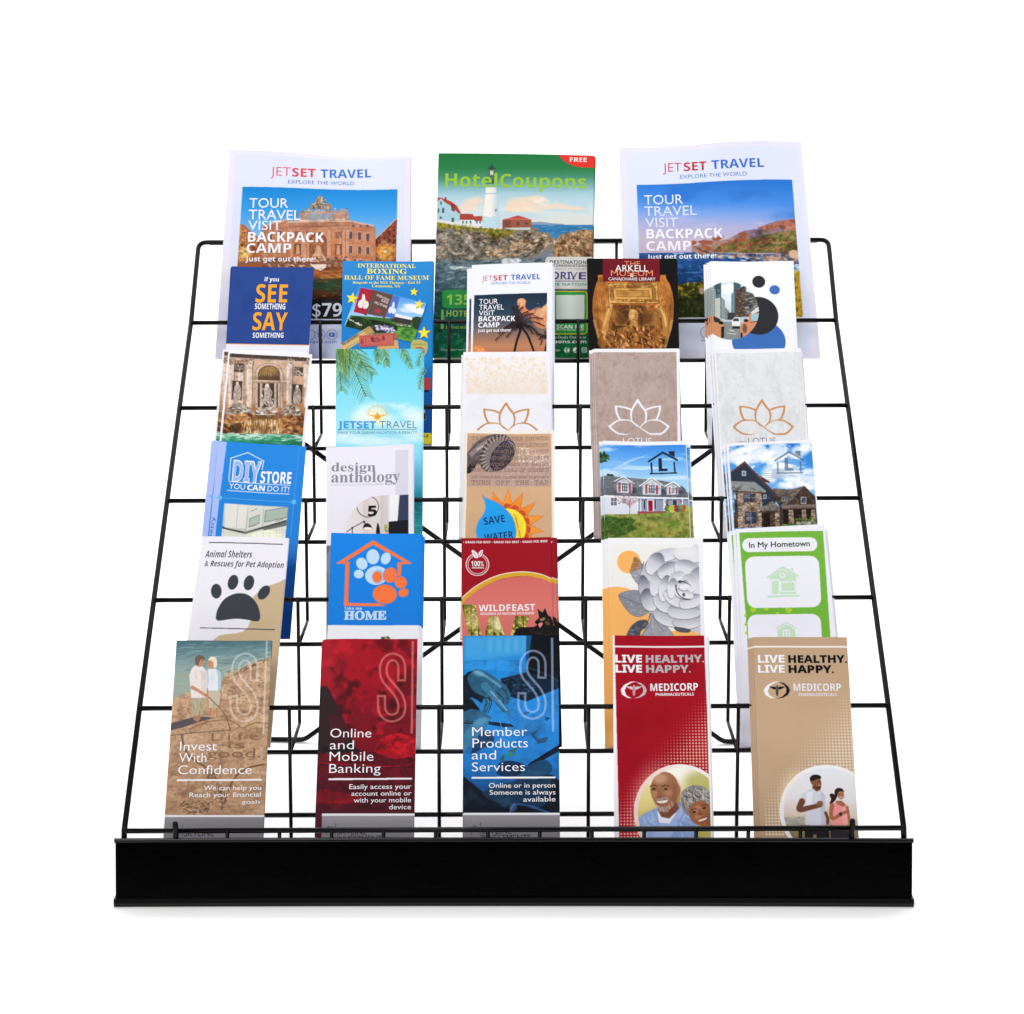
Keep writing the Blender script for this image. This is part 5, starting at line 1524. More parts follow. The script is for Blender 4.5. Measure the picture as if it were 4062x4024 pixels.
['d',[790,1813,969,1813,972,2245,793,2245],60,2.31,6.6,0.12,0,0.1,['1f8898','5ac4cc','0f6474'],0.5,6,0],
['fr',[63,-18,143,127,231,325,336,593],34,25.5,0.7,['5a7c2c','7a9a44','44641f','a0b468','34501c'],0.3,1,1],
['fr',[-8,0,17,181,49,343,66,522],30,22.1,0.7,['5a7c2c','7a9a44','44641f','a0b468','34501c'],0.3,1,2],
['fr',[190,-36,254,91,318,217,414,325],26,20.4,0.7,['5a7c2c','7a9a44','44641f','a0b468','34501c'],0.25,1,3],
['fr',[447,-55,460,36,470,109,477,181],18,8.5,0.6,['5a7c2c','7a9a44','44641f','a0b468','34501c'],0.4,1,4],
['fr',[523,-73,543,36,559,127,569,217],20,10.2,0.6,['5a7c2c','7a9a44','44641f','a0b468','34501c'],0.4,1,5],
['fr',[681,-73,746,36,794,127,839,253],20,10.2,0.6,['5a7c2c','7a9a44','44641f','a0b468','34501c'],0.4,1,6],
['fr',[1001,199,957,307,939,415,930,504],16,7.8,0.5,['5a7c2c','7a9a44','44641f','a0b468','34501c'],0.3,1,7],
['fr',[983,-36,944,54,921,145,905,217],14,8.5,0.5,['5a7c2c','7a9a44','44641f','a0b468','34501c'],0.3,1,8],
['l',[142,0,187,223],0.54,'5a7c2c',1,0,0.17],
['l',[29,0,82,315],0.54,'7a9a44',1,0,0.17],
['l',[160,0,219,124],0.54,'44641f',1,0,0.17],
['l',[46,0,74,209],0.54,'a0b468',1,0,0.17],
['l',[45,0,39,216],0.54,'34501c',1,0,0.17],
['l',[107,0,151,324],0.54,'5a7c2c',1,0,0.17],
['l',[134,0,184,240],0.54,'7a9a44',1,0,0.17],
['l',[59,0,57,285],0.54,'44641f',1,0,0.17],
['l',[44,0,105,143],0.54,'a0b468',1,0,0.17],
['l',[81,0,96,146],0.54,'34501c',1,0,0.17],
['l',[99,0,118,265],0.54,'5a7c2c',1,0,0.17],
['l',[80,0,110,358],0.54,'7a9a44',1,0,0.17],
['l',[83,0,121,289],0.54,'44641f',1,0,0.17],
['l',[49,0,89,294],0.54,'a0b468',1,0,0.17],
['l',[25,0,66,285],0.54,'34501c',1,0,0.17],
['l',[161,0,147,308],0.54,'5a7c2c',1,0,0.17],
['l',[65,0,88,222],0.54,'7a9a44',1,0,0.17],
['l',[91,0,140,368],0.54,'44641f',1,0,0.17],
['l',[37,0,74,199],0.54,'a0b468',1,0,0.17],
['l',[115,0,163,250],0.54,'34501c',1,0,0.17],
['l',[152,0,192,316],0.54,'5a7c2c',1,0,0.17],
['l',[34,0,74,281],0.54,'7a9a44',1,0,0.17],
['l',[160,0,156,115],0.54,'44641f',1,0,0.17],
['l',[155,0,216,350],0.54,'a0b468',1,0,0.17],
['l',[121,0,172,158],0.54,'34501c',1,0,0.17],
['l',[68,0,127,337],0.54,'5a7c2c',1,0,0.17],
['l',[126,0,127,164],0.54,'7a9a44',1,0,0.17],
['l',[111,0,152,367],0.54,'44641f',1,0,0.17],
['l',[26,0,21,270],0.54,'a0b468',1,0,0.17],
['l',[95,0,108,337],0.54,'34501c',1,0,0.17],
['l',[93,0,101,117],0.54,'5a7c2c',1,0,0.17],
['l',[10,0,4,215],0.54,'7a9a44',1,0,0.17],
['l',[20,0,22,191],0.54,'44641f',1,0,0.17],
['l',[98,0,134,330],0.54,'a0b468',1,0,0.17],
['l',[92,0,124,337],0.54,'34501c',1,0,0.17],
['l',[95,0,140,311],0.54,'5a7c2c',1,0,0.17],
['l',[60,0,124,368],0.54,'7a9a44',1,0,0.17],
['l',[116,0,109,276],0.54,'44641f',1,0,0.17],
['l',[109,0,129,305],0.54,'a0b468',1,0,0.17],
['l',[41,0,57,162],0.54,'34501c',1,0,0.17],
['l',[81,0,135,117],0.54,'5a7c2c',1,0,0.17],
['l',[68,0,71,154],0.54,'7a9a44',1,0,0.17],
['l',[109,0,96,183],0.54,'44641f',1,0,0.17],
['l',[14,0,54,148],0.54,'a0b468',1,0,0.17],
['l',[73,0,101,342],0.54,'34501c',1,0,0.17],
['l',[51,0,74,131],0.54,'5a7c2c',1,0,0.17],
['l',[149,0,166,268],0.54,'7a9a44',1,0,0.17],
['l',[64,0,83,232],0.54,'44641f',1,0,0.17],
['l',[95,0,91,301],0.54,'a0b468',1,0,0.17],
['l',[19,0,36,139],0.54,'34501c',1,0,0.17],
['l',[87,0,93,281],0.54,'5a7c2c',1,0,0.17],
['l',[47,0,71,153],0.54,'7a9a44',1,0,0.17],
['l',[163,0,153,305],0.54,'44641f',1,0,0.17],
['l',[106,0,162,232],0.54,'a0b468',1,0,0.17],
['l',[153,0,149,259],0.54,'34501c',1,0,0.17],
['l',[22,0,82,149],0.54,'5a7c2c',1,0,0.17],
['l',[161,0,191,237],0.54,'7a9a44',1,0,0.17],
['l',[15,0,46,114],0.54,'44641f',1,0,0.17],
['l',[100,0,102,282],0.54,'a0b468',1,0,0.17],
['l',[43,0,103,364],0.54,'34501c',1,0,0.17],
['l',[360,820,344,820],0.5,'e0a23c'],
['l',[362,796,334,790],0.5,'e0a23c'],
['l',[370,773,355,766],0.5,'e0a23c'],
['l',[382,753,360,735],0.5,'e0a23c'],
['l',[399,736,389,723],0.5,'e0a23c'],
['l',[418,723,406,697],0.5,'e0a23c'],
['l',[441,715,437,699],0.5,'e0a23c'],
['l',[464,713,464,683],0.5,'e0a23c'],
['l',[487,715,491,699],0.5,'e0a23c'],
['l',[510,723,522,697],0.5,'e0a23c'],
['l',[530,736,539,723],0.5,'e0a23c'],
['l',[546,753,569,735],0.5,'e0a23c'],
['l',[559,774,573,767],0.5,'e0a23c'],
['l',[567,796,595,790],0.5,'e0a23c'],
['l',[570,820,585,820],0.5,'e0a23c'],
['l',[366,817,367,799,372,781,379,765,389,751,401,738,415,728,430,720,447,715,464,714,481,715,498,720,513,728,527,738,540,751,550,765,557,781,562,799,563,817],0.5,'e0a23c'],
['e',46.5,84.1,9.5,10.6,'ffe890',0.4,0,1],
['e',46.5,84.5,3.3,3.5,'f0a424',1,0,0],
['p',[369,817,457,831,473,831,560,817,560,824,481,852,449,852,369,824],'f0a424'],
['p',[460,785,469,785,474,832,455,832],'f0a424'],
['p',[26,998,903,996,903,1003,26,1005],'4a8296'],
  ]),
 dict(name='trifold_leaflet', label='white lotus leaflet with a pale leaf pattern band across its top', cat='leaflet', group='leaflets on the fourth tier', size=(100.4, 225.4), loc=(-0.00889, 0.32976, 0.28536), lean=0.60781, quad=[(-0.04782, 0.225), (0.05036, 0.22573), (0.05131, -0.0), (-0.05131, -0.0)], bend=[(0.00062, 1.0, 0.0, 2), (0.00053, 2.0, 0.46, 1.5)], thick=0.8, edge='e9e9f0', base='ecebf1', step=0.5, fine=101.6,
  copies=[(1.3,-0.9,-1.1,0,'white leaf-band lotus leaflet copy peeking out right of the front one',0),
   (-0.3,-2.1,-2.2,0.5,'rearmost white leaf-band lotus leaflet, its lower left edge showing',0)],
  text=[],
  ops=[
['g',[26,51,977,54,972,529,38,527],[493,54,497,530],[(0,'eeeaea'),(0.5,'ece5e0'),(1,'e8dcd2')]],
['e',61.1,39.6,2.5,1.1,'e9d8c4',0.85,2.5,0],
['l',[611,396,577,408],0.34,'e6d4be'],
['e',90.1,39.7,2.5,1.1,'e8d8c4',0.85,2.9,0],
['l',[901,397,866,393],0.34,'e6d4be'],
['e',6.9,27.2,2.5,1.1,'e8d8c4',0.85,2.96,0],
['l',[69,272,34,265],0.34,'e6d4be'],
['e',63.5,46.6,2.4,1.1,'e9d8c4',0.85,0.36,0],
['l',[635,466,662,492],0.34,'e6d4be'],
['e',47,17.8,2.5,1.1,'e8d8c4',0.85,1.71,0],
['l',[470,178,453,213],0.34,'e6d4be'],
['e',56.5,7.5,2.5,1.1,'e8d8c4',0.85,0.68,0],
['l',[565,75,584,109],0.35,'e6d4be'],
['e',30.1,47.1,2.4,1.1,'e9d8c4',0.85,2.41,0],
['l',[301,471,268,486],0.34,'e6d4be'],
['e',19.1,41.8,2.5,1.1,'e8d8c4',0.85,0.44,0],
['l',[191,418,217,446],0.34,'e6d4be'],
['e',60.6,12.6,2.5,1.1,'e8d8c4',0.85,0.01,0],
['l',[606,126,640,140],0.35,'e6d4be'],
['e',83.8,16.4,2.5,1.1,'e9d8c4',0.85,0.68,0],
['l',[838,164,857,198],0.34,'e6d4be'],
['e',93.7,45.5,2.4,1.1,'e8d8c4',0.85,0.91,0],
['l',[937,455,948,493],0.34,'e6d4be'],
['e',91.9,30.9,2.5,1.1,'e8d8c4',0.85,2.13,0],
['l',[919,309,891,333],0.34,'e6d4be'],
['e',23.3,48.1,2.4,1.1,'e9d8c4',0.85,2.17,0],
['l',[233,481,204,504],0.34,'e6d4be'],
['e',92.3,46.5,2.4,1.1,'e8d8c4',0.85,0.94,0],
['l',[923,465,932,502],0.34,'e6d4be'],
['e',37.1,14.1,2.5,1.1,'e8d8c4',0.85,0.46,0],
['l',[371,141,396,170],0.35,'e6d4be'],
['e',10.1,19.9,2.5,1.1,'e9d8c4',0.85,1.89,0],
['l',[101,199,79,230],0.34,'e6d4be'],
['e',4.8,36.5,2.5,1.1,'e8d8c4',0.85,1.06,0],
['l',[48,365,55,404],0.34,'e6d4be'],
['e',32.8,42.8,2.5,1.1,'e8d8c4',0.85,1.51,0],
['l',[328,428,318,466],0.34,'e6d4be'],
['e',33.1,28,2.5,1.1,'e9d8c4',0.85,2.21,0],
['l',[331,280,301,302],0.34,'e6d4be'],
['e',10,49.6,2.4,1.1,'e8d8c4',0.85,0.07,0],
['l',[100,496,133,512],0.34,'e6d4be'],
['e',72.6,44.2,2.4,1.1,'e8d8c4',0.85,0.06,0],
['l',[726,442,759,458],0.34,'e6d4be'],
['e',76.1,23.2,2.5,1.1,'e9d8c4',0.85,1.82,0],
['l',[761,232,741,265],0.34,'e6d4be'],
['e',4.7,8.6,2.5,1.1,'e8d8c4',0.85,0.57,0],
['l',[47,86,70,118],0.35,'e6d4be'],
['e',91.5,15.9,2.5,1.1,'e8d8c4',0.85,2.37,0],
['l',[915,159,882,174],0.34,'e6d4be'],
['e',88.9,48.6,2.4,1.1,'e9d8c4',0.85,1.08,0],
['l',[889,486,894,524],0.34,'e6d4be'],
['e',36.7,30,2.5,1.1,'e8d8c4',0.85,2.44,0],
['l',[367,300,333,313],0.34,'e6d4be'],
['e',14.4,39.6,2.5,1.1,'e8d8c4',0.85,2.5,0],
['l',[144,396,110,407],0.34,'e6d4be'],
['e',82.8,8.7,2.5,1.1,'e9d8c4',0.85,2.97,0],
['l',[828,87,792,80],0.35,'e6d4be'],
['e',12.5,21.7,2.5,1.1,'e8d8c4',0.85,1.92,0],
['l',[125,217,102,247],0.34,'e6d4be'],
['e',88.1,22.2,2.5,1.1,'e8d8c4',0.85,2.9,0],
['l',[881,222,845,217],0.34,'e6d4be'],
['e',54,20.7,2.5,1.1,'e9d8c4',0.85,1,0],
['l',[540,207,548,246],0.34,'e6d4be'],
['e',20.2,10.1,2.5,1.1,'e8d8c4',0.85,0.47,0],
['l',[202,101,227,131],0.35,'e6d4be'],
['e',67.2,50.8,2.4,1.1,'e8d8c4',0.85,0.51,0],
['l',[672,508,695,538],0.34,'e6d4be'],
['e',9.2,50.1,2.4,1.1,'e9d8c4',0.85,1.68,0],
['l',[92,501,77,536],0.34,'e6d4be'],
['e',41.2,17.3,2.5,1.1,'e8d8c4',0.85,1.87,0],
['l',[412,173,391,205],0.34,'e6d4be'],
['e',79.6,27.2,2.5,1.1,'e8d8c4',0.85,1.32,0],
['l',[796,272,793,311],0.34,'e6d4be'],
['e',9.8,47,2.4,1.1,'e9d8c4',0.85,0.1,0],
['l',[98,470,131,487],0.34,'e6d4be'],
['e',49.4,43.8,2.4,1.1,'e8d8c4',0.85,0.41,0],
['l',[494,438,520,465],0.34,'e6d4be'],
['e',71,48.8,2.4,1.1,'e8d8c4',0.85,1.98,0],
['l',[710,488,685,516],0.34,'e6d4be'],
['e',76.2,11.8,2.5,1.1,'e9d8c4',0.85,1.37,0],
['l',[762,118,757,157],0.35,'e6d4be'],
['e',18.2,43.9,2.4,1.1,'e8d8c4',0.85,0.93,0],
['l',[182,439,193,477],0.34,'e6d4be'],
['e',45.8,50.8,2.4,1.1,'e8d8c4',0.85,2.68,0],
['l',[458,508,423,512],0.34,'e6d4be'],
['e',93.3,27.2,2.5,1.1,'e9d8c4',0.85,1.53,0],
['l',[933,272,922,309],0.34,'e6d4be'],
['e',70.8,28.2,2.5,1.1,'e8d8c4',0.85,0.91,0],
['l',[708,282,719,319],0.34,'e6d4be'],
['e',41,13.3,2.5,1.1,'e8d8c4',0.85,1.18,0],
['l',[410,133,412,173],0.35,'e6d4be'],
['e',94.2,49.4,2.4,1.1,'e9d8c4',0.85,1.97,0],
['l',[942,494,918,522],0.34,'e6d4be'],
['e',49.8,21.8,2.5,1.1,'e8d8c4',0.85,0.28,0],
['l',[498,218,527,242],0.34,'e6d4be'],
['e',29.3,41.2,2.5,1.1,'e8d8c4',0.85,2.72,0],
['l',[293,412,257,415],0.34,'e6d4be'],
['e',37.4,41.4,2.5,1.1,'e9d8c4',0.85,2.43,0],
['l',[374,414,341,428],0.34,'e6d4be'],
['e',67.6,36.3,2.5,1.1,'e8d8c4',0.85,2.39,0],
['l',[676,363,643,378],0.34,'e6d4be'],
['e',37.6,37.9,2.5,1.1,'e8d8c4',0.85,0.88,0],
['l',[376,379,388,416],0.34,'e6d4be'],
['e',48.7,40.8,2.5,1.1,'e9d8c4',0.85,2.17,0],
['l',[487,408,458,431],0.34,'e6d4be'],
['e',31.4,48.4,2.4,1.1,'e8d8c4',0.85,2.04,0],
['l',[314,484,288,510],0.34,'e6d4be'],
['e',57.2,7.4,2.5,1.1,'e8d8c4',0.85,1.72,0],
['l',[572,74,554,109],0.35,'e6d4be'],
['e',27.3,36.4,2.5,1.1,'e9d8c4',0.85,1.45,0],
['l',[273,364,265,402],0.34,'e6d4be'],
['e',78.7,35.6,2.5,1.1,'e8d8c4',0.85,2.51,0],
['l',[787,356,753,367],0.34,'e6d4be'],
['e',36.1,35.2,2.5,1.1,'e8d8c4',0.85,2.32,0],
['l',[361,352,329,370],0.34,'e6d4be'],
['e',79.8,22.5,2.5,1.1,'e9d8c4',0.85,2.65,0],
['l',[798,225,763,231],0.34,'e6d4be'],
['e',83.6,37.4,2.5,1.1,'e8d8c4',0.85,3.07,0],
['l',[836,374,801,363],0.34,'e6d4be'],
['e',91.5,30,2.5,1.1,'e8d8c4',0.85,1.66,0],
['l',[915,300,899,336],0.34,'e6d4be'],
['e',19.7,43.5,2.4,1.1,'e9d8c4',0.85,2.94,0],
['l',[197,435,162,429],0.34,'e6d4be'],
['e',47.9,37.4,2.5,1.1,'e8d8c4',0.85,2.26,0],
['l',[479,374,448,393],0.34,'e6d4be'],
['e',70.9,14.6,2.5,1.1,'e8d8c4',0.85,2.45,0],
['l',[709,146,675,159],0.34,'e6d4be'],
['e',57.3,36.3,2.5,1.1,'e9d8c4',0.85,1.32,0],
['l',[573,363,570,402],0.34,'e6d4be'],
['e',61.2,41.1,2.5,1.1,'e8d8c4',0.85,2,0],
['l',[612,411,587,439],0.34,'e6d4be'],
['e',70,8.2,2.5,1.1,'e8d8c4',0.85,0.5,0],
['l',[700,82,724,112],0.35,'e6d4be'],
['e',44.6,35.5,2.5,1.1,'e9d8c4',0.85,0.69,0],
['l',[446,355,465,389],0.34,'e6d4be'],
['e',66.9,34.8,2.5,1.1,'e8d8c4',0.85,0.13,0],
['l',[669,348,700,366],0.34,'e6d4be'],
['e',47.2,16.9,2.5,1.1,'e8d8c4',0.85,0.17,0],
['l',[472,169,504,189],0.34,'e6d4be'],
['e',16.3,20.7,2.5,1.1,'e9d8c4',0.85,0.57,0],
['l',[163,207,186,239],0.34,'e6d4be'],
['e',21.6,8.3,2.5,1.1,'e8d8c4',0.85,1.46,0],
['l',[216,83,208,121],0.35,'e6d4be'],
['e',39,33.8,2.5,1.1,'e8d8c4',0.85,1.85,0],
['l',[390,338,370,370],0.34,'e6d4be'],
['e',26.3,46.5,2.4,1.1,'e9d8c4',0.85,0,0],
['l',[263,465,297,479],0.34,'e6d4be'],
['e',41.2,19.1,2.5,1.1,'e8d8c4',0.85,1.29,0],
['l',[412,191,410,231],0.34,'e6d4be'],
['e',15.1,43.3,2.5,1.1,'e8d8c4',0.85,1.17,0],
['l',[151,433,154,472],0.34,'e6d4be'],
['e',7.7,33.7,2.5,1.1,'e9d8c4',0.85,0.3,0],
['l',[77,337,107,361],0.34,'e6d4be'],
['e',54,21.9,2.5,1.1,'e8d8c4',0.85,1.82,0],
['l',[540,219,520,252],0.34,'e6d4be'],
['e',91.5,43.2,2.5,1.1,'e8d8c4',0.85,1.32,0],
['l',[915,432,912,471],0.34,'e6d4be'],
['e',78.4,35.4,2.5,1.1,'e9d8c4',0.85,1.16,0],
['l',[784,354,786,393],0.34,'e6d4be'],
['e',17.4,33,2.5,1.1,'e8d8c4',0.85,1.77,0],
['l',[174,330,155,363],0.34,'e6d4be'],
['e',91.4,49.7,2.4,1.1,'e8d8c4',0.85,1.91,0],
['l',[914,497,891,527],0.34,'e6d4be'],
['e',36.5,46.1,2.4,1.1,'e9d8c4',0.85,0,0],
['l',[365,461,399,475],0.34,'e6d4be'],
['e',14.2,31.6,2.5,1.1,'e8d8c4',0.85,1.93,0],
['l',[142,316,119,346],0.34,'e6d4be'],
['e',17.3,34.4,2.5,1.1,'e8d8c4',0.85,2.8,0],
['l',[173,344,137,344],0.34,'e6d4be'],
['e',38.6,25.9,2.5,1.1,'e9d8c4',0.85,0.71,0],
['l',[386,259,404,293],0.34,'e6d4be'],
['e',31.2,49.6,2.4,1.1,'e8d8c4',0.85,1.19,0],
['l',[312,496,313,535],0.34,'e6d4be'],
['e',91.8,47.3,2.4,1.1,'e8d8c4',0.85,1.87,0],
['l',[918,473,896,504],0.34,'e6d4be'],
['e',28.3,49.9,2.4,1.1,'e9d8c4',0.85,1.56,0],
['l',[283,499,272,536],0.34,'e6d4be'],
['e',42.1,20.9,2.5,1.1,'e8d8c4',0.85,3.09,0],
['l',[421,209,386,197],0.34,'e6d4be'],
['e',49.1,19.5,2.5,1.1,'e8d8c4',0.85,1.5,0],
['l',[491,195,481,233],0.34,'e6d4be'],
['e',15.5,34.1,2.5,1.1,'e9d8c4',0.85,1.39,0],
['l',[155,341,150,380],0.34,'e6d4be'],
['e',31.2,41.2,2.5,1.1,'e8d8c4',0.85,2.6,0],
['l',[312,412,277,420],0.34,'e6d4be'],
['e',5.6,30.1,2.5,1.1,'e8d8c4',0.85,0.86,0],
['l',[56,301,69,338],0.34,'e6d4be'],
['e',89.5,41.6,2.5,1.1,'e9d8c4',0.85,0.77,0],
['l',[895,416,910,451],0.34,'e6d4be'],
['e',28.5,13.6,2.5,1.1,'e8d8c4',0.85,3.11,0],
['l',[285,136,250,123],0.35,'e6d4be'],
['e',31.1,33.6,2.5,1.1,'e8d8c4',0.85,1.49,0],
['l',[311,336,302,374],0.34,'e6d4be'],
['e',63.1,33.6,2.5,1.1,'e9d8c4',0.85,2.34,0],
['l',[631,336,599,353],0.34,'e6d4be'],
['e',15.3,40.2,2.5,1.1,'e8d8c4',0.85,0.94,0],
['l',[153,402,164,440],0.34,'e6d4be'],
['e',52.9,21.8,2.5,1.1,'e8d8c4',0.85,0.93,0],
['l',[529,218,540,256],0.34,'e6d4be'],
['e',52.6,27.4,2.5,1.1,'e9d8c4',0.85,1.13,0],
['l',[526,274,530,313],0.34,'e6d4be'],
['e',72.2,33.1,2.5,1.1,'e8d8c4',0.85,0.11,0],
['l',[722,331,754,349],0.34,'e6d4be'],
['e',27.3,26.9,2.5,1.1,'e8d8c4',0.85,2.88,0],
['l',[273,269,237,265],0.34,'e6d4be'],
['e',85.2,31.2,2.5,1.1,'e9d8c4',0.85,0.05,0],
['l',[852,312,886,327],0.34,'e6d4be'],
['e',75.3,25.9,2.5,1.1,'e8d8c4',0.85,1.81,0],
['l',[753,259,733,292],0.34,'e6d4be'],
['e',68.9,34.9,2.5,1.1,'e8d8c4',0.85,1.51,0],
['l',[689,349,678,386],0.34,'e6d4be'],
['e',87.5,24.2,2.5,1.1,'e9d8c4',0.85,1.23,0],
['l',[875,242,874,281],0.34,'e6d4be'],
['e',82,15.8,2.5,1.1,'e8d8c4',0.85,0.93,0],
['l',[820,158,831,196],0.34,'e6d4be'],
['e',80.1,10,2.5,1.1,'e8d8c4',0.85,2.63,0],
['l',[801,100,765,106],0.35,'e6d4be'],
['e',67.6,26.1,2.5,1.1,'e9d8c4',0.85,0.9,0],
['l',[676,261,688,299],0.34,'e6d4be'],
['e',75.4,47.1,2.4,1.1,'e8d8c4',0.85,0.45,0],
['l',[754,471,779,499],0.34,'e6d4be'],
['e',48,31.1,2.5,1.1,'e8d8c4',0.85,1.56,0],
['l',[480,311,468,348],0.34,'e6d4be'],
['e',34.3,13.6,2.5,1.1,'e9d8c4',0.85,1.84,0],
['l',[343,136,322,168],0.35,'e6d4be'],
['e',78.4,10.1,2.5,1.1,'e8d8c4',0.85,0.72,0],
['l',[784,101,801,136],0.35,'e6d4be'],
['e',79,41.9,2.5,1.1,'e8d8c4',0.85,2.08,0],
['l',[790,419,762,445],0.34,'e6d4be'],
['e',6.9,38.5,2.5,1.1,'e9d8c4',0.85,3.07,0],
['l',[69,385,34,374],0.34,'e6d4be'],
['e',95.2,38.1,2.5,1.1,'e8d8c4',0.85,0.15,0],
['l',[952,381,984,400],0.34,'e6d4be'],
['e',81.1,16.8,2.5,1.1,'e8d8c4',0.85,2.03,0],
['l',[811,168,785,195],0.34,'e6d4be'],
['e',91,38.5,2.5,1.1,'e9d8c4',0.85,0.42,0],
['l',[910,385,936,413],0.34,'e6d4be'],
['e',31.2,47.2,2.4,1.1,'e8d8c4',0.85,0.47,0],
['l',[312,472,337,501],0.34,'e6d4be'],
['e',60,25.2,2.5,1.1,'e8d8c4',0.85,0.51,0],
['l',[600,252,623,282],0.34,'e6d4be'],
['e',61,8.9,2.5,1.1,'e9d8c4',0.85,0.34,0],
['l',[610,89,638,114],0.35,'e6d4be'],
['e',38.7,10,2.5,1.1,'e8d8c4',0.85,0.18,0],
['l',[387,100,418,120],0.35,'e6d4be'],
['e',56.8,39.6,2.5,1.1,'e8d8c4',0.85,2.76,0],
['l',[568,396,532,397],0.34,'e6d4be'],
['e',16.5,25.7,2.5,1.1,'e9d8c4',0.85,0.99,0],
['l',[165,257,174,296],0.34,'e6d4be'],
['e',59,28.6,2.5,1.1,'e8d8c4',0.85,2.95,0],
['l',[590,286,555,279],0.34,'e6d4be'],
['e',38.2,9.3,2.5,1.1,'e8d8c4',0.85,2.19,0],
['l',[382,93,352,115],0.35,'e6d4be'],
['e',18.2,34.5,2.5,1.1,'e9d8c4',0.85,1.59,0],
['l',[182,345,170,382],0.34,'e6d4be'],
['e',87.3,31.6,2.5,1.1,'e8d8c4',0.85,1.95,0],
['l',[873,316,849,345],0.34,'e6d4be'],
['e',28.4,31.1,2.5,1.1,'e8d8c4',0.85,0.8,0],
['l',[284,311,299,347],0.34,'e6d4be'],
['e',72.7,29.8,2.5,1.1,'e9d8c4',0.85,0.42,0],
['l',[727,298,753,326],0.34,'e6d4be'],
['e',25.6,23.1,2.5,1.1,'e8d8c4',0.85,2.31,0],
['l',[256,231,224,249],0.34,'e6d4be'],
['e',20.8,38.1,2.5,1.1,'e8d8c4',0.85,2.06,0],
['l',[208,381,182,408],0.34,'e6d4be'],
['e',12.3,36.1,2.5,1.1,'e9d8c4',0.85,0.29,0],
['l',[123,361,152,385],0.34,'e6d4be'],
['e',15.8,32.9,2.5,1.1,'e8d8c4',0.85,0.75,0],
['l',[158,329,175,364],0.34,'e6d4be'],
['e',84.3,28.3,2.5,1.1,'e8d8c4',0.85,1.02,0],
['l',[843,283,850,322],0.34,'e6d4be'],
['e',77,8.4,2.5,1.1,'e9d8c4',0.85,2.28,0],
['l',[770,84,738,103],0.35,'e6d4be'],
['e',8.9,13.3,2.5,1.1,'e8d8c4',0.85,2.99,0],
['l',[89,133,53,125],0.35,'e6d4be'],
['e',66.4,16.9,2.5,1.1,'e8d8c4',0.85,0.36,0],
['l',[664,169,691,195],0.34,'e6d4be'],
['e',92.9,36.5,2.5,1.1,'e9d8c4',0.85,2.58,0],
['l',[929,365,894,373],0.34,'e6d4be'],
['e',17.2,34.2,2.5,1.1,'e8d8c4',0.85,1.11,0],
['l',[172,342,176,382],0.34,'e6d4be'],
['e',25.6,21.5,2.5,1.1,'e8d8c4',0.85,1.93,0],
['l',[256,215,233,245],0.34,'e6d4be'],
['e',36.1,23.8,2.5,1.1,'e9d8c4',0.85,0.43,0],
['l',[361,238,387,266],0.34,'e6d4be'],
['e',80,35.6,2.5,1.1,'e8d8c4',0.85,2.53,0],
['l',[800,356,766,366],0.34,'e6d4be'],
['e',44,44.3,2.4,1.1,'e8d8c4',0.85,1.63,0],
['l',[440,443,426,479],0.34,'e6d4be'],
['e',58.4,32.2,2.5,1.1,'e9d8c4',0.85,2.33,0],
['l',[584,322,551,340],0.34,'e6d4be'],
['e',40.2,11.1,2.5,1.1,'e8d8c4',0.85,0.1,0],
['l',[402,111,435,129],0.35,'e6d4be'],
['e',22.4,8.4,2.5,1.1,'e8d8c4',0.85,2.79,0],
['l',[224,84,188,84],0.35,'e6d4be'],
['e',48.3,40.4,2.5,1.1,'e9d8c4',0.85,0,0],
['l',[483,404,516,417],0.34,'e6d4be'],
['e',47.3,46,2.4,1.1,'e8d8c4',0.85,1.95,0],
['l',[473,460,450,490],0.34,'e6d4be'],
['e',43.4,27.4,2.5,1.1,'e8d8c4',0.85,0.31,0],
['l',[434,274,463,298],0.34,'e6d4be'],
['e',18.2,13.7,2.5,1.1,'e9d8c4',0.85,1.18,0],
['l',[182,137,184,177],0.35,'e6d4be'],
['e',39.7,45.6,2.4,1.1,'e8d8c4',0.85,0.48,0],
['l',[397,456,421,485],0.34,'e6d4be'],
['e',27.3,19,2.5,1.1,'e8d8c4',0.85,0.51,0],
['l',[273,190,298,220],0.34,'e6d4be'],
['e',30.3,17.2,2.5,1.1,'e9d8c4',0.85,1.51,0],
['l',[303,172,293,209],0.34,'e6d4be'],
['e',7.7,47.3,2.4,1.1,'e8d8c4',0.85,1.16,0],
['l',[77,473,80,513],0.34,'e6d4be'],
['e',89.7,37.4,2.5,1.1,'e8d8c4',0.85,2.12,0],
['l',[897,374,869,399],0.34,'e6d4be'],
['e',47.5,48.5,2.4,1.1,'e9d8c4',0.85,0.37,0],
['l',[475,485,502,511],0.34,'e6d4be'],
['e',65.3,19.9,2.5,1.1,'e8d8c4',0.85,2.12,0],
['l',[653,199,624,223],0.34,'e6d4be'],
['e',70.8,14.2,2.5,1.1,'e8d8c4',0.85,0.63,0],
['l',[708,142,728,176],0.35,'e6d4be'],
['e',6.3,16.8,2.5,1.1,'e9d8c4',0.85,0.25,0],
['l',[63,168,94,190],0.35,'e6d4be'],
['e',41.1,49.7,2.4,1.1,'e8d8c4',0.85,1.14,0],
['l',[411,497,414,536],0.34,'e6d4be'],
['e',32.7,27.4,2.5,1.1,'e8d8c4',0.85,0.89,0],
['l',[327,274,340,312],0.34,'e6d4be'],
['e',71.1,38.7,2.5,1.1,'e9d8c4',0.85,0.51,0],
['l',[711,387,734,417],0.34,'e6d4be'],
['e',26.4,36.4,2.5,1.1,'e8d8c4',0.85,2.95,0],
['l',[264,364,228,357],0.34,'e6d4be'],
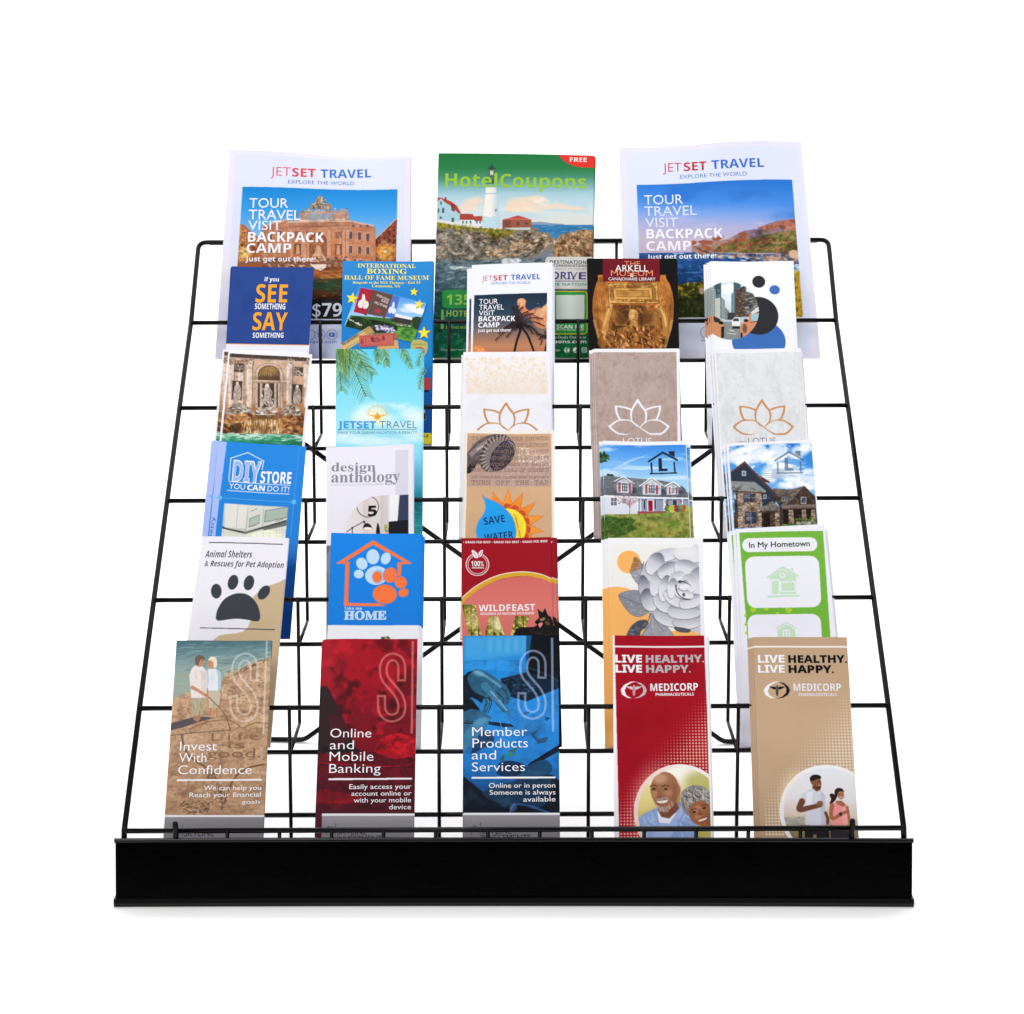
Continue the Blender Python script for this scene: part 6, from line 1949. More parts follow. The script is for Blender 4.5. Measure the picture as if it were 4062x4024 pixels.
['e',63.2,26,2.5,1.1,'e8d8c4',0.85,3.06,0],
['l',[632,260,597,249],0.34,'e6d4be'],
['e',4.4,9.3,2.5,1.1,'e9d8c4',0.85,2.45,0],
['l',[44,93,11,106],0.35,'e6d4be'],
['e',41.5,8.8,2.5,1.1,'e8d8c4',0.85,1.72,0],
['l',[415,88,398,123],0.35,'e6d4be'],
['e',94.5,30.1,2.5,1.1,'e8d8c4',0.85,1.1,0],
['l',[945,301,949,340],0.34,'e6d4be'],
['e',12.5,9.8,2.5,1.1,'e9d8c4',0.85,2.82,0],
['l',[125,98,89,96],0.35,'e6d4be'],
['e',49.2,48.1,2.4,1.1,'e8d8c4',0.85,0.17,0],
['l',[492,481,524,500],0.34,'e6d4be'],
['e',26.2,8.9,2.5,1.1,'e8d8c4',0.85,1.25,0],
['l',[262,89,262,129],0.35,'e6d4be'],
['e',9.6,17.9,2.5,1.1,'e9d8c4',0.85,1.28,0],
['l',[96,179,95,219],0.34,'e6d4be'],
['e',32,9,2.5,1.1,'e8d8c4',0.85,0.12,0],
['l',[320,90,352,108],0.35,'e6d4be'],
['e',93,15.1,2.5,1.1,'e8d8c4',0.85,1.6,0],
['l',[930,151,916,188],0.34,'e6d4be'],
['e',41,30.3,2.5,1.1,'e9d8c4',0.85,0.27,0],
['l',[410,303,440,326],0.34,'e6d4be'],
['e',32.7,11.5,2.5,1.1,'e8d8c4',0.85,1.7,0],
['l',[327,115,311,151],0.35,'e6d4be'],
['e',88.3,33.5,2.5,1.1,'e8d8c4',0.85,2.69,0],
['l',[883,335,847,339],0.34,'e6d4be'],
['e',23.5,7.5,2.5,1.1,'e9d8c4',0.85,1.7,0],
['l',[235,75,219,110],0.35,'e6d4be'],
['e',48.7,32.1,2.5,1.1,'e8d8c4',0.85,1.18,0],
['l',[487,321,489,360],0.34,'e6d4be'],
['e',61.3,38.9,2.5,1.1,'e8d8c4',0.85,2.87,0],
['l',[613,389,577,386],0.34,'e6d4be'],
['e',32.3,26.6,2.5,1.1,'e9d8c4',0.85,2.6,0],
['l',[323,266,288,273],0.34,'e6d4be'],
['e',24.5,11.8,2.5,1.1,'e8d8c4',0.85,0.98,0],
['l',[245,118,254,157],0.35,'e6d4be'],
['e',12.6,40.7,2.5,1.1,'e8d8c4',0.85,2.57,0],
['l',[126,407,91,415],0.34,'e6d4be'],
['e',32.6,12.5,2.5,1.1,'e9d8c4',0.85,0.26,0],
['l',[326,125,356,148],0.35,'e6d4be'],
['e',26.4,10.5,2.5,1.1,'e8d8c4',0.85,1.35,0],
['l',[264,105,260,144],0.35,'e6d4be'],
['e',56.9,17.8,2.5,1.1,'e8d8c4',0.85,0.19,0],
['l',[569,178,600,198],0.34,'e6d4be'],
['e',68.2,9.1,2.5,1.1,'e9d8c4',0.85,0.63,0],
['l',[682,91,702,124],0.35,'e6d4be'],
['e',30.3,23.3,2.5,1.1,'e8d8c4',0.85,0.31,0],
['l',[303,233,332,257],0.34,'e6d4be'],
['e',42.6,20.7,2.5,1.1,'e8d8c4',0.85,2.36,0],
['l',[426,207,393,223],0.34,'e6d4be'],
['e',55.1,46.4,2.4,1.1,'e9d8c4',0.85,2.05,0],
['l',[551,464,525,490],0.34,'e6d4be'],
['n',[17,536,993,542,988,974,19,970],'e2e1ea',11.4,12.5,0.5,0.8,0.5,4,0,4],
['l',[497,642,457,711,431,773,425,829],2.37,'c48a52',1,1,2.03],
['l',[425,829,435,896,475,946,524,974],2.02,'c48a52',1,1,0.67],
['l',[497,642,538,711,582,773,595,830],2.37,'c48a52',1,1,2.2],
['l',[595,830,587,897,556,941,519,977],2.02,'c48a52',1,1,0.84],
['l',[417,757,361,733,304,723,252,717],2.2,'c48a52',1,1,1.86],
['l',[252,717,260,781,277,834,300,881],2.37,'c48a52',1,1,2.03],
['l',[300,881,322,880,346,882],1.35,'c48a52',1,1,0.67],
['l',[598,758,656,735,708,725,750,719],2.19,'c48a52',1,1,1.86],
['l',[750,719,743,783,727,836,708,883],2.37,'c48a52',1,1,2.03],
['l',[708,883,684,881,660,885],1.34,'c48a52',1,1,0.67],
['l',[186,965,227,927,282,892,346,885],2.35,'c48a52',1,1,1.51],
['l',[346,885,403,889,459,921,524,974],1.51,'c48a52',1,1,0.67],
['l',[524,974,580,1020,644,1058,708,1059],0.84,'c48a52',1,1,2.35],
['l',[708,1059,764,1055,812,1012,842,970],2.34,'c48a52',1,1,2],
['l',[842,970,796,929,740,894,684,888],2.35,'c48a52',1,1,1.34],
['l',[684,888,628,893,580,923,540,960],1.18,'c48a52',1,1,0.67],
['l',[186,965,228,1011,285,1050,333,1059],2.35,'c48a52',1,1,1.68],
['l',[333,1059,365,1063,396,1057,424,1047],1.67,'c48a52',1,1,0.33],
  ]),
 dict(name='trifold_leaflet', label='taupe leaflet with a white lotus emblem and white border', cat='leaflet', group='leaflets on the fourth tier', size=(94.1, 229.2), loc=(0.13754, 0.32976, 0.28536), lean=0.60781, quad=[(-0.04668, 0.22899), (0.05011, 0.22935), (0.04575, -0.0), (-0.04575, 0.0)], bend=[(0.00062, 1.0, 0.0, 2), (0.00045, 2.0, 0.53, 1.5)], thick=0.8, edge='e9e9f0', base='ededf3', step=0.5, fine=121.1,
  copies=[(-2.1,-0.3,-1.1,0,'taupe lotus leaflet copy just left of the front one',0),
   (-4.4,-0.6,-2.2,0.25,'rearmost taupe lotus leaflet, its left edge farthest out',0)],
  text=[('emblem_text','LOTUS','r',30.33,119,61.56,119.05,8.74,'f0eef4',-0.01)],
  ops=[
['p',[1,40,908,45,905,1334,3,1332],'b49f97'],
['n',[1,40,908,45,905,1334,3,1332],'a58f87',9.5,16.3,0.45,0.75,0.7,3,0,4],
['n',[1,40,908,45,905,1334,3,1332],'c0aca4',4.7,9.1,0.5,0.8,0.6,4,0,4],
['n',[1,40,908,45,905,1334,3,1332],'9a847c',2.2,4,0.62,0.8,0.5,5,0,2],
['l',[472,641,431,710,403,772,395,829],2.35,'f0eef4',1,1,2.01],
['l',[395,829,404,896,443,945,490,973],2.01,'f0eef4',1,1,0.67],
['l',[472,641,510,710,552,772,564,829],2.35,'f0eef4',1,1,2.18],
['l',[564,829,555,896,522,940,485,977],2.01,'f0eef4',1,1,0.84],
['l',[390,756,335,733,280,722,229,717],2.18,'f0eef4',1,1,1.84],
['l',[229,717,234,781,249,834,271,881],2.35,'f0eef4',1,1,2.01],
['l',[271,881,293,880,317,881],1.34,'f0eef4',1,1,0.67],
['l',[568,757,626,734,677,723,718,718],2.18,'f0eef4',1,1,1.84],
['l',[718,718,711,782,694,835,674,882],2.35,'f0eef4',1,1,2.01],
['l',[674,882,651,880,627,884],1.34,'f0eef4',1,1,0.67],
['l',[155,966,197,927,253,892,317,885],2.34,'f0eef4',1,1,1.5],
['l',[317,885,372,889,427,920,490,973],1.51,'f0eef4',1,1,0.67],
['l',[490,973,545,1019,608,1058,672,1058],0.84,'f0eef4',1,1,2.34],
['l',[672,1058,728,1054,776,1011,807,969],2.34,'f0eef4',1,1,2],
['l',[807,969,761,928,706,893,650,887],2.34,'f0eef4',1,1,1.34],
['l',[650,887,595,893,547,922,506,959],1.17,'f0eef4',1,1,0.67],
['l',[155,966,195,1011,250,1050,298,1059],2.34,'f0eef4',1,1,1.67],
['l',[298,1059,329,1062,361,1057,389,1047],1.67,'f0eef4',1,1,0.33],
  ]),
 dict(name='trifold_leaflet', label='pale grey leaflet with a copper lotus emblem', cat='leaflet', group='leaflets on the fourth tier', size=(98.3, 229.7), loc=(0.27932, 0.32976, 0.28536), lean=0.60781, quad=[(-0.05284, 0.22935), (0.04592, 0.2299), (0.0489, 0.0), (-0.0489, 0.0)], bend=[(-0.00052, 1.0, 0.0, 2), (0.00065, 2.0, 0.81, 1.5)], thick=0.8, edge='e9e9f0', base='ebebf1', step=0.5, fine=121.6,
  copies=[(-3,-0.3,-1.1,0,'pale grey lotus leaflet copy peeking left of the copper lotus one',0),
   (-5,-0.9,-2.2,0.3,'pale grey lotus leaflet copy further left, third in its stack',0),
   (1.5,-3.8,-3.3,-0.2,'rearmost pale grey lotus leaflet, showing right of the copper lotus one',0)],
  text=[('emblem_text','LOTUS','r',32.09,119.44,62.67,119.17,8.75,'77777c',-0.012)],
  ops=[
['p',[20,51,983,49,959,1339,18,1336],'dfe0e3'],
['n',[20,51,983,49,959,1339,18,1336],'d0d1d5',9.7,16.3,0.45,0.75,0.6,6,0,4],
['n',[20,51,983,49,959,1339,18,1336],'e8e9ec',4.8,9.1,0.5,0.8,0.6,7,0,4],
['n',[20,51,983,49,959,1339,18,1336],'c8cacd',2.3,4,0.62,0.8,0.4,8,0,2],
['l',[503,646,459,715,428,777,418,833],2.36,'c68c54',1,1,2.02],
['l',[418,833,423,900,460,950,506,978],2.02,'c68c54',1,1,0.67],
['l',[503,646,539,715,578,777,587,834],2.36,'c68c54',1,1,2.19],
['l',[587,834,575,901,540,945,501,981],2.02,'c68c54',1,1,0.84],
['l',[416,761,361,737,306,727,255,721],2.19,'c68c54',1,1,1.85],
['l',[255,721,258,785,270,838,290,886],2.36,'c68c54',1,1,2.02],
['l',[290,886,312,884,336,886],1.34,'c68c54',1,1,0.67],
['l',[595,761,654,739,706,728,748,723],2.19,'c68c54',1,1,1.85],
['l',[748,723,738,787,718,839,696,887],2.36,'c68c54',1,1,2.02],
['l',[696,887,672,885,648,889],1.34,'c68c54',1,1,0.67],
['l',[170,970,214,931,272,896,336,889],2.35,'c68c54',1,1,1.51],
['l',[336,889,392,893,446,925,506,978],1.51,'c68c54',1,1,0.67],
['l',[506,978,559,1024,621,1062,684,1063],0.84,'c68c54',1,1,2.34],
['l',[684,1063,741,1059,791,1016,824,974],2.34,'c68c54',1,1,2],
['l',[824,974,781,933,727,898,672,892],2.34,'c68c54',1,1,1.34],
['l',[672,892,615,897,565,927,523,964],1.17,'c68c54',1,1,0.67],
['l',[170,970,209,1016,262,1054,310,1063],2.35,'c68c54',1,1,1.68],
['l',[310,1063,341,1067,374,1062,401,1051],1.67,'c68c54',1,1,0.33],
['l',[207,1152,296,1151],0.67,'8a8a8e'],
  ]),
 dict(name='trifold_leaflet', label='bright blue hardware shop leaflet with a white kitchen photo', cat='leaflet', group='leaflets on the third tier', size=(95.9, 223.6), loc=(-0.28207, 0.22827, 0.19976), lean=0.60372, quad=[(-0.03974, 0.22646), (0.05627, 0.22047), (0.04784, 0.0), (-0.04784, 0.0)], bend=[(-0.00084, 1.0, 0.0, 2), (0.00063, 2.0, 0.3, 1.5)], thick=0.8, edge='c8d0e4', base='1c62b4', step=0.5, fine=223.6,
  copies=[(-8,1.8,-1.1,0,'blue hardware shop leaflet copy, its pale strip peeking out on the left',0)],
  text=[('logo','DIY','b',18.94,45.04,48.65,44.9,23.8,'eef2fc',0.03),
   ('logo','DIY','b',19.39,44.85,48.15,44.59,23.13,'98b4f0',0),
   ('logo','STORE','b',49.15,45.38,82.58,45.23,13.83,'eef0fa',0.01),
   ('slogan','YOU','r',16.17,54.02,33.29,54.38,6.32,'eef0fa',0),
   ('slogan','CAN','b',35.95,54.59,54.61,54.89,6.35,'eef0fa',0.015),
   ('slogan','DO IT!','r',57.71,54.74,81.18,55.15,6.39,'eef0fa',0),
   ('side_text','Cabinetry','b',1.66,132.95,4.48,87.27,3.88,'3a78d0',0)],
  ops=[
['g',[-23,-24,994,-54,1077,2444,10,2437],[481,-4,536,2092],[(0,'1f86de'),(0.5,'1c80d8'),(0.63,'1a6cc0'),(0.7,'0c4c98'),(1,'0a3a80')]],
['p',[-38,-23,91,-2,71,657,63,1264,-5,2282,-141,2282,-12,1087],'a8bcf2'],
['l',[-15,649,875,665],0.56,'62b2e8'],
['l',[883,-21,875,665,870,1059],0.66,'4f9ae6'],
['e',7.5,65,2.5,2.6,'66b6e8',1,0,0],
['e',87.5,66.5,2.5,2.7,'66b6e8',1,0,0],
['l',[153,445,152,185],0.88,'f0f2fa'],
['l',[147,189,329,106,512,195],0.89,'f0f2fa'],
['l',[507,192,500,293],0.89,'f0f2fa'],
['l',[154,459,818,468],0.8,'f0f2fa'],
['l',[148,562,815,573],0.8,'f0f2fa'],
['g',[128,713,821,725,815,1094,132,1115],[463,707,480,1088],[(0,'c9ccc2'),(0.5,'bfc2b6'),(1,'d0d2c6')]],
['cl',[128,713,821,725,815,1094,132,1115],0],
['p',[138,712,388,727,380,992,155,984],'e2e2da'],
['l',[279,723,279,987],0.48,'a8aaa0'],
['l',[388,727,384,1009],0.48,'9a9c94'],
['p',[388,727,825,733,826,885,396,1008],'d8d9d0'],
['p',[411,875,519,818,525,929,414,978],'8c9890'],
['p',[421,883,511,835,515,918,422,964],'b4c0b4'],
['p',[569,773,823,717,823,851,574,916],'84928a'],
['p',[581,782,812,732,811,840,585,902],'a8b8ac'],
['l',[424,788,486,759],0.64,'6a6c66'],
['l',[421,971,487,947],0.64,'6a6c66'],
['l',[696,898,771,870],0.64,'6a6c66'],
['l',[553,762,564,986],0.48,'8a8c84'],
['p',[123,968,171,991,383,1028,817,873,816,897,385,1055,126,1001],'4a4c48'],
['p',[564,986,816,897,817,944,582,1018],'6a6c66'],
['p',[126,1001,385,1058,820,943,815,1094,132,1115],'dcdccc'],
['p',[461,1042,627,1000,705,1014,508,1054],'f6f8dc'],
['e',60.1,105.9,18.4,5,'f8fae0',0.8,0,1],
['l',[149,1000,153,1115],0.25,'b8b8aa'],
['l',[220,998,224,1112],0.25,'b8b8aa'],
['l',[291,995,295,1110],0.25,'b8b8aa'],
['l',[361,993,365,1108],0.25,'b8b8aa'],
['l',[432,990,436,1106],0.25,'b8b8aa'],
['l',[503,988,506,1104],0.25,'b8b8aa'],
['l',[573,986,577,1101],0.26,'b8b8aa'],
['l',[644,983,647,1099],0.26,'b8b8aa'],
['l',[715,981,718,1097],0.26,'b8b8aa'],
['l',[785,978,789,1094],0.26,'b8b8aa'],
['l',[126,1050,809,1027],0.25,'b8b8aa'],
['cl'],
  ]),
 dict(name='trifold_leaflet', label='white interior design leaflet with grey serif title and a desk lamp photo', cat='leaflet', group='leaflets on the third tier', size=(93.1, 221.7), loc=(-0.1509, 0.22827, 0.19976), lean=0.60372, quad=[(-0.05329, 0.21962), (0.04152, 0.22355), (0.04565, -0.0), (-0.04565, 0.0)], bend=[(-0.00086, 1.0, 0.0, 2), (0.00066, 2.0, 0.54, 1.5)], thick=0.8, edge='e9e9f0', base='e8e6f1', step=0.5, fine=162.3,
  copies=[(0.4,-0.6,-1.1,-0.15,'white interior design leaflet copy directly behind the desk lamp one',0)],
  text=[('title','design','s',5.67,29.04,52.75,29.92,10.6,'8b8a93',0),
   ('title','anthology','s',5.37,42.14,78.83,42.96,12.6,'8b8a93',0),
   ('subtitle','AN EXCLUSIVE LOOK AT MODERN DESIGN','r',4.91,46.02,60.88,46.21,1.87,'c2c0cc',0),
   ('wall_numeral','5','b',44.93,82.33,53.83,82.23,11.67,'141218',0.02)],
  ops=[
['p',[739,65,877,66,877,591,739,587],'d6d4e3'],
['n',[739,65,877,66,877,591,739,587],'c8c6d8',4.6,34,0.5,0.8,0.6,2,0,4],
['p',[879,591,593,586,463,603,348,675,248,798,187,930,167,1095,879,1110],'e6e0e6'],
['cl',[879,591,593,586,463,603,348,675,248,798,187,930,167,1095,879,1110],0],
['g',[164,569,609,583,609,1105,164,1095],[164,-1465,609,-1433],[(0,'eeeaf2'),(1,'ddd4d4')]],
['p',[386,576,455,578,455,1101,386,1100],'d2c6c6',0.6,0],
['p',[578,582,662,584,663,1106,578,1104],'cabcba',0.6,0],
['p',[686,585,770,588,762,1108,670,1106],'f0eef4'],
['g',[785,588,879,591,879,897,762,894],[770,-1422,877,-1415],[(0,'5a6480'),(0.5,'1e2438'),(1,'343c58')]],
['p',[667,895,854,883,879,889,879,1110,663,1106],'11131c'],
['l',[345,771,335,748,330,723,330,697,335,672,345,649,359,629,377,612,398,600,421,593,445,591,469,594,491,603],0.8,'d6cccb'],
['l',[491,603,513,617,532,636,546,659,555,684,560,710,558,737,551,762,539,785,523,805,502,820,479,830,454,835,429,833,405,826,382,814,363,796,347,775,336,750,330,724],0.72,'221c24'],
['l',[218,1005,279,957,394,888],0.8,'2a2630'],
['l',[279,957,279,1098],0.8,'2a2630'],
['e',40.6,89,1.2,1.3,'2a2630',1,0,0],
['e',27.9,95.7,1.1,1.2,'2a2630',1,0,0],
['p',[391,965,406,915,437,903,474,924,492,967,440,949],'18161c'],
['e',44.6,96.6,4.3,1.5,'f6ecd8',1,0.1,0],
['l',[406,885,422,916],0.64,'2a2630'],
['p',[535,1103,532,1004,544,922,551,902,557,926,560,909,566,939,575,1005,572,1104],'15151a',1,1],
['d',[624,907,667,892,663,1040,624,1023],26,0.64,1.43,0.5,1.2,0.9,['8a9a3a','b8c060','5a6a2c'],1,3,0],
['cl'],
['p',[0,1158,923,1144,923,1789,-5,1781],'8c8a94'],
['n',[0,1158,87,1160,87,1782,-5,1781],'6e6c76',9.2,19.9,0.4,0.7,1,6,0,4],
  ]),
 dict(name='trifold_leaflet', label='tan water saving leaflet with a shower head, blue drop and orange sun', cat='leaflet', group='leaflets on the third tier', size=(98.2, 240), loc=(-0.00631, 0.22827, 0.19976), lean=0.60372, quad=[(-0.04622, 0.23985), (0.05136, 0.2402), (0.04943, 0.0), (-0.04943, 0.0)], bend=[(-0.0005, 1.0, 0.0, 2), (0.00065, 2.0, 0.39, 1.5)], thick=0.8, edge='e9e9f0', base='ece6dc', step=0.5, fine=131.9,
  copies=[(-1,-0.7,-1.1,0.1,'tan water saving leaflet copy, a cream edge left of the front one',0)],
  text=[('tips','TAKE A SHORTER SHOWER','m',6.87,11.71,91.44,11.99,4.63,'88726a',0),
   ('tips','RUN A FULL LOAD OF LAUNDRY','m',7.03,19.41,91.14,19.69,4.28,'88726a',0),
   ('tips',"SCRAPE, DON'T RINSE, DISHES",'m',7.18,26.59,91.15,26.85,4.27,'88726a',0),
   ('tips','FIX OR REPORT LEAKS AND DRIPS','m',6.88,34.6,91.48,34.85,3.92,'88726a',0),
   ('tips',"DON'T WATER WHEN IT  RAINS",'m',7.03,41.9,91.18,42.15,4.08,'88726a',0),
   ('tips','RUN A FULL LOAD OF DISHES','m',7.34,49.19,91.19,49.43,4.24,'88726a',0),
   ('tips','USE TOWELS AND LINENS MORE THAN ONCE','m',6.71,56.8,91.51,57.03,2.87,'88726a',0),
   ('tips','TURN  OFF  THE  TAP','m',7.65,64.39,91.21,64.6,5.23,'88726a',0),
   ('slogan','SAVE','b',22.47,111.19,45.05,107.42,8.3,'16305c',-0.005),
   ('slogan','WATER','b',23.41,130.17,54.03,126.11,8.25,'16305c',-0.005),
   ('sun_text','simmer summer','i',63.57,130.24,55.9,98.14,2.46,'c48a34',0)],
  ops=[
['g',[20,36,943,43,946,668,26,666],[477,38,484,667],[(0,'cfa884'),(0.33,'c4a084'),(0.67,'b8968a'),(1,'bfa090')]],
['cl',[20,36,943,43,946,668,26,666],0],
['n',[20,36,943,43,946,668,26,666],'a88878',47.3,20.6,0.4,0.8,0.5,3,0,4],
['p',[17,279,116,143,225,66,335,41,446,50,355,314,231,416,122,399,22,483],'5c5254'],
['p',[41,279,148,169,273,83,383,72,290,144,165,229,73,322],'9c908c',0.8,0],
['p',[21,458,74,382,144,373,107,458,61,509,22,517],'2c2628'],
['p',[118,228,258,126,266,143,134,249],'c8beb8',0.8,0],
['e',33.9,27.2,15.7,23.9,'4a4144',1,0.52,0],
['e',35.1,27.7,14.4,22.5,'857976',1,0.52,0],
['l',[258,489,285,438],0.81,'c8bcb6'],
['l',[240,482,272,432],0.81,'2e282a'],
['l',[223,471,259,425],0.81,'c8bcb6'],
['l',[208,458,248,414],0.81,'2e282a'],
['l',[195,441,239,402],0.81,'c8bcb6'],
['l',[184,422,231,388],0.81,'2e282a'],
['l',[176,401,225,373],0.81,'c8bcb6'],
['l',[170,378,220,356],0.82,'2e282a'],
['l',[166,353,217,337],0.82,'c8bcb6'],
['l',[165,328,217,318],0.82,'2e282a'],
['l',[167,301,218,298],0.82,'c8bcb6'],
['l',[171,274,221,278],0.82,'2e282a'],
['l',[177,246,226,258],0.82,'c8bcb6'],
['l',[186,219,232,238],0.82,'2e282a'],
['l',[198,193,241,219],0.82,'c8bcb6'],
['l',[211,168,251,200],0.82,'2e282a'],
['l',[226,145,262,183],0.82,'c8bcb6'],
['l',[243,123,275,167],0.82,'2e282a'],
['l',[262,104,288,153],0.82,'c8bcb6'],
['l',[282,87,303,140],0.82,'2e282a'],
['l',[302,73,318,130],0.82,'c8bcb6'],
['l',[323,62,334,122],0.82,'2e282a'],
['l',[345,54,349,116],0.82,'c8bcb6'],
['l',[366,49,365,112],0.82,'2e282a'],
['l',[387,48,381,111],0.82,'c8bcb6'],
['l',[407,49,395,113],0.82,'2e282a'],
['l',[426,55,409,117],0.82,'c8bcb6'],
['l',[444,63,423,123],0.82,'2e282a'],
['l',[460,75,435,131],0.82,'c8bcb6'],
['l',[474,89,445,142],0.82,'2e282a'],
['e',41.1,29.8,11.3,20.1,'2a2226',1,0.52,0],
['e',42.1,29.1,10.4,18.7,'55486e',0.8,0.52,0],
['e',42.7,30.1,8.8,16.7,'4a4044',1,0.52,0],
['e',44.9,28.1,4.7,10.2,'76696a',0.5,0.52,0.8],
['e',45.3,31.7,0.8,0.7,'1e181a',1,0,0],
['e',43.1,34.5,0.8,0.7,'1e181a',1,0,0],
['e',40.7,35.2,0.8,0.7,'1e181a',1,0,0],
['e',39.2,33.5,0.8,0.7,'1e181a',1,0,0],
['e',39.4,30.2,0.8,0.7,'1e181a',1,0,0],
['e',41.1,26.9,0.8,0.7,'1e181a',1,0,0],
['e',43.6,25.1,0.8,0.7,'1e181a',1,0,0],
['e',45.6,25.6,0.8,0.7,'1e181a',1,0,0],
['e',46.3,28.2,0.8,0.7,'1e181a',1,0,0],
['e',47.3,33,0.8,0.7,'1e181a',1,0,0],
['e',45.2,36,0.8,0.7,'1e181a',1,0,0],
['e',42.8,38.2,0.8,0.7,'1e181a',1,0,0],
['e',40.3,39.1,0.8,0.7,'1e181a',1,0,0],
['e',38.2,38.7,0.8,0.7,'1e181a',1,0,0],
['e',36.8,36.9,0.8,0.7,'1e181a',1,0,0],
['e',36.3,34.1,0.8,0.7,'1e181a',1,0,0],
['e',36.8,30.7,0.8,0.7,'1e181a',1,0,0],
['e',38.1,27.2,0.8,0.7,'1e181a',1,0,0],
['e',40.2,24.2,0.8,0.7,'1e181a',1,0,0],
['e',42.6,22,0.8,0.7,'1e181a',1,0,0],
['e',45.1,21.1,0.8,0.7,'1e181a',1,0,0],
['e',47.2,21.5,0.8,0.7,'1e181a',1,0,0],
['e',48.6,23.3,0.8,0.7,'1e181a',1,0,0],
['e',49.1,26.1,0.8,0.7,'1e181a',1,0,0],
['e',48.6,29.5,0.8,0.7,'1e181a',1,0,0],
['e',49,34.1,0.8,0.7,'1e181a',1,0,0],
['e',47,37.3,0.8,0.7,'1e181a',1,0,0],
['e',44.7,39.9,0.8,0.7,'1e181a',1,0,0],
['e',42.2,41.7,0.8,0.7,'1e181a',1,0,0],
['e',39.7,42.6,0.8,0.7,'1e181a',1,0,0],
['e',37.5,42.4,0.8,0.7,'1e181a',1,0,0],
['e',35.7,41.3,0.8,0.7,'1e181a',1,0,0],
['e',34.4,39.3,0.8,0.7,'1e181a',1,0,0],
['e',33.9,36.5,0.8,0.7,'1e181a',1,0,0],
['e',34,33.2,0.8,0.7,'1e181a',1,0,0],
['e',34.9,29.6,0.8,0.7,'1e181a',1,0,0],
['e',36.3,26.1,0.8,0.7,'1e181a',1,0,0],
['e',38.3,22.9,0.8,0.7,'1e181a',1,0,0],
['e',40.7,20.3,0.8,0.7,'1e181a',1,0,0],
['e',43.2,18.5,0.8,0.7,'1e181a',1,0,0],
['e',45.7,17.6,0.8,0.7,'1e181a',1,0,0],
['e',47.9,17.7,0.8,0.7,'1e181a',1,0,0],
['e',49.7,18.9,0.8,0.7,'1e181a',1,0,0],
['e',51,20.9,0.8,0.7,'1e181a',1,0,0],
['e',51.6,23.7,0.8,0.7,'1e181a',1,0,0],
['e',51.4,27,0.8,0.7,'1e181a',1,0,0],
['e',50.5,30.6,0.8,0.7,'1e181a',1,0,0],
['l',[472,127,526,170,542,230],0.99,'d4c8c4',0.7,1],
['d',[589,196,935,265,935,418,575,366],260,0.41,0.98,0.6,0.2,0.3,['f0e6e0','e4d4c8','fff8f4'],0.8,6,0],
['d',[310,416,935,418,935,638,421,569],160,0.33,0.81,0.7,0.2,0.3,['f0e6e0','d8c8c0'],0.6,7,0],
['cl'],
['p',[26,666,946,668,955,1516,21,1515],'d3ac86'],
['n',[26,666,946,668,955,1319,17,1318],'caa27c',24.9,26.9,0.4,0.8,0.6,8,0,4],
['p',[21,657,27,657,21,1515,6,1515],'f0ebe2'],
['p',[309,717,466,930,406,900,322,986],'c8502c'],
['p',[312,723,460,932,392,869,340,890,327,984],'ee8c2c'],
['p',[480,695,546,952,502,899,391,941],'c8502c'],
['p',[480,702,539,952,500,865,444,861,397,942],'f29a38'],
['p',[637,733,607,1002,584,935,466,930],'c8502c'],
['p',[635,739,601,999,594,904,544,878,472,933],'ee8c2c'],
['p',[776,847,648,1078,652,1008,546,952],'c8502c'],
['p',[771,851,644,1073,673,983,637,938,550,957],'ee8c2c'],
['p',[868,1005,659,1164,688,1102,610,1006],'c8502c'],
['p',[862,1007,657,1158,716,1089,699,1032,612,1013],'f29a38'],
['p',[871,1187,637,1246,686,1202,650,1082],'c8502c'],
['p',[865,1187,637,1240,717,1202,722,1142,649,1088],'f29a38'],
['p',[798,1319,594,1305,655,1282,659,1157],'c8502c'],
['p',[793,1316,597,1299,684,1293,708,1240,656,1163],'f29a38'],
['e',46.7,114.5,21.2,22.8,'e8902c',1,0,0],
['e',46.7,114.5,20.6,22.2,'fbe73a',1,0,0],
['e',46.7,114.5,17.2,18.5,'f2c838',0.35,0,0],
['p',[197,767,241,800,350,843,444,915,530,1026,567,1151,565,1233,526,1381,374,1446,205,1381,148,1232,142,1150,165,1067,213,992,237,917,229,842],'d8463c',1,1],
['p',[194,770,238,804,347,846,441,918,527,1030,564,1154,562,1236,523,1384,371,1450,202,1384,145,1236,139,1153,162,1070,210,996,234,921,226,846],'1f9fee',1,1],
  ]),
 dict(name='trifold_leaflet', label='estate agent leaflet with a white dormer house and green lawn, dark house logo', cat='leaflet', group='leaflets on the third tier', size=(92.1, 227.2), loc=(0.14448, 0.22827, 0.19976), lean=0.60372, quad=[(-0.04757, 0.22732), (0.04368, 0.22698), (0.04649, 0.0), (-0.04649, 0.0)], bend=[(-0.00112, 1.0, 0.0, 2), (0.00061, 2.0, 0.54, 1.5)], thick=0.8, edge='e9e9f0', base='eeeff5', step=0.5, fine=117.3, picture=[2.7, 5.5, 85.9, 122.2],
  copies=[(-3.7,-0.6,-1.1,0,'dormer house leaflet copy peeking out left of the front one',0),
   (3.6,-1.8,-2.2,-0.2,'rearmost dormer house leaflet, peeking out right of the front one',0)],
  text=[],
  ops=[
['g',[-12,43,916,45,914,1222,-2,1223],[454,41,440,457],[(0,'3c88e0'),(0.4,'62a8ee'),(1,'a4d0f2')]],
['cl',[-12,43,916,45,914,1222,-2,1223],0],
['n',[-12,43,916,45,908,456,-5,459],'d8ecf8',41,6.8,0.48,0.7,0.7,3,0,4],
['l',[115,332,322,229,497,152],1.47,'e4f0fa',0.5,1,0.49],
['l',[227,263,370,195,543,186],1.63,'e4f0fa',0.5,1,0.49],
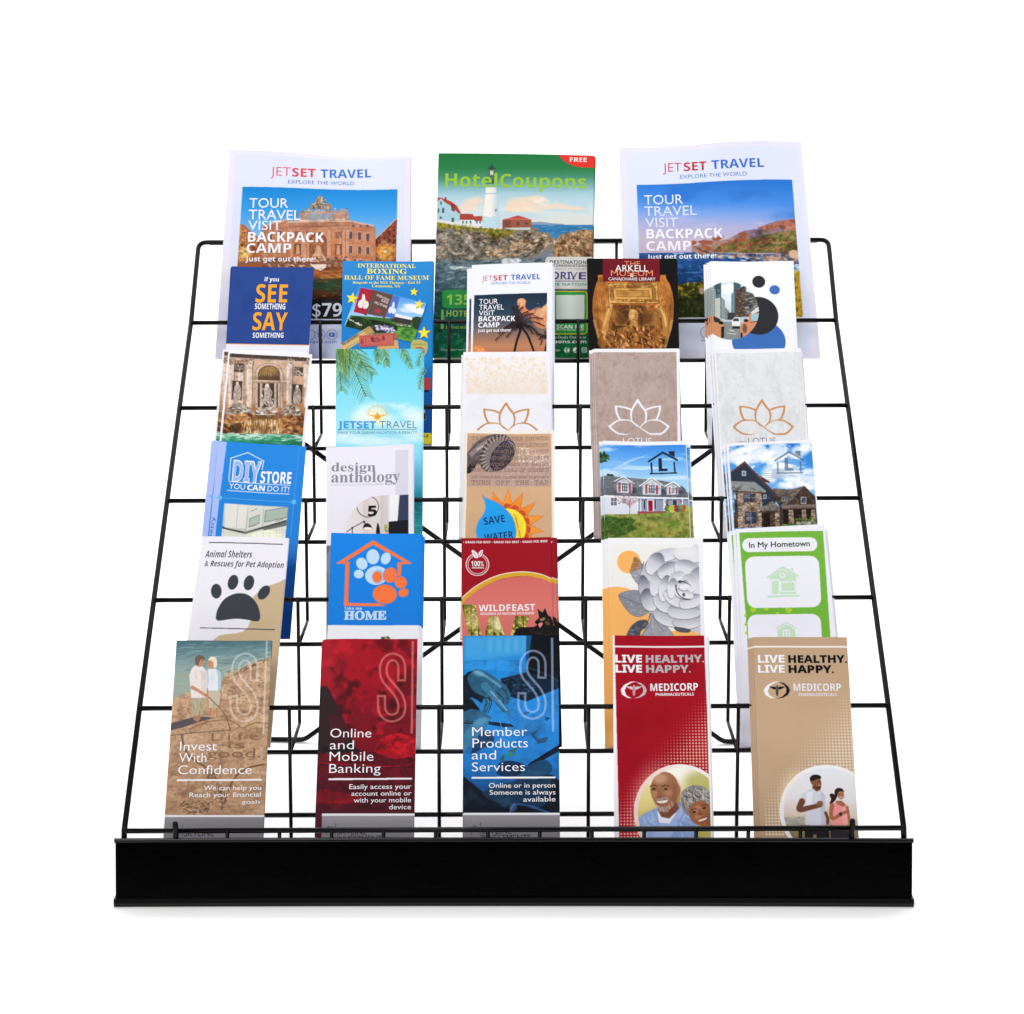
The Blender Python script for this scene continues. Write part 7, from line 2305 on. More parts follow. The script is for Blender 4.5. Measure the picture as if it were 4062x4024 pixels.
['d',[-14,120,25,137,71,187,31,239,-11,239],40,0.98,2.95,0.5,1,0.7,['2c4a2c','3e6238','1f3a20'],1,4,0],
['d',[51,399,113,408,112,441,18,442],40,0.98,2.6,0.6,1,0.7,['3c5a34','2a4428'],1,5,0],
['d',[827,540,857,549,901,624,839,608],50,0.97,2.59,0.6,1,0.7,['3a5a3a','2c4a30'],1,6,0],
['g',[7,413,316,432,596,457,751,490,849,554,919,624,917,671,-2,643],[441,415,433,667],[(0,'7a7e86'),(0.5,'6a6e78'),(1,'5c606a')]],
['n',[7,416,922,557,917,666,-2,643],'888c94',6.3,2.4,0.5,0.7,0.6,7,0,4],
['p',[201,492,353,550,357,604,310,612],'4a4e5a'],
['p',[145,488,218,441,314,498,310,612,142,606],'d4dae4'],
['l',[116,478,219,421,332,500],1.46,'f4f6fa'],
['l',[116,487,219,429,332,508],0.49,'8a8e9a'],
['l',[145,509,313,512],0.24,'b8c0cc'],
['l',[144,526,313,529],0.24,'b8c0cc'],
['l',[144,544,312,547],0.24,'b8c0cc'],
['l',[144,562,312,565],0.24,'b8c0cc'],
['l',[143,580,311,583],0.24,'b8c0cc'],
['l',[143,597,311,600],0.24,'b8c0cc'],
['p',[161,488,187,490,184,603,158,601],'b04e5e'],
['p',[273,498,300,500,296,612,270,611],'b04e5e'],
['p',[191,488,270,488,267,602,188,603],'f2f4f8'],
['p',[198,497,262,497,259,594,196,594],'5c6876'],
['l',[218,495,215,596],0.41,'eef0f4'],
['l',[193,526,266,526],0.4,'eef0f4'],
['l',[242,495,240,596],0.41,'eef0f4'],
['l',[192,565,265,564],0.4,'eef0f4'],
['p',[508,516,666,574,667,626,620,635],'4a4e5a'],
['p',[425,515,526,447,625,524,620,635,422,629],'d4dae4'],
['l',[394,528,527,427,646,524],1.46,'f4f6fa'],
['l',[394,537,526,435,646,532],0.49,'8a8e9a'],
['l',[425,535,624,538],0.24,'b8c0cc'],
['l',[424,552,623,555],0.24,'b8c0cc'],
['l',[424,569,623,572],0.24,'b8c0cc'],
['l',[423,587,622,589],0.24,'b8c0cc'],
['l',[422,604,622,607],0.24,'b8c0cc'],
['l',[422,621,621,624],0.24,'b8c0cc'],
['p',[454,508,479,509,475,619,450,617],'b04e5e'],
['p',[567,518,594,519,590,625,563,623],'b04e5e'],
['p',[482,508,564,507,560,618,478,619],'f2f4f8'],
['p',[489,516,556,516,553,610,486,610],'5c6876'],
['l',[510,514,507,612],0.4,'eef0f4'],
['l',[484,545,560,544],0.4,'eef0f4'],
['l',[536,514,532,612],0.41,'eef0f4'],
['l',[482,582,559,581],0.4,'eef0f4'],
['p',[741,532,846,591,854,626,807,634],'4a4e5a'],
['p',[686,537,758,504,811,547,807,634,683,628],'d4dae4'],
['l',[663,532,759,483,827,540],1.46,'f4f6fa'],
['l',[663,541,759,492,826,549],0.49,'8a8e9a'],
['l',[686,558,810,561],0.24,'b8c0cc'],
['l',[685,572,810,575],0.24,'b8c0cc'],
['l',[685,585,809,588],0.24,'b8c0cc'],
['l',[684,599,808,602],0.24,'b8c0cc'],
['l',[683,613,808,616],0.24,'b8c0cc'],
['l',[683,627,807,630],0.24,'b8c0cc'],
['p',[708,544,727,546,723,625,705,623],'b04e5e'],
['p',[783,547,800,549,796,631,779,630],'b04e5e'],
['p',[730,544,780,544,776,625,727,625],'f2f4f8'],
['p',[737,552,772,552,769,616,735,616],'5c6876'],
['l',[747,551,744,618],0.4,'eef0f4'],
['l',[732,571,775,571],0.4,'eef0f4'],
['l',[762,551,759,618],0.4,'eef0f4'],
['l',[731,598,774,598],0.4,'eef0f4'],
['p',[-5,640,917,668,917,684,-5,660],'f2f3f6'],
['p',[1,657,362,662,358,864,6,873],'dfe2ec'],
['l',[1,670,361,673],0.26,'c4c8d4'],
['l',[0,694,360,696],0.26,'c4c8d4'],
['l',[0,717,360,719],0.26,'c4c8d4'],
['l',[-1,740,359,743],0.26,'c4c8d4'],
['l',[-1,764,358,766],0.26,'c4c8d4'],
['l',[-2,787,358,789],0.26,'c4c8d4'],
['l',[-2,810,357,813],0.26,'c4c8d4'],
['l',[-3,834,356,836],0.26,'c4c8d4'],
['l',[-3,857,355,859],0.26,'c4c8d4'],
['p',[361,676,920,684,917,816,360,826],'8e9ab2'],
['p',[361,676,920,684,919,701,360,696],'6c7890'],
['p',[427,696,452,696,449,796,424,796],'2e3440'],
['l',[427,696,424,796],0.48,'d8dce4'],
['l',[452,696,449,796],0.48,'d8dce4'],
['p',[545,695,567,695,563,796,542,796],'2e3440'],
['l',[545,695,542,796],0.48,'d8dce4'],
['l',[567,695,563,796],0.48,'d8dce4'],
['p',[658,699,702,698,699,779,655,779],'2e3440'],
['l',[658,699,655,779],0.48,'d8dce4'],
['l',[702,698,699,779],0.48,'d8dce4'],
['p',[741,698,790,698,787,775,738,775],'2e3440'],
['l',[741,698,738,775],0.48,'d8dce4'],
['l',[790,698,787,775],0.48,'d8dce4'],
['p',[469,686,538,685,536,826,465,826],'f0f0f4'],
['p',[478,696,528,696,525,822,476,822],'a6183c'],
['p',[487,709,518,709,517,759,486,759],'7a0e2a'],
['p',[361,683,373,683,369,829,356,829],'eceef2'],
['p',[392,682,404,682,400,829,387,829],'eceef2'],
['p',[644,682,656,682,650,829,638,829],'eceef2'],
['p',[659,682,671,682,666,829,653,829],'eceef2'],
['p',[842,681,855,681,848,828,836,828],'eceef2'],
['p',[69,663,147,663,144,767,67,767],'f4f4f8'],
['p',[76,670,141,670,138,760,73,760],'64707c'],
['l',[108,670,106,760],0.48,'eef0f4'],
['l',[74,715,140,715],0.48,'eef0f4'],
['p',[194,670,243,669,241,743,192,743],'f4f4f8'],
['p',[200,676,237,676,235,736,198,736],'64707c'],
['l',[218,676,217,736],0.48,'eef0f4'],
['l',[199,706,236,706],0.48,'eef0f4'],
['d',[665,700,696,700,694,734,663,734],10,0.64,1.29,0.8,0,1,['c04878','6a8a3a','e07090'],1,1660,0],
['d',[815,700,846,700,845,733,814,733],10,0.64,1.29,0.8,0,1,['c04878','6a8a3a','e07090'],1,1757,0],
['p',[358,826,660,822,659,849,362,853],'9c4a48'],
['d',[17,860,334,859,333,876,16,880],30,0.96,2.24,0.5,0,0.3,['c8b8a8','e0d4c8'],1,9,0],
['d',[662,767,718,762,715,832,659,837],34,0.96,1.93,0.8,0,1,['5a7a30','7a9a3c'],1,1650,0],
['d',[718,767,771,762,768,832,715,837],34,0.96,1.93,0.8,0,1,['b8b83a','d0cc50'],1,1686,0],
['d',[767,767,820,762,817,832,764,837],34,0.96,1.93,0.8,0,1,['a03a4a','7a2c38'],1,1718,0],
['d',[814,767,860,762,857,832,811,837],34,0.96,1.93,0.8,0,1,['4a7a38','6a9a48'],1,1748,0],
['d',[851,767,898,761,895,831,848,837],34,0.96,1.93,0.8,0,1,['9a4a48','b86a50'],1,1772,0],
['d',[888,766,935,761,932,831,885,836],34,0.96,1.93,0.8,0,1,['8a9a3a','c0b848'],1,1796,0],
['g',[3,868,365,853,659,845,932,825,914,1222,1,1223],[458,842,448,1140],[(0,'8a9a4a'),(0.3,'a0a052'),(0.7,'90923e'),(1,'7a8a34')]],
['n',[3,868,932,825,915,1189,2,1191],'6a8a30',18.5,8.3,0.45,0.7,0.8,10,0,4],
['n',[426,859,931,841,915,1189,416,1190],'b8a45a',13.9,6.7,0.52,0.72,0.7,11,0,4],
['d',[6,877,932,833,915,1189,2,1191],500,0.48,1.44,0.4,1.4,0.5,['5a7a28','a8a24e','7c9238','c0b066'],0.5,12,0],
['p',[5,910,117,893,208,918,271,893,331,934,299,992,359,1025,282,1058,188,1108,81,1092,3,1141],'3a5c20',0.8,1],
['d',[8,902,302,901,329,1025,173,1108,3,1133],150,0.8,2.24,0.4,0.3,0.7,['2c4c18','466a26','345420'],1,13,0],
['l',[278,752,247,691],0.35,'a07078',1,0,0.16],
['l',[277,778,187,647],0.35,'a07078',1,0,0.16],
['l',[277,778,272,671],0.35,'a07078',1,0,0.16],
['l',[278,756,298,667],0.35,'a07078',1,0,0.16],
['l',[279,738,268,657],0.35,'a07078',1,0,0.16],
['l',[278,751,274,650],0.35,'a07078',1,0,0.16],
['l',[278,750,211,661],0.35,'a07078',1,0,0.16],
['l',[278,752,173,680],0.35,'a07078',1,0,0.16],
['l',[278,748,342,721],0.35,'a07078',1,0,0.16],
['l',[278,764,245,666],0.35,'a07078',1,0,0.16],
['l',[279,737,289,639],0.35,'a07078',1,0,0.16],
['l',[278,768,192,671],0.35,'a07078',1,0,0.16],
['l',[278,759,337,647],0.35,'a07078',1,0,0.16],
['l',[278,746,389,682],0.35,'a07078',1,0,0.16],
['l',[278,753,187,672],0.35,'a07078',1,0,0.16],
['l',[277,783,352,715],0.35,'a07078',1,0,0.16],
['l',[278,740,414,673],0.35,'a07078',1,0,0.16],
['l',[277,775,350,647],0.35,'a07078',1,0,0.16],
['l',[278,742,238,634],0.35,'a07078',1,0,0.16],
['l',[277,774,327,692],0.35,'a07078',1,0,0.16],
['l',[279,737,326,651],0.35,'a07078',1,0,0.16],
['l',[278,755,216,708],0.35,'a07078',1,0,0.16],
['l',[278,742,292,673],0.35,'a07078',1,0,0.16],
['l',[277,783,289,677],0.35,'a07078',1,0,0.16],
['l',[278,765,206,719],0.35,'a07078',1,0,0.16],
['l',[278,769,205,708],0.35,'a07078',1,0,0.16],
['l',[272,868,278,751],0.8,'8a6a68',1,0,0.48],
['d',[92,635,403,634,384,743,105,743],50,0.48,1.13,0.7,0,1.6,['b07884','946068'],1,14,0],
['n',[6,868,932,833,915,1189,2,1191],'1c2c08',9.3,7,0.5,0.72,0.3,391,0,4],
['n',[6,868,932,833,915,1189,2,1191],'1c2c08',2.8,3,0.52,0.75,0.24,392,0,3],
['n',[6,868,932,833,915,1189,2,1191],'e0d88a',4.6,4,0.54,0.76,0.24,393,0,4],
['n',[7,413,751,490,919,624,917,666,-2,643],'20242c',6.3,4.7,0.5,0.72,0.25,395,0,4],
['n',[7,413,751,490,919,624,917,666,-2,643],'20242c',1.9,2,0.52,0.75,0.2,396,0,3],
['n',[7,413,751,490,919,624,917,666,-2,643],'c0c4cc',3.1,2.7,0.54,0.76,0.2,397,0,4],
['cl'],
['p',[491,230,659,117,820,216,816,239,658,145,497,251],'16253c'],
['p',[725,120,787,117,787,188,727,155],'16253c'],
['p',[520,254,538,244,540,373,521,373],'16253c'],
['p',[770,243,786,250,790,372,774,372],'16253c'],
['p',[507,374,806,368,807,384,506,390],'16253c'],
['p',[607,199,645,199,645,321,703,325,703,352,606,355],'16253c'],
  ]),
 dict(name='trifold_leaflet', label='estate agent leaflet with stone and dark timber houses under clouds, faded house logo', cat='leaflet', group='leaflets on the third tier', size=(92.5, 226.3), loc=(0.28434, 0.22827, 0.19976), lean=0.60372, quad=[(-0.05216, 0.22389), (0.04087, 0.22852), (0.04598, 0.0), (-0.04598, 0.0)], bend=[(0.001, 1, 0, 3)], thick=0.8, edge='e9e9f0', base='efeff5', step=0.5, fine=104.8, picture=[6.1, 2, 83.7, 105.9],
  copies=[(-0.9,-0.9,-1.1,0,'dark timber houses leaflet copy just left of the front one',0),
   (-3,-1.2,-2.2,0.15,'dark timber houses leaflet copy further left, third in its stack',0),
   (-5.9,-1.5,-3.3,0.3,'rearmost dark timber houses leaflet, its white edge farthest left',0)],
  text=[],
  ops=[
['g',[18,27,918,34,907,1061,10,1037],[479,24,448,649],[(0,'2676d2'),(0.5,'4a98e4'),(1,'8ac0f0')]],
['cl',[18,27,918,34,907,1061,10,1037],0],
['e',12.9,12.7,12.4,6.8,'eef2f8',0.85,0,0.8],
['e',28.5,11.7,14,7.8,'eef2f8',0.85,0,0.8],
['e',40.7,15.7,12.4,6.8,'eef2f8',0.85,0,0.8],
['e',21.7,20,17.1,5.8,'eef2f8',0.85,0,0.8],
['e',58.8,23.3,14,6.8,'eef2f8',0.85,0,0.8],
['e',67.6,30.5,13.9,6.1,'eef2f8',0.85,0,0.8],
['e',72.8,24,10.9,5.1,'eef2f8',0.85,0,0.8],
['e',50.2,34.8,13.9,6.7,'eef2f8',0.85,0,0.8],
['e',41.8,42.9,9.3,6.7,'eef2f8',0.85,0,0.8],
['e',63.7,40.4,10.8,5.7,'eef2f8',0.85,0,0.8],
['e',78.3,12.4,9.3,6.1,'eef2f8',0.85,0,0.8],
['e',86.3,9.4,7.8,4.4,'eef2f8',0.85,0,0.8],
['e',83.5,46.3,10.8,7.7,'eef2f8',0.85,0,0.8],
['e',78.2,54.4,9.3,6.7,'eef2f8',0.85,0,0.8],
['e',61.3,52.1,9.3,4.3,'eef2f8',0.85,0,0.8],
['e',6.4,16.7,6.2,6.8,'eef2f8',0.85,0,0.8],
['n',[18,27,918,34,911,665,24,294],'ffffff',14,8.6,0.45,0.62,0.8,4,0,4],
['n',[38,88,915,79,915,616,325,425],'98aec8',15.5,10.3,0.55,0.72,0.6,5,0,4,4.7],
['n',[26,36,918,37,907,532,28,225],'2f84da',24.9,10.3,0.62,0.74,0.7,6,0,4],
['p',[20,345,178,246,496,634,463,767,332,762,330,611,20,464],'2c3444'],
['l',[27,362,468,381],0.26,'3c4658'],
['l',[25,386,466,404],0.26,'3c4658'],
['l',[24,410,465,428],0.26,'3c4658'],
['l',[22,433,463,451],0.26,'3c4658'],
['l',[21,457,461,475],0.26,'3c4658'],
['l',[19,481,460,498],0.26,'3c4658'],
['l',[17,505,458,522],0.26,'3c4658'],
['l',[16,528,456,545],0.26,'3c4658'],
['l',[14,552,454,569],0.26,'3c4658'],
['l',[12,576,453,592],0.26,'3c4658'],
['l',[11,600,451,616],0.26,'3c4658'],
['l',[9,623,449,639],0.26,'3c4658'],
['p',[15,338,180,217,500,624,483,640,178,249,19,358],'5e3c36'],
['p',[328,392,434,472,429,490,369,469],'4a3230'],
['p',[142,333,186,335,182,392,138,391],'c8d0d8'],
['p',[149,342,177,343,175,384,147,382],'6a7c90'],
['p',[18,447,275,471,384,580,374,606,27,563],'949a98'],
['l',[23,449,43,567],0.36,'6e7472'],
['l',[41,450,67,568],0.36,'6e7472'],
['l',[60,450,92,569],0.36,'6e7472'],
['l',[78,451,117,570],0.36,'6e7472'],
['l',[97,452,141,571],0.36,'6e7472'],
['l',[115,453,166,571],0.36,'6e7472'],
['l',[134,453,191,572],0.36,'6e7472'],
['l',[153,454,215,573],0.36,'6e7472'],
['l',[171,455,240,574],0.36,'6e7472'],
['l',[190,456,265,575],0.36,'6e7472'],
['l',[208,456,290,576],0.36,'6e7472'],
['l',[227,457,314,577],0.36,'6e7472'],
['l',[245,458,339,578],0.36,'6e7472'],
['l',[264,459,364,579],0.36,'6e7472'],
['p',[28,558,383,596,381,613,26,576],'5a4038'],
['p',[76,578,331,608,312,992,56,1004],'a08c7c'],
['d',[79,582,330,611,311,992,59,1001],330,0.81,1.78,0.65,0,0.3,['c8b09a','7a6658','a88c74','d8c4b0','5c4c44','947868'],1,7,0],
['p',[38,584,75,585,64,888,31,870],'3a3e4c'],
['p',[39,575,57,579,55,660,38,655],'d8e0ea'],
['p',[22,819,62,821,56,1004,13,1003],'4a3a34'],
['p',[134,587,273,592,264,713,126,708],'8a6a58'],
['p',[143,598,263,602,256,703,136,699],'34425a'],
['p',[148,608,197,610,194,660,144,665],'5c6e88',0.8,0],
['l',[203,600,196,701],0.48,'c4b4a4'],
['l',[139,648,259,652],0.4,'c4b4a4'],
['p',[137,805,276,809,265,965,126,961],'8a6a58'],
['p',[146,815,266,819,256,955,136,952],'34425a'],
['p',[151,825,201,827,195,913,145,919],'5c6e88',0.8,0],
['l',[206,817,196,953],0.48,'c4b4a4'],
['l',[141,883,261,887],0.4,'c4b4a4'],
['p',[351,622,388,623,385,670,348,669],'b8c4d0'],
['p',[357,629,382,630,379,663,355,663],'5a6a80'],
['p',[300,775,445,699,548,806,543,826,300,818],'7c7672'],
['p',[298,805,547,816,546,833,297,825],'5e4640'],
['p',[321,825,537,832,523,1017,308,1012],'33261f'],
['p',[342,833,412,835,400,997,330,996],'1e1612'],
['l',[435,832,410,998],0.96,'6a4638'],
['l',[412,848,452,850],0.48,'8a5a48'],
['l',[411,868,451,870],0.48,'8a5a48'],
['l',[409,888,449,889],0.48,'8a5a48'],
['l',[408,908,448,909],0.48,'8a5a48'],
['l',[406,928,446,929],0.48,'8a5a48'],
['l',[405,948,445,949],0.48,'8a5a48'],
['l',[403,968,443,969],0.48,'8a5a48'],
['l',[402,988,442,989],0.48,'8a5a48'],
['p',[463,830,524,832,523,1009,453,1007],'a8907c'],
['d',[466,833,524,835,521,1004,456,1002],50,0.8,1.6,0.65,0,0.3,['c8b09a','7a6658','d8c4b0','5c4c44'],1,8,0],
['p',[443,615,471,553,640,572,798,538,869,614,926,683,904,1028,498,1017,517,768],'473a36'],
['p',[452,555,640,572,686,582,614,713,587,654,510,651],'6c625e'],
['p',[640,572,801,535,680,657,629,714,548,769,533,761],'7a6e68'],
['l',[688,757,800,542,925,691],1.6,'54403a'],
['p',[712,742,798,578,878,697,873,764],'4a3a2a'],
['p',[754,660,816,662,809,742,748,740],'d0d8e0'],
['p',[761,669,807,670,802,733,756,731],'54647a'],
['p',[547,653,581,654,577,707,543,706],'c0c8d0'],
['p',[553,660,574,660,571,700,550,699],'5a6878'],
['p',[532,769,611,747,905,751,918,782,546,789],'7a706a'],
['p',[547,783,918,782,916,801,545,803],'5a4640'],
['p',[549,799,916,801,909,962,548,969],'201814'],
['p',[618,805,658,803,659,963,598,967],'a08874'],
['d',[620,808,655,806,654,958,604,960],34,0.64,1.44,0.65,0,0.3,['c8b09a','74604f','d8c4b0','584840'],1,1120,0],
['p',[756,809,797,807,798,967,736,971],'a08874'],
['d',[759,813,793,811,792,962,743,964],34,0.64,1.44,0.65,0,0.3,['c8b09a','74604f','d8c4b0','584840'],1,1210,0],
['p',[856,813,897,811,898,970,836,973],'a08874'],
['d',[859,816,893,814,892,965,843,967],34,0.64,1.43,0.65,0,0.3,['c8b09a','74604f','d8c4b0','584840'],1,1275,0],
['d',[661,906,924,897,916,987,654,988],80,0.8,2.07,0.5,1.2,0.7,['5a7a34','3c5a28','86a04a','2c4420'],1,9,0],
['p',[525,971,918,966,911,1061,519,1050],'6a8a3c'],
['d',[688,948,889,949,887,975,686,973],26,0.95,2.23,0.6,0,0.3,['c0b8ac','8a8478'],1,10,0],
['n',[13,447,383,596,545,803,523,1017,13,1003],'100a08',6.2,4.8,0.5,0.72,0.35,381,0,4],
['n',[13,447,383,596,545,803,523,1017,13,1003],'100a08',1.9,2,0.52,0.75,0.28,382,0,3],
['n',[13,447,383,596,545,803,523,1017,13,1003],'e0c8b0',3.1,2.7,0.54,0.76,0.28,383,0,4],
['n',[448,555,798,538,932,683,904,1028,498,1017],'100a08',7.7,5.9,0.5,0.72,0.3,385,0,4],
['n',[448,555,798,538,932,683,904,1028,498,1017],'100a08',2.3,2.5,0.52,0.75,0.24,386,0,3],
['n',[448,555,798,538,932,683,904,1028,498,1017],'c0a890',3.9,3.4,0.54,0.76,0.24,387,0,4],
['cl'],
['p',[497,223,667,118,822,224,817,247,665,145,502,243],'3c5872',0.62,0],
['p',[732,125,792,124,790,195,732,159],'3c5872',0.62,0],
['p',[525,248,542,238,539,367,521,366],'3c5872',0.62,0],
['p',[772,248,787,256,787,377,771,376],'3c5872',0.62,0],
['p',[506,367,803,374,803,389,505,382],'3c5872',0.62,0],
['p',[612,197,650,199,645,320,702,326,702,353,605,353],'3c5872',0.62,0],
  ]),
 dict(name='trifold_leaflet', label='white animal shelter leaflet with a dark paw print over a beige curve', cat='leaflet', group='leaflets on the second tier', size=(95, 227.1), loc=(-0.29539, 0.12678, 0.11679), lean=0.60665, quad=[(-0.03198, 0.22761), (0.05904, 0.22567), (0.04944, 0.0), (-0.04944, 0.0)], bend=[(0.001, 1, 0, 2)], thick=0.8, edge='e9e9f0', base='ebe9f1', step=0.5, fine=227.1,
  copies=[(0.6,-0.9,-1.1,0,'white animal shelter leaflet copy directly behind the dark paw one',0)],
  text=[('heading','Animal Shelters','i',6.41,23.55,57.2,23.26,7.75,'2c2e34',-0.006),
   ('heading','& Rescues for Pet Adoption','i',7.3,33.46,92.33,33.9,6.75,'2c2e34',-0.006)],
  ops=[
['p',[968,449,881,503,778,543,692,597,631,670,610,749,623,844,632,922,613,1004,566,1049,487,1070,398,1077,326,1093,275,1137,226,1239,145,1409,219,2435,1100,2437,1020,1059],'c9b08e'],
['p',[83,63,893,69,894,79,84,73],'303439'],
['p',[115,1007,893,1018,894,1028,116,1016],'303439'],
['e',23.5,60.9,5.6,8.2,'373b43',1,-0.24,0],
['e',40.1,50.9,5.5,8.3,'373b43',1,0.07,0],
['e',57.1,51.2,5.5,8.3,'373b43',1,0.07,0],
['e',74.1,61.6,5.5,8.4,'373b43',1,0.49,0],
['p',[266,895,276,801,337,690,452,631,575,645,672,732,723,850,721,924,673,934,604,920,498,908,409,916,321,931,284,927],'373b43',1,1],
  ]),
 dict(name='trifold_leaflet', label='blue pet adoption leaflet with an orange house outline and two paw prints', cat='leaflet', group='leaflets on the second tier', size=(94.6, 231), loc=(-0.14501, 0.12678, 0.11679), lean=0.60665, quad=[(-0.04686, 0.23153), (0.04793, 0.2304), (0.04717, 0.0), (-0.04717, 0.0)], bend=[(-0.00086, 1.0, 0.0, 2), (0.00047, 2.0, 0.76, 1.5)], thick=0.8, edge='e9e9f0', base='eaeaf0', step=0.5, fine=121.2,
  copies=[(2.1,-0.6,-1.1,0,'blue pet adoption leaflet copy just right of the front one',0),
   (4.4,-2.4,-2.2,0.15,'rearmost blue pet adoption leaflet, its edge farthest right',0)],
  text=[('logo_text','Take me','b',16.4,85.48,34.67,85.34,3.77,'bcdaf3',0),
   ('logo_text','HOME','s',16.9,95.82,60.03,95.52,9.09,'bcdaf3',0.035)],
  ops=[
['g',[-76,-20,978,-33,969,1018,-38,1022],[451,-10,481,1025],[(0,'1182e0'),(1,'0f7cda')]],
['p',[57,345,442,72,861,337,713,348,707,326,768,316,443,123,161,319,206,321,204,342],'f4743e'],
['p',[161,328,200,328,203,776,518,778,596,809,160,811],'f4743e'],
['p',[704,323,745,322,743,478,711,494],'f4743e'],
['e',44.4,26,6.7,8.5,'bcdaf3',1,-0.1,0],
['e',58,27.9,5.1,6.7,'bcdaf3',1,0.24,0],
['e',33.1,33.9,5.7,6.9,'bcdaf3',1,-0.44,0],
['e',30.3,45.5,5.1,4.8,'bcdaf3',1,0.26,0],
['e',48.7,46.9,11.7,10.5,'bcdaf3',1,-0.07,0],
['e',50.4,48.5,6.6,7.8,'8cbcea',1,0,0],
['e',49.7,48.6,5.1,6.4,'f4743e',1,0,0],
['e',63.2,46.6,7.5,9.3,'1080de',1,0,0],
['e',63.2,46.6,6.9,8.6,'f4743e',1,0.17,0],
['e',74.3,54.6,6.9,7.3,'1080de',1,0,0],
['e',74.3,54.6,6.3,6.7,'f4743e',1,-0.52,0],
['e',77.3,66,5.4,4.6,'f4743e',1,-0.44,0],
['e',58,67.8,13.4,11.4,'1080de',1,0,0],
['e',58,67.8,12.5,10.6,'f4743e',1,0.14,0],
['d',[561,1143,632,1143,633,1180,562,1180],14,0.91,2.12,0.5,0,0.7,['6a7a3c','a89a6a','4a3a2c'],1,3,0],
  ]),
 dict(name='trifold_leaflet', label='dark red pet food leaflet with a black dog and forest letter', cat='leaflet', group='leaflets on the second tier', size=(93.5, 226.2), loc=(-0.0045, 0.12678, 0.11679), lean=0.60665, quad=[(-0.05074, 0.22554), (0.04348, 0.22683), (0.04642, 0.0), (-0.04642, 0.0)], bend=[(-0.00113, 1.0, 0.0, 2), (0.00031, 2.0, 0.14, 1.5)], thick=0.8, edge='c8a0a0', base='9a0c1f', step=0.5, fine=113.3,
  copies=[(5,-0.6,-1.1,0,'dark red pet food leaflet copy, its lettering peeking out right of the front one',1),
   (6.8,0.3,-2.2,0,'rearmost dark red pet food leaflet, farthest right in its stack',1)],
  text=[('top_strip','• GRASS FED BEEF • GRASS FED BEEF • GRASS FED BEEF','b',2.19,5.87,90.13,5.76,2.43,'f4e8e8',0),
   ('organic_badge','100%','b',10.28,31.78,23.25,31.77,5.94,'f4eeee',0),
   ('organic_badge','ORGANIC','b',11,34.35,23.37,34.34,1.76,'f4eeee',0),
   ('brand_text','WILDFEAST','b',17.45,81.78,75.87,81.2,7.26,'f6eef0',0),
   ('brand_text','NOURISH AS NATURE INTENDED','b',19.18,85.89,74.76,85.43,2.68,'f6eef0',0)],
  ops=[
['n',[-7,-16,950,-3,946,573,-7,721],'8c081a',29.9,32.5,0.4,0.8,0.6,2,0,4],
['p',[-37,784,4,722,61,662,165,577,330,487,480,444,644,430,792,452,881,485,969,533,970,1199,-41,1192],'d8726c'],
['g',[-37,784,4,722,61,662,165,577,330,487,480,444,644,430,792,452,881,485,969,533,970,1199,-41,1192],[480,441,469,1118],[(0,'cf6862'),(0.5,'da766f'),(1,'d87068')]],
['l',[-37,762,4,699,61,640,166,555,330,464,480,421,644,407,793,430,881,462,970,511],4.59,'d4a22c',1,1],
['l',[-40,737,1,674,58,614,163,529,328,439,477,396,641,382,790,404,879,437,967,486],0.92,'f4ecdc',1,1],
['l',[224,190,242,203,258,219,271,239,279,260,284,283,285,306,281,329,273,351,261,371,246,388,228,402,208,413,187,419,165,420,142,418,121,411,101,400,84,385,70,367,59,346,52,324,49,301,51,278,57,255,66,234,80,215,96,199,115,187],0.93,'f2eaec'],
['l',[214,207,230,218,243,232,254,248,261,266,265,285,265,305,262,324,256,342,246,359,233,374,218,385,202,394,184,399,165,400,146,398,129,392,112,383,98,370,86,355,77,338,71,320,69,300,70,281,75,262,83,244,94,229,108,216,124,205],0.62,'f2eaec'],
['p',[111,134,148,151,173,184,172,225,137,220,116,186],'f2eaec',1,1],
['p',[224,133,194,148,179,177,182,216,212,200,222,168],'f2eaec',1,1],
['l',[125,156,162,212],0.47,'9a0c1f'],
['l',[215,149,188,205],0.47,'9a0c1f'],
['g',[3,741,141,742,211,1131,78,1130],[282,743,278,1101],[(0,'6a6a24'),(0.5,'a8943a'),(1,'8a8a34')]],
['cl',[3,741,141,742,211,1131,78,1130],0],
['d',[3,741,141,742,211,1131,78,1130],150,0.77,2.14,0.7,1,1,['c4b050','5a6420','8a8c30','e4d080','3c4418'],1,1112,0],
['l',[15,722,17,1130],0.92,'33301a',0.75,0],
['l',[93,722,94,1131],0.92,'33301a',0.75,0],
['l',[170,723,171,1131],0.92,'33301a',0.75,0],
['l',[247,724,248,1132],0.92,'33301a',0.75,0],
['l',[324,725,324,1132],0.92,'33301a',0.75,0],
['l',[401,725,401,1133],0.92,'33301a',0.75,0],
['l',[478,726,478,1133],0.92,'33301a',0.75,0],
['l',[555,727,555,1134],0.92,'33301a',0.75,0],
['l',[633,727,632,1134],0.92,'33301a',0.75,0],
['e',39.1,94.5,8.9,9.4,'fff4c8',0.7,0,1],
['e',13.2,91.2,7.4,9.4,'f8e0a0',0.5,0,1],
['cl'],
['g',[281,869,372,870,454,1133,221,1131],[282,743,278,1101],[(0,'6a6a24'),(0.5,'a8943a'),(1,'8a8a34')]],
['cl',[281,869,372,870,454,1133,221,1131],0],
['d',[281,869,372,870,454,1133,221,1131],150,0.76,2.14,0.7,1,1,['c4b050','5a6420','8a8c30','e4d080','3c4418'],1,1300,0],
['l',[15,722,17,1130],0.92,'33301a',0.75,0],
['l',[93,722,94,1131],0.92,'33301a',0.75,0],
['l',[170,723,171,1131],0.92,'33301a',0.75,0],
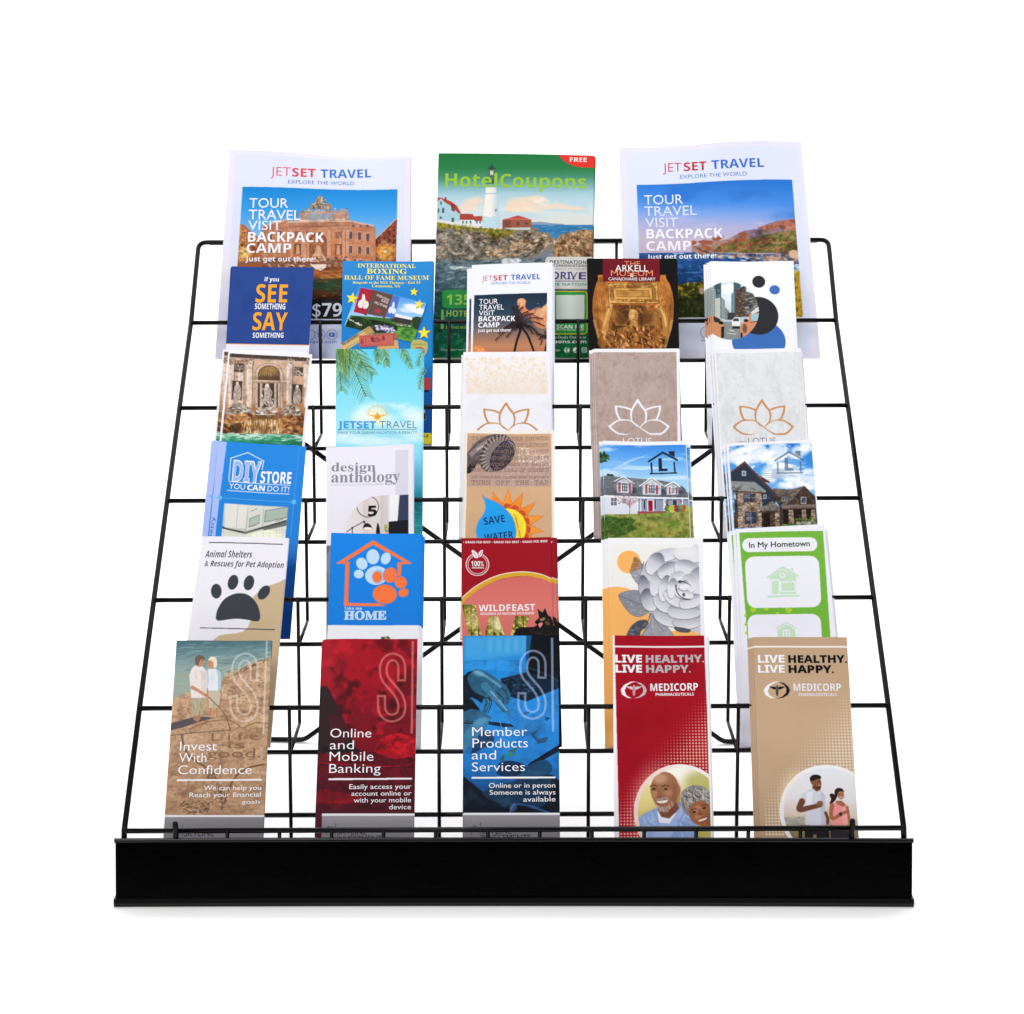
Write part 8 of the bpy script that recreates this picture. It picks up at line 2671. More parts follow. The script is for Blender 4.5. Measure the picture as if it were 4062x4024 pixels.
['l',[247,724,248,1132],0.92,'33301a',0.75,0],
['l',[324,725,324,1132],0.92,'33301a',0.75,0],
['l',[401,725,401,1133],0.92,'33301a',0.75,0],
['l',[478,726,478,1133],0.92,'33301a',0.75,0],
['l',[555,727,555,1134],0.92,'33301a',0.75,0],
['l',[633,727,632,1134],0.92,'33301a',0.75,0],
['e',39.1,94.5,8.9,9.4,'fff4c8',0.7,0,1],
['e',13.2,91.2,7.4,9.4,'f8e0a0',0.5,0,1],
['cl'],
['g',[550,868,695,870,624,1134,484,1133],[282,743,278,1101],[(0,'6a6a24'),(0.5,'a8943a'),(1,'8a8a34')]],
['cl',[550,868,695,870,624,1134,484,1133],0],
['d',[550,868,695,870,624,1134,484,1133],150,0.76,2.13,0.7,1,1,['c4b050','5a6420','8a8c30','e4d080','3c4418'],1,1482,0],
['l',[15,722,17,1130],0.92,'33301a',0.75,0],
['l',[93,722,94,1131],0.92,'33301a',0.75,0],
['l',[170,723,171,1131],0.92,'33301a',0.75,0],
['l',[247,724,248,1132],0.92,'33301a',0.75,0],
['l',[324,725,324,1132],0.92,'33301a',0.75,0],
['l',[401,725,401,1133],0.92,'33301a',0.75,0],
['l',[478,726,478,1133],0.92,'33301a',0.75,0],
['l',[555,727,555,1134],0.92,'33301a',0.75,0],
['l',[633,727,632,1134],0.92,'33301a',0.75,0],
['e',39.1,94.5,8.9,9.4,'fff4c8',0.7,0,1],
['e',13.2,91.2,7.4,9.4,'f8e0a0',0.5,0,1],
['cl'],
['p',[540,1134,532,1064,560,1009,634,991,741,992,777,967,756,955,753,936,796,889,785,823,780,792,808,816,832,836,860,786,874,832,891,871,920,887,938,950,939,1136],'16120f'],
['p',[798,910,831,886,858,894,857,918,813,930],'a07a50'],
['d',[858,910,895,910,904,965,871,988],30,0.61,1.37,0.5,0.7,0.7,['4a3824','6a5034','1a1410'],1,4,0],
['e',82.5,89.4,0.9,0.9,'16120f',1,0,0],
['p',[790,956,830,946,824,977,804,999,791,986],'e08a94',1,1],
['p',[751,929,777,923,783,945,756,951],'0c0a0a'],
['d',[560,1017,782,1011,929,1043,935,1121,551,1118],50,0.91,2.73,0.3,0.2,0.5,['2c2620','0a0808','3a322a'],0.7,5,0],
  ]),
 dict(name='trifold_leaflet', label='cream leaflet with a large grey rose and orange circles', cat='leaflet', group='leaflets on the second tier', size=(98.7, 225.5), loc=(0.14712, 0.12678, 0.11679), lean=0.60665, quad=[(-0.0484, 0.22554), (0.05154, 0.22554), (0.04871, 0.0), (-0.04871, 0.0)], bend=[(0.00106, 1.0, 0.0, 2), (0.00038, 2.0, 0.3, 1.5)], thick=0.8, edge='e9e9f0', base='efeef3', step=0.5, fine=111.1,
  copies=[(-3,-0.6,-1.1,0,'cream rose leaflet copy peeking out left of the front one',0),
   (-6.5,-1.2,-2.2,0.1,'rearmost cream rose leaflet, its pale edge farthest left',0)],
  text=[],
  ops=[
['p',[21,73,936,73,938,1127,11,1127],'ecebe6'],
['n',[21,73,936,73,938,1127,11,1127],'e4e3df',17.9,19.4,0.5,0.8,0.5,2,0,4],
['e',21.5,27.1,12.2,12.7,'f7b263',1,0,0],
['p',[0,548,95,542,198,561,315,637,416,814,501,971,618,1033,941,994,940,1282,-4,1282],'f6b567'],
['cl',[22,16,940,16,940,1189,-8,1189],0],
['p',[98,644,183,593,302,586,360,656,424,790,356,861,267,869,179,798],'8a8b95',1,1],
['d',[98,644,183,593,302,586,360,656,424,790,356,861,267,869,179,798],60,0.61,2.14,0.25,0.5,0.7,['b4b5be','8a8b96','6a6b76','d0d1d8'],0.6,3,1],
['l',[102,645,240,704,419,790],0.38,'44454e',1,1],
['l',[98,644,183,593,302,586,360,656,424,790,356,861,267,869,179,798,98,644],0.31,'50515a',0.7,1],
['p',[179,1067,220,986,295,921,384,911,398,971,323,1033,306,1111,188,1127],'4c4d57',1,1],
['d',[179,1067,220,986,295,921,384,911,398,971,323,1033,306,1111,188,1127],60,0.61,2.12,0.25,0.5,0.7,['b4b5be','8a8b96','6a6b76','d0d1d8'],0.6,4,1],
['l',[186,1057,294,971,387,916],0.38,'44454e',1,1],
['l',[179,1067,220,986,295,921,384,911,398,971,323,1033,306,1111,188,1127,179,1067],0.3,'50515a',0.7,1],
['p',[306,1127,383,986,425,939,427,1127],'a4a5ae',1,1],
['d',[306,1127,383,986,425,939,427,1127],60,0.61,2.12,0.25,0.5,0.7,['b4b5be','8a8b96','6a6b76','d0d1d8'],0.6,6,1],
['l',[321,1111,425,947],0.38,'44454e',1,1],
['l',[306,1127,383,986,425,939,427,1127,306,1127],0.3,'50515a',0.7,1],
['p',[225,394,255,274,279,215,344,282,335,402],'b0763c',1,1],
['d',[225,394,255,274,279,215,344,282,335,402],60,0.62,2.16,0.25,0.5,0.7,['b4b5be','8a8b96','6a6b76','d0d1d8'],0.6,5,1],
['l',[279,223,276,386],0.39,'44454e',1,1],
['l',[225,394,255,274,279,215,344,282,335,402,225,394],0.31,'50515a',0.7,1],
['p',[231,394,336,338,367,266,352,434,344,553,288,498],'9a9ba5',1,1],
['d',[231,394,336,338,367,266,352,434,344,553,288,498],60,0.62,2.16,0.25,0.5,0.7,['b4b5be','8a8b96','6a6b76','d0d1d8'],0.6,7,1],
['l',[352,290,341,545],0.39,'44454e',1,1],
['l',[231,394,336,338,367,266,352,434,344,553,288,498,231,394],0.31,'50515a',0.7,1],
['p',[427,845,504,861,590,971,661,1111,454,1111],'9fa0aa',1,1],
['d',[427,845,504,861,590,971,661,1111,454,1111],60,0.61,2.13,0.25,0.5,0.7,['b4b5be','8a8b96','6a6b76','d0d1d8'],0.6,8,1],
['l',[444,861,559,1033],0.38,'44454e',1,1],
['l',[427,845,504,861,590,971,661,1111,454,1111,427,845],0.3,'50515a',0.7,1],
['l',[427,830,406,908,368,986],0.76,'4a4b54',1,1],
['p',[333,513,347,370,397,258,488,161,608,121,727,116,846,105,949,145,945,986,855,1025,767,1010,664,986,561,939,474,861,387,782,330,672],'c8c9d2',1,1],
['n',[333,513,347,370,397,258,488,161,608,121,727,116,846,105,949,145,945,986,855,1025,767,1010,664,986,561,939,474,861,387,782,330,672],'b0b1bc',13.3,14.3,0.45,0.7,0.7,9,1,4],
['n',[333,513,347,370,397,258,488,161,608,121,727,116,846,105,949,145,945,986,855,1025,767,1010,664,986,561,939,474,861,387,782,330,672],'e2e2e8',10.4,11.1,0.55,0.75,0.7,10,1,4],
['p',[746,157,731,195,699,229,641,256,566,276,505,280,459,268,427,243,430,208,477,170,541,141,609,123,681,116,734,127],'3c3d48',0.8,1],
['g',[748,152,733,190,702,223,643,251,569,270,508,274,462,262,429,237,432,202,479,165,544,135,612,118,683,111,736,121],[576,122,606,265],[(0,'c0c1ca'),(0.45,'d8d8e0'),(1,'e4e4ea')],1,1],
['p',[973,227,959,263,908,281,843,282,782,270,722,244,681,209,682,172,710,138,750,118,807,116,875,129,927,153,957,186],'3c3d48',0.8,1],
['g',[976,222,961,257,910,276,846,276,784,264,724,239,684,204,684,166,713,133,752,112,809,110,877,124,929,147,960,181],[844,111,814,276],[(0,'c4c5ce'),(0.45,'dedee4'),(1,'e4e4ea')],1,1],
['p',[484,406,453,458,412,497,375,517,346,505,330,463,334,406,353,349,379,294,413,252,453,233,483,245,495,286,497,345],'3c3d48',0.8,1],
['g',[486,400,455,452,414,491,378,511,348,499,332,457,336,401,355,343,381,289,415,246,455,228,485,240,498,281,499,340],[470,236,364,503],[(0,'6e6f7e'),(0.45,'b0b1bc'),(1,'e4e4ea')],1,1],
['p',[562,345,523,384,479,412,437,420,403,397,387,353,392,301,409,249,438,203,482,176,529,171,562,193,579,238,581,295],'3c3d48',0.8,1],
['g',[564,340,525,378,481,407,440,414,405,391,389,347,395,296,412,243,440,198,484,170,532,166,564,187,581,232,584,289],[547,179,424,401],[(0,'6e6f7e'),(0.45,'c8c9d2'),(1,'e4e4ea')],1,1],
['p',[426,558,423,620,415,675,396,709,369,710,343,681,323,633,308,575,304,514,316,458,338,423,363,422,392,452,416,500],'3c3d48',0.8,1],
['g',[428,552,426,614,417,670,399,703,371,705,345,675,325,627,311,570,306,509,318,452,340,418,365,417,394,446,419,494],[353,419,385,702],[(0,'62637a'),(0.45,'b0b1bc'),(1,'e4e4ea')],1,1],
['p',[499,653,513,702,503,754,479,796,447,817,402,813,360,782,336,733,327,680,330,632,350,591,386,568,425,575,464,608],'3c3d48',0.8,1],
['g',[501,647,516,697,505,748,482,790,449,812,405,807,362,777,338,727,330,674,332,627,353,586,389,563,428,570,466,603],[370,573,466,802],[(0,'5c5d6c'),(0.45,'b4b5c0'),(1,'e4e4ea')],1,1],
['p',[796,943,756,972,694,987,626,987,549,963,486,919,461,872,461,827,479,791,532,772,612,776,686,800,745,842,789,897],'3c3d48',0.8,1],
['g',[798,938,758,966,696,982,628,982,551,958,489,914,463,866,463,822,481,785,534,767,614,771,688,794,747,837,791,891],[652,784,591,969],[(0,'60616e'),(0.45,'bcbdc8'),(1,'e4e4ea')],1,1],
['p',[974,901,968,943,918,982,849,1007,780,1010,710,993,658,964,649,926,671,883,708,845,769,820,845,817,906,834,947,865],'3c3d48',0.8,1],
['g',[977,896,970,937,920,976,852,1001,783,1004,712,988,660,958,652,920,674,878,711,839,771,815,847,811,908,829,950,859],[809,814,817,1002],[(0,'646572'),(0.45,'b8b9c4'),(1,'e4e4ea')],1,1],
['p',[583,526,555,587,524,631,485,653,448,648,427,614,423,552,430,479,454,416,494,375,534,353,569,357,595,394,600,456],'3c3d48',0.8,1],
['g',[585,520,557,582,526,626,487,647,450,642,430,608,425,546,432,473,457,411,496,369,536,348,571,352,597,388,603,450],[555,344,467,650],[(0,'6e6f7e'),(0.45,'cdced6'),(1,'e4e4ea')],1,1],
['p',[725,807,691,837,630,844,568,833,513,799,469,744,454,690,472,650,506,619,552,603,615,614,673,650,708,700,725,756],'3c3d48',0.8,1],
['g',[728,802,693,831,632,838,570,827,515,794,472,739,457,684,475,644,508,614,554,598,617,609,675,645,710,694,728,751],[646,629,545,809],[(0,'666774'),(0.45,'c0c1cb'),(1,'e4e4ea')],1,1],
['p',[957,826,929,866,870,893,802,905,723,903,648,886,608,855,602,813,614,773,656,745,732,733,811,735,877,752,932,784],'3c3d48',0.8,1],
['g',[959,821,931,860,872,887,804,900,725,898,650,881,610,849,604,808,616,768,658,740,735,728,814,730,879,746,935,779],[776,723,766,905],[(0,'6a6b78'),(0.45,'c6c7d0'),(1,'e4e4ea')],1,1],
['p',[760,314,754,360,729,410,692,452,636,479,578,483,538,463,513,431,503,392,521,345,567,300,621,274,677,271,731,284],'3c3d48',0.8,1],
['g',[762,308,756,355,732,405,694,446,638,473,580,477,540,458,516,425,505,387,524,340,570,294,623,268,679,265,733,278],[598,282,667,457],[(0,'80818e'),(0.45,'d6d6de'),(1,'e4e4ea')],1,1],
['p',[941,395,907,439,863,467,811,471,753,452,707,419,687,377,683,326,700,277,746,250,807,248,861,266,909,300,943,346],'3c3d48',0.8,1],
['g',[943,390,909,433,865,461,814,465,755,446,710,414,689,372,685,320,702,272,749,244,809,242,863,260,912,294,946,340],[838,245,783,462],[(0,'8c8d9a'),(0.45,'dadae2'),(1,'e4e4ea')],1,1],
['p',[996,510,978,582,953,637,915,669,874,673,844,641,826,576,818,496,831,423,865,369,905,337,943,332,979,365,1000,430],'3c3d48',0.8,1],
['g',[998,504,980,577,955,631,918,663,876,667,846,636,829,571,821,491,833,418,867,363,907,331,946,327,982,359,1002,425],[927,322,896,672],[(0,'868794'),(0.45,'d4d4dc'),(1,'e4e4ea')],1,1],
['p',[644,581,622,639,596,688,565,713,536,703,520,666,515,612,517,552,534,493,566,445,599,420,626,429,646,468,654,523],'3c3d48',0.8,1],
['g',[646,575,624,633,598,683,567,707,538,698,522,660,517,607,519,546,536,487,569,439,602,415,628,424,649,463,657,517],[614,421,553,700],[(0,'7a7b88'),(0.45,'d8d8e0'),(1,'e4e4ea')],1,1],
['p',[793,740,768,767,728,778,674,763,623,730,588,690,564,647,560,607,591,584,643,580,695,593,744,625,787,670,804,709],'3c3d48',0.8,1],
['g',[795,735,770,761,731,772,676,758,625,725,590,685,566,641,562,601,593,578,645,575,697,588,746,620,789,664,806,704],[721,602,649,742],[(0,'74758a'),(0.45,'d2d2da'),(1,'e4e4ea')],1,1],
['p',[980,663,974,702,938,743,892,771,836,789,777,794,739,781,725,750,724,713,745,678,795,648,853,630,904,627,950,637],'3c3d48',0.8,1],
['g',[983,657,976,697,941,737,895,766,838,783,779,789,741,776,727,745,726,708,747,672,797,642,856,624,906,621,953,632],[826,628,869,779],[(0,'787986'),(0.45,'d4d4dc'),(1,'e4e4ea')],1,1],
['p',[811,435,821,476,804,515,765,546,723,563,679,564,637,548,614,511,618,465,637,425,668,396,713,378,757,377,788,398],'3c3d48',0.8,1],
['g',[814,429,823,470,806,509,767,541,725,558,681,559,639,542,617,505,621,459,640,419,671,391,716,373,760,371,791,393],[691,376,748,555],[(0,'b0b1bc'),(0.45,'e2e2e8'),(1,'e4e4ea')],1,1],
['p',[905,545,887,593,849,623,807,629,773,614,742,582,726,539,735,493,762,448,793,416,830,408,869,424,894,455,905,496],'3c3d48',0.8,1],
['g',[907,540,889,587,851,617,810,624,775,608,744,576,728,534,738,487,764,442,795,410,833,402,871,419,896,450,907,491],[853,406,791,620],[(0,'a8a9b6'),(0.45,'e0e0e6'),(1,'e4e4ea')],1,1],
['p',[708,575,693,621,674,660,651,681,626,675,611,647,604,605,603,559,613,512,635,473,662,452,684,458,702,487,713,529],'3c3d48',0.8,1],
['g',[710,569,695,615,676,655,653,675,629,669,613,641,606,600,605,553,615,506,638,467,664,447,686,452,705,481,715,523],[675,451,641,671],[(0,'80818e'),(0.45,'e0e0e6'),(1,'e4e4ea')],1,1],
['p',[873,657,853,678,817,688,780,687,738,675,700,655,682,632,684,606,696,583,722,570,764,572,806,584,839,603,865,629],'3c3d48',0.8,1],
['g',[875,651,855,673,820,683,782,682,740,670,702,650,685,626,686,601,698,577,724,564,767,567,809,579,841,597,867,623],[789,569,761,680],[(0,'a4a5b2'),(0.45,'e4e4ea'),(1,'e4e4ea')],1,1],
['p',[841,519,842,542,827,565,805,584,781,592,754,587,732,572,725,550,729,526,738,504,758,486,784,478,808,483,827,499],'3c3d48',0.8,1],
['g',[843,514,844,536,830,560,808,578,784,586,756,582,734,567,728,545,731,521,741,499,760,481,787,472,810,478,829,493],[774,477,796,582],[(0,'7a7b88'),(0.45,'ececf0'),(1,'e4e4ea')],1,1],
['l',[696,526,702,593,745,656,818,685],1.38,'24252c',0.85,1,0.77],
['l',[737,478,800,501,851,529],1.23,'24252c',0.85,1,0.61],
['l',[745,656,781,675,840,685],1.07,'33343c',1,1],
['e',73.4,49,2.1,1.4,'2a2b32',0.8,0,0.5],
['e',77.5,63.2,1.5,1.9,'2a2b32',0.8,0,0.5],
['e',83,13.7,13.4,6.4,'f4f3f2',0.6,0,1],
['p',[664,986,767,994,840,1018,810,1046,707,1036],'54555e',1,1],
['cl'],
  ]),
 dict(name='trifold_leaflet', label='green hometown leaflet with white rounded panels and pale house icons', cat='leaflet', group='leaflets on the second tier', size=(98, 238.6), loc=(0.28478, 0.12678, 0.11679), lean=0.60665, quad=[(-0.0507, 0.2356), (0.04297, 0.24145), (0.05105, 0.0), (-0.05105, 0.0)], bend=[(0.001, 1, 0, 3)], thick=0.8, edge='e9e9f0', base='ececf5', step=0.5, fine=127,
  copies=[(-3,-0.6,-1.1,0.1,'green hometown leaflet copy just left of the front one',0),
   (-6.8,-1.5,-2.2,0.25,'green hometown leaflet copy further left, third in its stack',0),
   (2.7,-3.8,-3.3,-0.15,'rearmost green hometown leaflet, peeking out on the right',0)],
  text=[('heading','In My Hometown','r',13.15,22.2,79.22,23.84,6.18,'1a3a22',0.014)],
  ops=[
['p',[30,41,952,74,919,1330,70,1308],'76b53e'],
['p',[30,41,952,74,919,1330,70,1308],'6cae36',0.3,0],
['e',14,91.2,3,3.2,'a6cc36',1,0,0],
['e',27.9,90.8,2.1,2.2,'a6cc36',1,0,0],
['e',51.1,92.9,3.3,3.5,'a6cc36',1,0,0],
['e',39.4,96.6,1.8,1.9,'a6cc36',1,0,0],
['e',5.8,97.6,1.5,1.6,'a6cc36',1,0,0],
['e',6.4,107.1,2.1,2.2,'a6cc36',1,0,0],
['e',6.4,116.6,1.8,1.9,'a6cc36',1,0,0],
['p',[807,140,835,147,858,164,872,189,875,218,875,223,867,252,850,275,825,291,797,295,129,270,101,263,78,245,63,220,58,190,58,185,64,156,81,132,105,116,134,112],'ececf5'],
['p',[783,344,820,353,850,376,870,409,875,446,862,815,853,852,832,883,801,903,765,910,175,896,140,888,109,866,89,833,81,795,79,419,86,381,107,349,138,328,175,322],'ececf5'],
['p',[749,981,784,989,814,1011,833,1042,838,1079,828,1375,820,1412,799,1442,769,1463,734,1470,168,1465,134,1457,104,1436,84,1404,77,1367,75,1065,82,1028,102,996,132,976,168,969],'ececf5'],
['p',[299,562,478,445,648,555,636,577,476,474,309,578],'c4dfc2'],
['p',[559,475,594,473,593,511,561,491],'c4dfc2'],
['p',[334,563,475,483,615,566,608,759,332,756],'c4dfc2'],
['p',[298,766,641,770,641,789,298,785],'c4dfc2'],
['e',47.1,54.7,3.1,3,'ececf5',1,0,0],
['e',47.1,54.7,1.8,1.8,'c4dfc2',1,0,0],
['p',[336,589,440,589,434,755,335,755],'ececf5'],
['p',[353,602,427,602,422,752,350,750],'c4dfc2'],
['p',[438,614,607,615,602,734,437,732],'ececf5'],
['p',[453,628,595,627,593,722,453,720],'c4dfc2'],
['p',[361,1125,477,1057,584,1126,577,1138,476,1072,369,1138],'c4dfc2'],
['p',[383,1141,475,1085,565,1141,558,1321,378,1316],'c4dfc2'],
['p',[437,1143,508,1142,499,1319,428,1317],'ececf5'],
['p',[448,1153,467,1153,458,1318,440,1318],'c4dfc2'],
['p',[478,1154,497,1153,487,1319,469,1318],'c4dfc2'],
  ]),
 dict(name='trifold_leaflet', label='sandy beach finance leaflet with an older couple and Life is good written in sand', cat='leaflet', group='leaflets in the front basket', size=(96.7, 231.6), loc=(-0.29283, 0.02529, 0.02717), lean=0.58903, quad=[(-0.04771, 0.23156), (0.04839, 0.23156), (0.04869, 0.0), (-0.04869, 0.0)], bend=[(0.00048, 1.0, 0.0, 2), (0.0007, 2.0, 0.26, 1.5)], thick=0.8, edge='3a3430', base='8a888e', step=0.5, fine=231.6,
  copies=[(0.3,-0.4,-1.1,-0.1,'beach couple finance leaflet copy directly behind the front one',0)],
  text=[('sand_writing','L i f e','r',41.23,103.86,87.87,102.69,7.92,'84644a',0),
   ('sand_writing','is','r',57.57,111.45,74.62,111.45,7.01,'84644a',0),
   ('sand_writing','good.','r',37.65,120.9,90.67,120.9,9.03,'84644a',0),
   ('title','Invest','r',10.56,114.07,47.18,113.78,9.06,'f6f5fb',-0.006),
   ('title','With','r',10.33,125.98,37.5,125.69,9.61,'f6f5fb',-0.006),
   ('title','Confidence','r',10.24,137.84,82.65,137.4,8.98,'f6f5fb',-0.006),
   ('subtitle','We can help you','r',36.43,153.81,92.54,153.38,4.6,'f6f5fb',0),
   ('subtitle','Reach your financial','r',22.93,160.83,92.56,160.26,4.74,'f6f5fb',0),
   ('subtitle','goals','r',74.37,167.4,92.72,167.12,3.72,'f6f5fb',0),
   ('company_name','SKYLINE','r',19.72,199.47,48.93,199.33,6.79,'2c2a2e',0)],
  ops=[
['g',[-77,-18,989,-18,1037,1831,18,1831],[478,-3,575,1803],[(0,'4a6a72'),(0.06,'64858a'),(0.14,'8a9f9c'),(0.2,'98a69a')]],
['d',[-9,12,961,12,961,193,527,359,20,568],220,1.78,6.54,0.1,-0.1,0.1,['4a7882','8aaeb0','3a606c','a0bcba'],0.5,3,0],
['g',[976,175,896,209,753,246,640,314,526,351,486,404,332,493,147,538,22,597,-105,642,-24,1831,1051,1831],[491,224,530,1760],[(0,'ceac8e'),(0.3,'c9a382'),(0.7,'c09878'),(1,'b48c6c')]],
['l',[967,166,752,236,640,302,512,347],1.78,'b8b4a4',0.7,1],
['l',[500,396,332,486,21,590],2.06,'a8a898',0.7,1],
['n',[976,175,896,209,753,246,640,314,526,351,486,404,332,493,147,538,22,597,-105,642,-24,1831,1051,1831],'a07c5e',8.7,3.9,0.5,0.7,0.7,4,0,4],
['n',[976,175,896,209,753,246,640,314,526,351,486,404,332,493,147,538,22,597,-105,642,-24,1831,1051,1831],'d4b294',16,7.5,0.52,0.75,0.6,5,0,4],
['d',[976,175,896,209,753,246,640,314,526,351,486,404,332,493,147,538,22,597,-105,642,-24,1831,1051,1831],420,0.44,1.48,0.4,-0.2,0.5,['8a6648','6a4c36','d8b898','9a7658'],0.6,6,0],
['d',[511,329,753,246,960,163,962,209,755,299,529,396],90,0.59,1.77,0.35,-0.2,0.3,['4a3a2c','6a5a3c','8a7a4c'],1,7,0],
['d',[515,404,958,299,979,790,578,790],120,0.59,1.62,0.4,-0.2,0.5,['7a5a42','5a4030'],0.6,8,0],
['n',[976,175,896,209,753,246,640,314,526,351,486,404,332,493,147,538,22,597,-105,642,-24,1831,1051,1831],'5a3c28',8.7,6.3,0.5,0.72,0.22,401,0,4],
['n',[976,175,896,209,753,246,640,314,526,351,486,404,332,493,147,538,22,597,-105,642,-24,1831,1051,1831],'5a3c28',2.6,2.7,0.52,0.75,0.18,402,0,3],
['n',[976,175,896,209,753,246,640,314,526,351,486,404,332,493,147,538,22,597,-105,642,-24,1831,1051,1831],'ecd0b0',4.4,3.6,0.54,0.76,0.18,403,0,4],
['n',[513,374,978,224,1037,1617,31,1617,22,819],'4a3020',3.8,2.7,0.5,0.72,0.16,405,0,4],
['n',[513,374,978,224,1037,1617,31,1617,22,819],'4a3020',1.1,1.2,0.52,0.75,0.13,406,0,3],
['n',[513,374,978,224,1037,1617,31,1617,22,819],'f0d8bc',1.9,1.6,0.54,0.76,0.13,407,0,4],
['p',[-18,863,94,834,207,801,321,793,436,804,295,841,155,893,1,937],'4c4650',0.9,0],
['p',[351,515,470,508,473,642,459,708,428,708,414,612,408,708,370,701],'c4b8a0'],
['p',[380,701,401,701,399,782,363,790],'b8805e'],
['p',[433,704,459,701,464,797,447,804],'b8805e'],
['p',[316,321,350,296,415,296,460,321,476,433,471,523,351,523],'e0e4ea'],
['p',[425,299,464,326,479,441,476,538,452,523,441,374],'a8c4d0'],
['p',[316,321,339,306,356,404,342,508],'b4ccd8'],
['e',36.7,24.2,3.5,5,'c88e70',1,0,0],
['p',[333,209,357,171,401,175,423,216,421,276,395,284,387,231,359,209],'e8dcc4',1,1],
['p',[191,597,327,597,325,671,306,782,269,775,269,686,246,790,199,790],'b0a488'],
['p',[220,790,291,775,293,812,267,849,222,826],'b07a5a'],
['p',[151,366,175,291,210,261,276,269,319,314,338,448,338,597,187,600,173,493],'e6dcd8'],
['p',[263,299,323,344,338,590,294,590],'cfc4c4',0.6,0],
['l',[191,493,247,523,344,582],3.81,'c8886a',1,1,2.64],
['e',33.7,57.5,2,1.8,'c08060',1,0,0],
['d',[170,314,307,314,330,582,190,582],18,1.18,4.42,0.2,1.4,0.3,['d4c8c6','f4ecea','c0b4b6'],0.6,31,0],
['d',[344,321,438,321,455,508,359,508],14,1.18,3.83,0.2,1.4,0.3,['c4ccd4','f0f4f8'],0.6,32,0],
['d',[198,612,317,612,298,775,208,775],12,1.17,4.38,0.2,1.5,0.2,['8a7e66','c4b89c'],0.6,33,0],
['e',25.2,22.1,4.4,5.7,'c08868',1,0,0],
['p',[207,239,201,186,233,156,284,166,298,201,257,201,238,254,220,266],'6a5c50',1,1],
['l',[359,590,443,671,519,753,567,849,597,934],0.88,'6a5444',1,1],
['l',[463,508,487,568,478,657,458,686],0.44,'4a4238',0.7,1],
['l',[4,984,273,954,415,944,593,929],0.87,'55453c',0.8,1],
['l',[185,922,352,849,552,826,654,863,713,907,839,856,982,863],1.3,'7a5c44',0.7,1],
['l',[117,983,163,1144,268,1245,386,1318,476,1419,524,1534,556,1727],2.31,'8a6648',0.7,1],
['l',[556,1727,597,1577,659,1419,781,1318,949,1277],2.26,'8a6648',0.7,1],
['l',[117,983,163,1144,268,1245,386,1318,476,1419,524,1534,556,1727],1.16,'5a4030',0.8,1],
['l',[556,1727,597,1577,659,1419,781,1318,949,1277],1.13,'5a4030',0.8,1],
['d',[328,1303,474,1375,583,1577,623,1534,578,1748,536,1748,481,1505,331,1347],200,0.57,1.72,0.5,1,0.9,['5a4030','7a5a42','d4b494'],0.7,9,0],
['d',[124,1648,460,1648,440,1777,188,1777],160,0.57,1.98,0.45,-0.2,0.7,['7a5a42','5a4232','cfae90'],0.8,10,0],
['l',[283,242,297,245],0.44,'7a4a38'],
['e',27.5,21.5,0.6,0.6,'3a2a24',1,0,0],
['e',34.9,23.3,0.5,0.5,'3a2a24',1,0,0],
['l',[348,260,365,264],0.44,'8a4a44'],
['e',28.8,23,0.9,1.2,'d8a488',0.6,0,0],
['o',[805,426,802,329,794,246,762,193,703,171,646,196,617,261,619,344,648,411,706,478,764,545,805,620,820,694,803,767,736,804,664,784,624,723,614,649,610,568],9.11,2.2,'efe6e0',0.42],
['p',[907,-18,927,-18,933,969,913,969],'efe6e0',0.45,0],
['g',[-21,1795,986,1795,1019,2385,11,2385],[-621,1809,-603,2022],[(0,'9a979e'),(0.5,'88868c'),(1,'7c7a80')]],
['p',[-21,1784,985,1784,986,1805,-20,1805],'f2f2f6'],
['p',[97,1429,929,1425,930,1442,98,1446],'f2f2f6'],
['l',[181,1886,185,2003],0.42,'2c2a2e'],
['l',[156,1982,144,1961,149,1940],0.56,'2c2a2e',1,1],
  ]),
 dict(name='trifold_leaflet', label='dark red banking leaflet lettered Online and Mobile Banking', cat='leaflet', group='leaflets in the front basket', size=(95.1, 233.2), loc=(-0.14477, 0.02529, 0.02717), lean=0.58903, quad=[(-0.04718, 0.23295), (0.04763, 0.2334), (0.04769, 0.0), (-0.04769, 0.0)], bend=[(0.00103, 1.0, 0.0, 2), (0.00069, 2.0, 0.12, 1.5)], thick=0.8, edge='d8d8e2', base='86848a', step=0.5, fine=233.2,
  copies=[(-1.2,-0.6,-1.1,0,'dark red banking leaflet copy, a pale edge left of the front one',0),
   (-1.9,-1.3,-2.2,0.05,'rearmost dark red banking leaflet, its edge farthest left',0)],
  text=[('title','Online','r',10.04,102.16,50.77,102.12,9.1,'f6f5fb',-0.006),
   ('title','and','r',10.03,114.14,33.89,114.05,9.06,'f6f5fb',-0.006),
   ('title','Mobile','r',10.16,126.07,53.51,125.87,9.31,'f6f5fb',-0.006),
   ('title','Banking','r',10.3,138.08,60.89,137.75,8.98,'f6f5fb',-0.006),
   ('subtitle','Easily access your','r',30.58,154.25,91.57,153.92,4.75,'f6f5fb',0),
   ('subtitle','account online or','r',32.9,161,91.69,160.65,4.59,'f6f5fb',0),
   ('subtitle','with your mobile','r',35.35,167.72,91.39,167.37,4.72,'f6f5fb',0),
   ('subtitle','device','r',70.06,174.47,91.51,174.35,4.71,'f6f5fb',0),
   ('company_name','SKYLINE','r',20.11,199.52,48.71,199.4,7.08,'2c2a2e',0),
   ('company_name','INVESTMENTS','r',20.35,206.86,67.02,206.74,6.49,'2c2a2e',0)],
  ops=[
['g',[-71,-23,991,-18,984,2113,-5,2112],[439,-5,487,1773],[(0,'a20f22'),(0.25,'a00e22'),(0.45,'7a0c1e'),(0.6,'7a0a1c'),(0.8,'5a0c1e'),(1,'4e101e')]],
